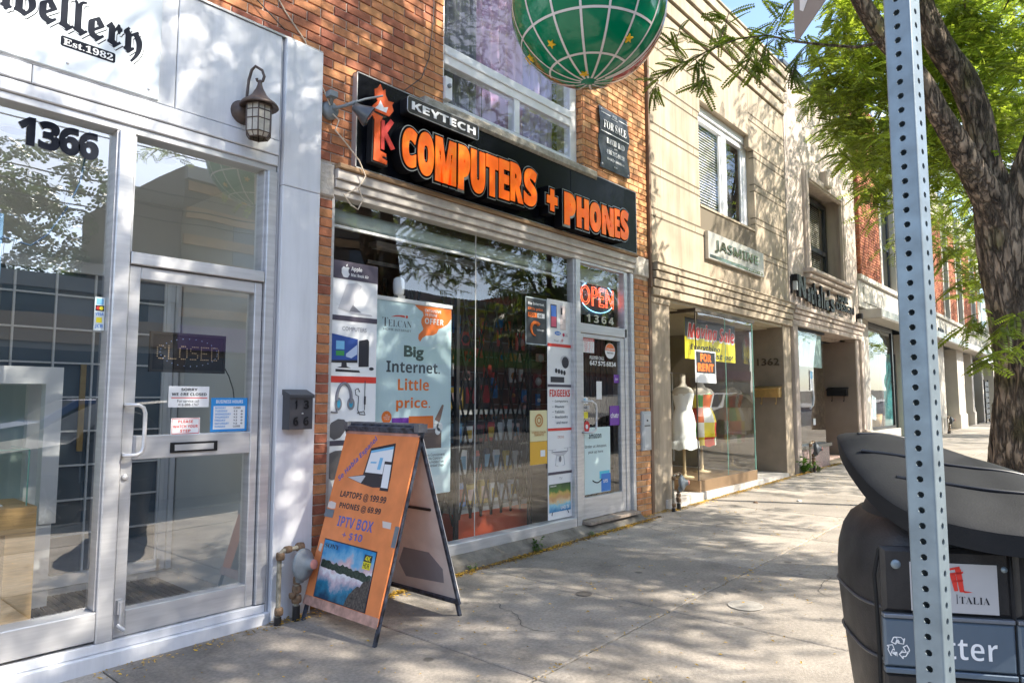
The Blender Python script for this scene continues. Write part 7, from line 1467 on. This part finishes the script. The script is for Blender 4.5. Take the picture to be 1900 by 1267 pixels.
# second street tree
def simple_tree(x, y, lab, rad, count, reg, seed, size, group=None, mat=None, zc=7.0, proto=(6, .09, .25), tr=.2, zmin=3.6):
    t = thing('locust_tree', lab, 'tree', (x, y, gz(x)), group); mb = MB(); g = gz(x); base = Vector((x, y, g))
    bark_tube(mb, [base-Vector((0, 0, .2)), base+Vector((0, 0, .8)), base+Vector((.1, 0, 2.2)), base+Vector((.15, .1, 3.4))], [tr*1.2, tr, tr*.85, tr*.7], 18, .08, 6)
    rts = []
    for k in range(5):
        a = k*1.26+seed; e = base+Vector((math.cos(a)*rad[0]*.45, math.sin(a)*rad[1]*.45, 5.6+.5*(k % 3))); m_ = base+Vector((math.cos(a)*.5, math.sin(a)*.5, 4.4)); bark_tube(mb, [base+Vector((.15, .1, 3.3)), m_, e, e+Vector((math.cos(a)*.8, math.sin(a)*.8, 1.2))], [tr*.6, tr*.42, tr*.25, tr*.1], 10, .08, 4); rts += [m_, e]
    mb.build('trunk', bark, t)
    tw = crown((x, y, zc), rad, count, reg, 8, size, seed, zmin=zmin); branches(tw, rts, t, bark, 7, .014)
    P_, D_, S_ = twigs_to_leaves([(a, b) for a, b, i in tw], 8, size)
    okm = np.array([(lambda q: q[2] < 0 or q[1] < -12 or q[0] > 1915 or q[0] < -15 or inpoly(q[0], q[1], reg))(proj(p)) for p in P_]); leaf_cloud('crown', P_[okm], D_[okm], S_[okm], leaf_proto(*proto), mat or LEAF, t)
simple_tree(15.2, -3.6, 'second honey locust tree further along the kerb, mostly behind the near trunk', (4.6, 3.6, 3.6), 950, REG2, 8, .24)
simple_tree(25.5, -3.6, 'third honey locust tree along the kerb past the brick terrace canopy', (4.5, 3.4, 3.4), 420, REG2, 13, .30, proto=(5, .11, .28))
simple_tree(36, -3.6, 'farthest honey locust tree along the kerb', (4.5, 3.4, 3.4), 300, REG2, 17, .36, proto=(4, .14, .32))
ANY = [(-3000, -3000), (6000, -3000), (6000, 6000), (-3000, 6000)]

# ------------------------------------------------------------------ street lamp with globes
gp_ = Q(1886, 207, 8.2); SL = thing('street_lamp', 'street lamp with white glass globes half hidden by leaves at the right edge', 'street lamp', (gp_.x+.1, gp_.y-.33, gz(gp_.x)))
lx, ly = gp_.x+.1, gp_.y-.33; mb = MB(); mb.tube([(lx, ly, 0), (lx, ly, gp_.z+.1)], [.07, .045], 10); mb.tube([(lx, ly, gp_.z-.5), ((lx+gp_.x)/2, (ly+gp_.y)/2, gp_.z-.45), (gp_.x, gp_.y, gp_.z-.35), (gp_.x, gp_.y, gp_.z-.18)], .018, 8); mb.tube([(lx, ly, gp_.z-.5), (lx, ly-.33, gp_.z-.4), (lx, ly-.35, gp_.z-.18)], .018, 8); mb.build('post', blkm, SL)
for c in (gp_, Vector((lx, ly-.35, gp_.z)), Vector((lx, ly, gp_.z+.35))): MB().lathe(c, [(.2*math.sin(math.pi*k/12), -.2*math.cos(math.pi*k/12)) for k in range(13)], 20).build('globe', pm('opal_globe', (.72, .72, .72), .35), SL)

# ------------------------------------------------------------------ ground details
def litter():
    v, f = [], []; rg = random.Random(9)
    def put(x, y, s, base=0):
        a = rg.uniform(0, 6.28); c, q = math.cos(a)*s, math.sin(a)*s; w2 = .38; n = len(v); z = gz(x)+.004+base; t = rg.uniform(.002, .007)
        v.extend([(x-c, y-q, z), (x+q*w2, y-c*w2, z+t), (x+c, y+q, z+t*.6), (x-q*w2, y+c*w2, z+rg.uniform(0, .004))]); f.append((n, n+1, n+2, n+3))
    for _ in range(6500):
        x = rg.uniform(2.7, 14); 
        if 7.3 < x < 11.5: pass
        cl = .5+.5*math.sin(x*7.3)*math.sin(x*3.1+1)
        if rg.random() > .25+.75*cl: continue
        y = -.02-abs(rg.gauss(0, .045))-(.135 if 2.7 < x < 6.75 else .05 if x > 7.4 else 0); put(x, y, rg.uniform(.009, .018), rg.uniform(0, .016))
    for _ in range(140): put(rg.gauss(2.45, .13), -.10+rg.gauss(0, .05), rg.uniform(.008, .016), rg.uniform(0, .01))
    for _ in range(130): put(rg.uniform(1.3, 2.4), -.12+rg.gauss(0, .04), rg.uniform(.007, .013))
    for _ in range(900): put(rg.uniform(.8, 12), rg.uniform(-3.4, -.15), rg.uniform(.007, .014))
    for _ in range(260): put(rg.uniform(2.5, 10), -1.84+rg.gauss(0, .03), rg.uniform(.006, .011))
    for _ in range(350): put(rg.uniform(12, 30), rg.uniform(-3.4, -.1), rg.uniform(.01, .016))
    for _ in range(16):
        cx, cy = rg.uniform(1.2, 8), rg.uniform(-3.2, -.4)
        for _ in range(rg.randrange(4, 9)): put(cx+rg.gauss(0, .03), cy+rg.gauss(0, .03), rg.uniform(.008, .014))
    me = bpy.data.meshes.new('fallen_leaves'); me.from_pydata(v, [], f); me.materials.append(leafmat('yellow_leaf', (.52, .32, .035), (.5, .3, .03), .2)); o = link(me, 'fallen_leaves'); o['kind'] = 'stuff'; o['label'] = 'small yellow fallen leaflets scattered over the pavement and along the sills'
litter()
dm = MB(); rg = random.Random(4)
for _ in range(1300):
    x = rg.uniform(2.7, 7); y = -.135-abs(rg.gauss(0, .02)); r = rg.uniform(.008, .02); dm.lathe((x, y, gz(x)), [(r, 0), (r*.6, r*.35), (0, r*.45)], 5)
o = dm.build('dirt', pm('brown_debris', (.16, .10, .05), .95, var=.5, sc=40)); o['kind'] = 'stuff'; o['label'] = 'brown crumbs of soil and leaf debris lying along the concrete sill'
def weed(x, y, lab, n, h, mat):
    t = thing('weed', lab, 'weed', (x, y, gz(x))); P, D, S = [], [], []; rg = np.random.default_rng(int(x*100))
    mb = MB()
    for k in range(n):
        d = Vector((rg.normal(0, .5), rg.normal(0, .4), 1)).normalized(); p = Vector((x+rg.normal(0, .012), y+rg.normal(0, .01), gz(x))); L = h*(.5+.6*rg.random()); mb.tube([p, p+d*L*.6, p+d*L+Vector((d.x, d.y, -.3))*L*.2], .0016, 4, False)
        for j in range(5): P.append(tuple(p+d*L*(.25+.17*j))); D.append((rg.normal(0, 1), rg.normal(0, 1), .4)); S.append(h*.35)
    mb.build('stem', mat, t); leaf_cloud('leaves', np.array(P), np.array(D), np.array(S), (np.array([(0, 0, 0), (.45, -.22, 0), (1, 0, -.1), (.45, .22, 0)]), np.array([(0, 1, 2, 3)])), mat, t)
wm = leafmat('weed_leaf', (.06, .14, .02), (.15, .3, .03))
weed(4.78, -.15, 'small dry green weed growing from the concrete sill below the shop window', 9, .13, wm); weed(3.98, -.16, 'tiny bright green weed at the left end of the concrete sill', 7, .06, wm); weed(5.65, -.15, 'low green weed below the phone shop mullion', 8, .05, wm)
weed(11.95, -.09, 'grass tuft between the limestone and stucco buildings', 22, .28, wm); weed(12.35, -.2, 'small leafy weed at the foot of the salon plinth', 10, .14, wm)
for i, (x, y, r) in enumerate(((4.47, -2.17, .105), (4.02, -1.2, .055))):
    t = thing('utility_cover', ('round utility cover with a pale rim set in the pavement', 'small dark round valve cap in a pavement joint')[i], 'utility cover', (x, y, gz(x))); fr = Fr((x, y, gz(x)+.001), (1, 0, .015), (0, 1, 0))
    MB().disc(fr, 0, 0, r, .0, .0035, 28).build('cover', pm('cover_concrete%d' % i, (.30, .28, .25) if i == 0 else (.10, .09, .08), .9, var=.2, sc=20, bump=.4), t); MB().ring(fr, 0, 0, r*.97, r*1.06, .0045, 32).build('rim', pm('cover_rim%d' % i, (.36, .34, .31) if i == 0 else (.16, .14, .12), .8), t)
for i, (x, y) in enumerate(((9.0, -1.0), (8.55, -.62))):
    o = MB().lathe((x, y, gz(x)), [(.03, 0), (.025, .015), (.01, .02), (0, .02)], 6).build('litter_scrap', pm('scrap_white' if i == 0 else 'scrap_brown', (.7, .68, .64) if i == 0 else (.12, .07, .04), .8)); tag(o, ('white crumpled scrap lying on the sunny pavement', 'curled brown leaf lying on the sunny pavement')[i], 'litter')

# ------------------------------------------------------------------ the other side of the street (seen in the glass)
def opp(x0, x1, h, c, lab, seed, band=None):
    t = thing('street_building', lab, 'building', ((x0+x1)/2, -22, 0)); m = pm('opposite_'+str(seed), c, .85, var=.1, sc=1.5)
    MB().box(x0, -30, -.5, x1-.05, -20, h).build('wall', m, t); fr = Fr((0, -20, 0), (-1, 0, 0)); rg = random.Random(seed)
    mb = MB(); mb.fbox(fr, -x1+.4, .6, -x0-.4, 2.9, .0, .03); mb.build('shop_window', pm('far_glass', 0), t)
    MB().fbox(fr, -x1+.1, 3.1, -x0-.1, 3.9, .0, .12).build('fascia', pm('fascia_%d' % seed, (rg.uniform(.1, .6), rg.uniform(.1, .4), rg.uniform(.05, .4)), .6), t)
    k = -x1+1.0
    while k < -x0-2:
        w_ = MB().fbox(fr, k, 4.9, k+1.4, h-1.6, -.1, .03).build('window', pm('far_glass', 0), t); k += 2.6
    MB().fbox(fr, -x1, h-.5, -x0, h, -.3, .25).build('cornice', pm('cornice_%d' % seed, (.35, .32, .28), .8), t)
    if band:
        for j in range(6): MB().fbox(fr, -x1+.1, 4.2+.9*j, -x0-.1, 4.55+.9*j, .031, .10).build('timber_band', pm('opp_timber', (.42, .22, .09), .7, var=.2), t)
hs = [(-40, -30, 7.5, (.3, .12, .07), 'dark brick building far left across the street'), (-30, -21, 6.5, (.35, .32, .28), 'grey rendered building left across the street'), (-21, -12, 8, (.28, .11, .07), 'red brick building across the street with a green fascia'), (-12, -4, 6.2, (.45, .42, .36), 'cream building directly across the street'), (-4, 4, 5.6, (.25, .12, .08), 'low brown brick building directly across the street'), (4, 10, 5.2, (.4, .37, .33), 'low grey shop building across the street'), (10, 19.5, 9.6, (.16, .12, .09), 'tall building with timber bands across the street'), (19.5, 30, 6.4, (.38, .35, .3), 'stone shop building across the street'), (30, 42, 7.5, (.3, .12, .07), 'long brick building right across the street'), (42, 60, 8, (.35, .3, .26), 'pale long building far right across the street')]
for i, a in enumerate(hs): opp(a[0], a[1], a[2], a[3], a[4], i+1, i == 6)
for i, (x, y, s) in enumerate(((-9, -16, 1), (1.5, -31, 1.6), (8, -33, 1.5), (27, -16, 1), (23, -34, 1.7), (-17, -33, 1.6))):
    simple_tree(x, y, ('broad tree on the far pavement by the cream building', 'big tree behind the low brown brick building', 'big tree behind the low grey shop building', 'broad tree on the far pavement by the stone shop building', 'big tree behind the stone shop building', 'big tree behind the red brick building')[i], (3.8*s, 3.4*s, 3.2*s), 200, ANY, 30+i, .5*s, mat=LEAF2, zc=6.2*s, proto=(4, .2, .35), tr=.25)
up_ = thing('utility_pole', 'wooden utility pole with wires on the far side of the street', 'utility pole', (-2.5, -15.5, 0)); MB().tube([(-2.5, -15.5, -.2), (-2.5, -15.5, 9.5)], [.16, .11], 10).build('pole', pm('pole_wood', (.2, .17, .14), .9), up_); MB().box(-3.4, -15.6, 8.7, -1.6, -15.4, 8.85).build('crossarm', pm('pole_wood', 0), up_)
for i, (dy, z) in enumerate(((-.3, 8.9), (.3, 8.9), (0, 7.6), (.1, 7.2), (.0, 6.9))):
    mb = MB(); P_ = [(-60+8*k, -15.5+dy, z-.6*math.sin(math.pi*((k*8) % 40)/40)) for k in range(18)]; mb.tube(P_, .02, 4, False); mb.build('wire', blkm, up_)
def car(x, y, lab, col, ang=0, s=1.0):
    t = thing('parked_car', lab, 'car', (x, y, gz(x)-.13)); L = 4.4; H = 1.5; W = 1.8; g = gz(x)-.13
    prof = [(0, .35), (.02, .75), (.25, .92), (1.05, 1.02), (1.75, 1.44), (2.9, 1.5), (3.7, 1.40), (4.25, .98), (4.38, .9), (4.4, .4), (4.2, .25), (.2, .25)]
    m = pm('car_paint_'+lab[:5], col, .5, .1, coat=.1, spec=.3); mb = MB(); n = len(prof)
    def sec(yy, inset): return [(x+px, y+yy, g+(pz if pz < 1.0 else 1.0+(pz-1.0)*(1 if inset == 0 else .97))) for px, pz in prof]
    ys = [(-W/2+.02, .0), (-W/2+.0, 0), (W/2-.0, 0)]
    lowY = lambda pz, sgn: sgn*(W/2-(.28*max(0, pz-.95)/.55))
    a = [(x+px, y+lowY(pz, -1), g+pz) for px, pz in prof]; b = [(x+px, y+lowY(pz, 1), g+pz) for px, pz in prof]
    mb.add(a+b, [tuple(range(n)), tuple(range(n, 2*n))[::-1]]+[(i, n+i, n+(i+1) % n, (i+1) % n) for i in range(n)]); mb.build('body', m, t)
    for sgn in (-1, 1):
        fr = Fr((x, y+sgn*(W/2+.004), g), (sgn*-1, 0, 0)) if sgn > 0 else Fr((x, y-W/2-.004, g)); q = MB(); 
        pts = [(1.25, 1.0), (1.85, 1.36), (2.5, 1.42), (2.5, 1.0)], [(2.58, 1.0), (2.58, 1.42), (3.2, 1.40), (3.75, 1.05), (3.7, 1.0)]
        for P2 in pts: q.add([(x+px, y+lowY(pz, sgn)*1.006, g+pz) for px, pz in (P2 if sgn < 0 else P2[::-1])], [tuple(range(len(P2)))])
        q.build('side_window', pm('car_glass', (.02, .025, .03), .35, spec=.2), t)
        for wx in (.85, 3.5):
            w_ = MB().lathe((x+wx, y+sgn*(W/2-.1), g+.33), [(0, -.1), (.33, -.1), (.335, 0), (.33, .11), (.22, .12), (0, .10)], 24, (0, sgn, 0)).build('wheel', pm('tyre', (.02, .02, .02), .8), t)
            q = MB()
            for k in range(7): a_ = k*.898; q.tube([(x+wx, y+sgn*(W/2+.03), g+.33), (x+wx+.2*math.cos(a_), y+sgn*(W/2+.025), g+.33+.2*math.sin(a_))], .016, 5)
            q.build('rim', pm('dark_alloy', (.12, .12, .13), .4, .5), w_)
    mb = MB(); mb.add([(x+px, y+lowY(pz, 1)*k, g+pz+.004) for k in (-.86, .86) for px, pz in ((1.1, 1.05), (1.72, 1.435))], [(0, 1, 3, 2)]); mb.build('windscreen', pm('car_glass', 0), t)
car(1.6, -5.95, 'dark grey hatchback parked at the near kerb behind the viewer', (.05, .05, .055)); car(13.4, -5.95, 'dark brown hatchback parked at the near kerb beyond the tree', (.04, .03, .028)); car(19.4, -5.95, 'white car parked further along the near kerb', (.6, .6, .6)); car(-3.6, -13.4, 'black car parked on the far side of the street', (.02, .02, .025)); car(3.2, -13.4, 'blue car parked on the far side of the street', (.04, .08, .2))

# ------------------------------------------------------------------ groups of repeats
GROUPS = {'tree': 'street trees', 'car': 'cars parked along the kerbs', 'mailbox': 'mailboxes by the shop doors', 'gas regulator': 'gas regulators along the shopfronts', 'mannequin': 'mannequins in the dress shop window', 'light': 'ceiling downlights of the jewellery shop', 'weed': 'weeds at the foot of the buildings', 'utility cover': 'covers set in the pavement', 'sticker': 'stickers on the shop doors', 'notice': 'notices on the shop glass', 'cable': 'loose cables', 'banner': 'banners in the shop windows', 'wall light': 'wall lights of the salon', 'number': 'street numbers on the glass', 'litter': 'scraps on the pavement'}
for o in list(SC.objects):
    c = o.get('category')
    if o.parent is None and c in GROUPS and not o.get('group'): o['group'] = GROUPS[c]
for o in list(SC.objects):
    if o.parent is None and o.get('category') == 'building' and o.location.y < -10: o['group'] = 'buildings across the street'
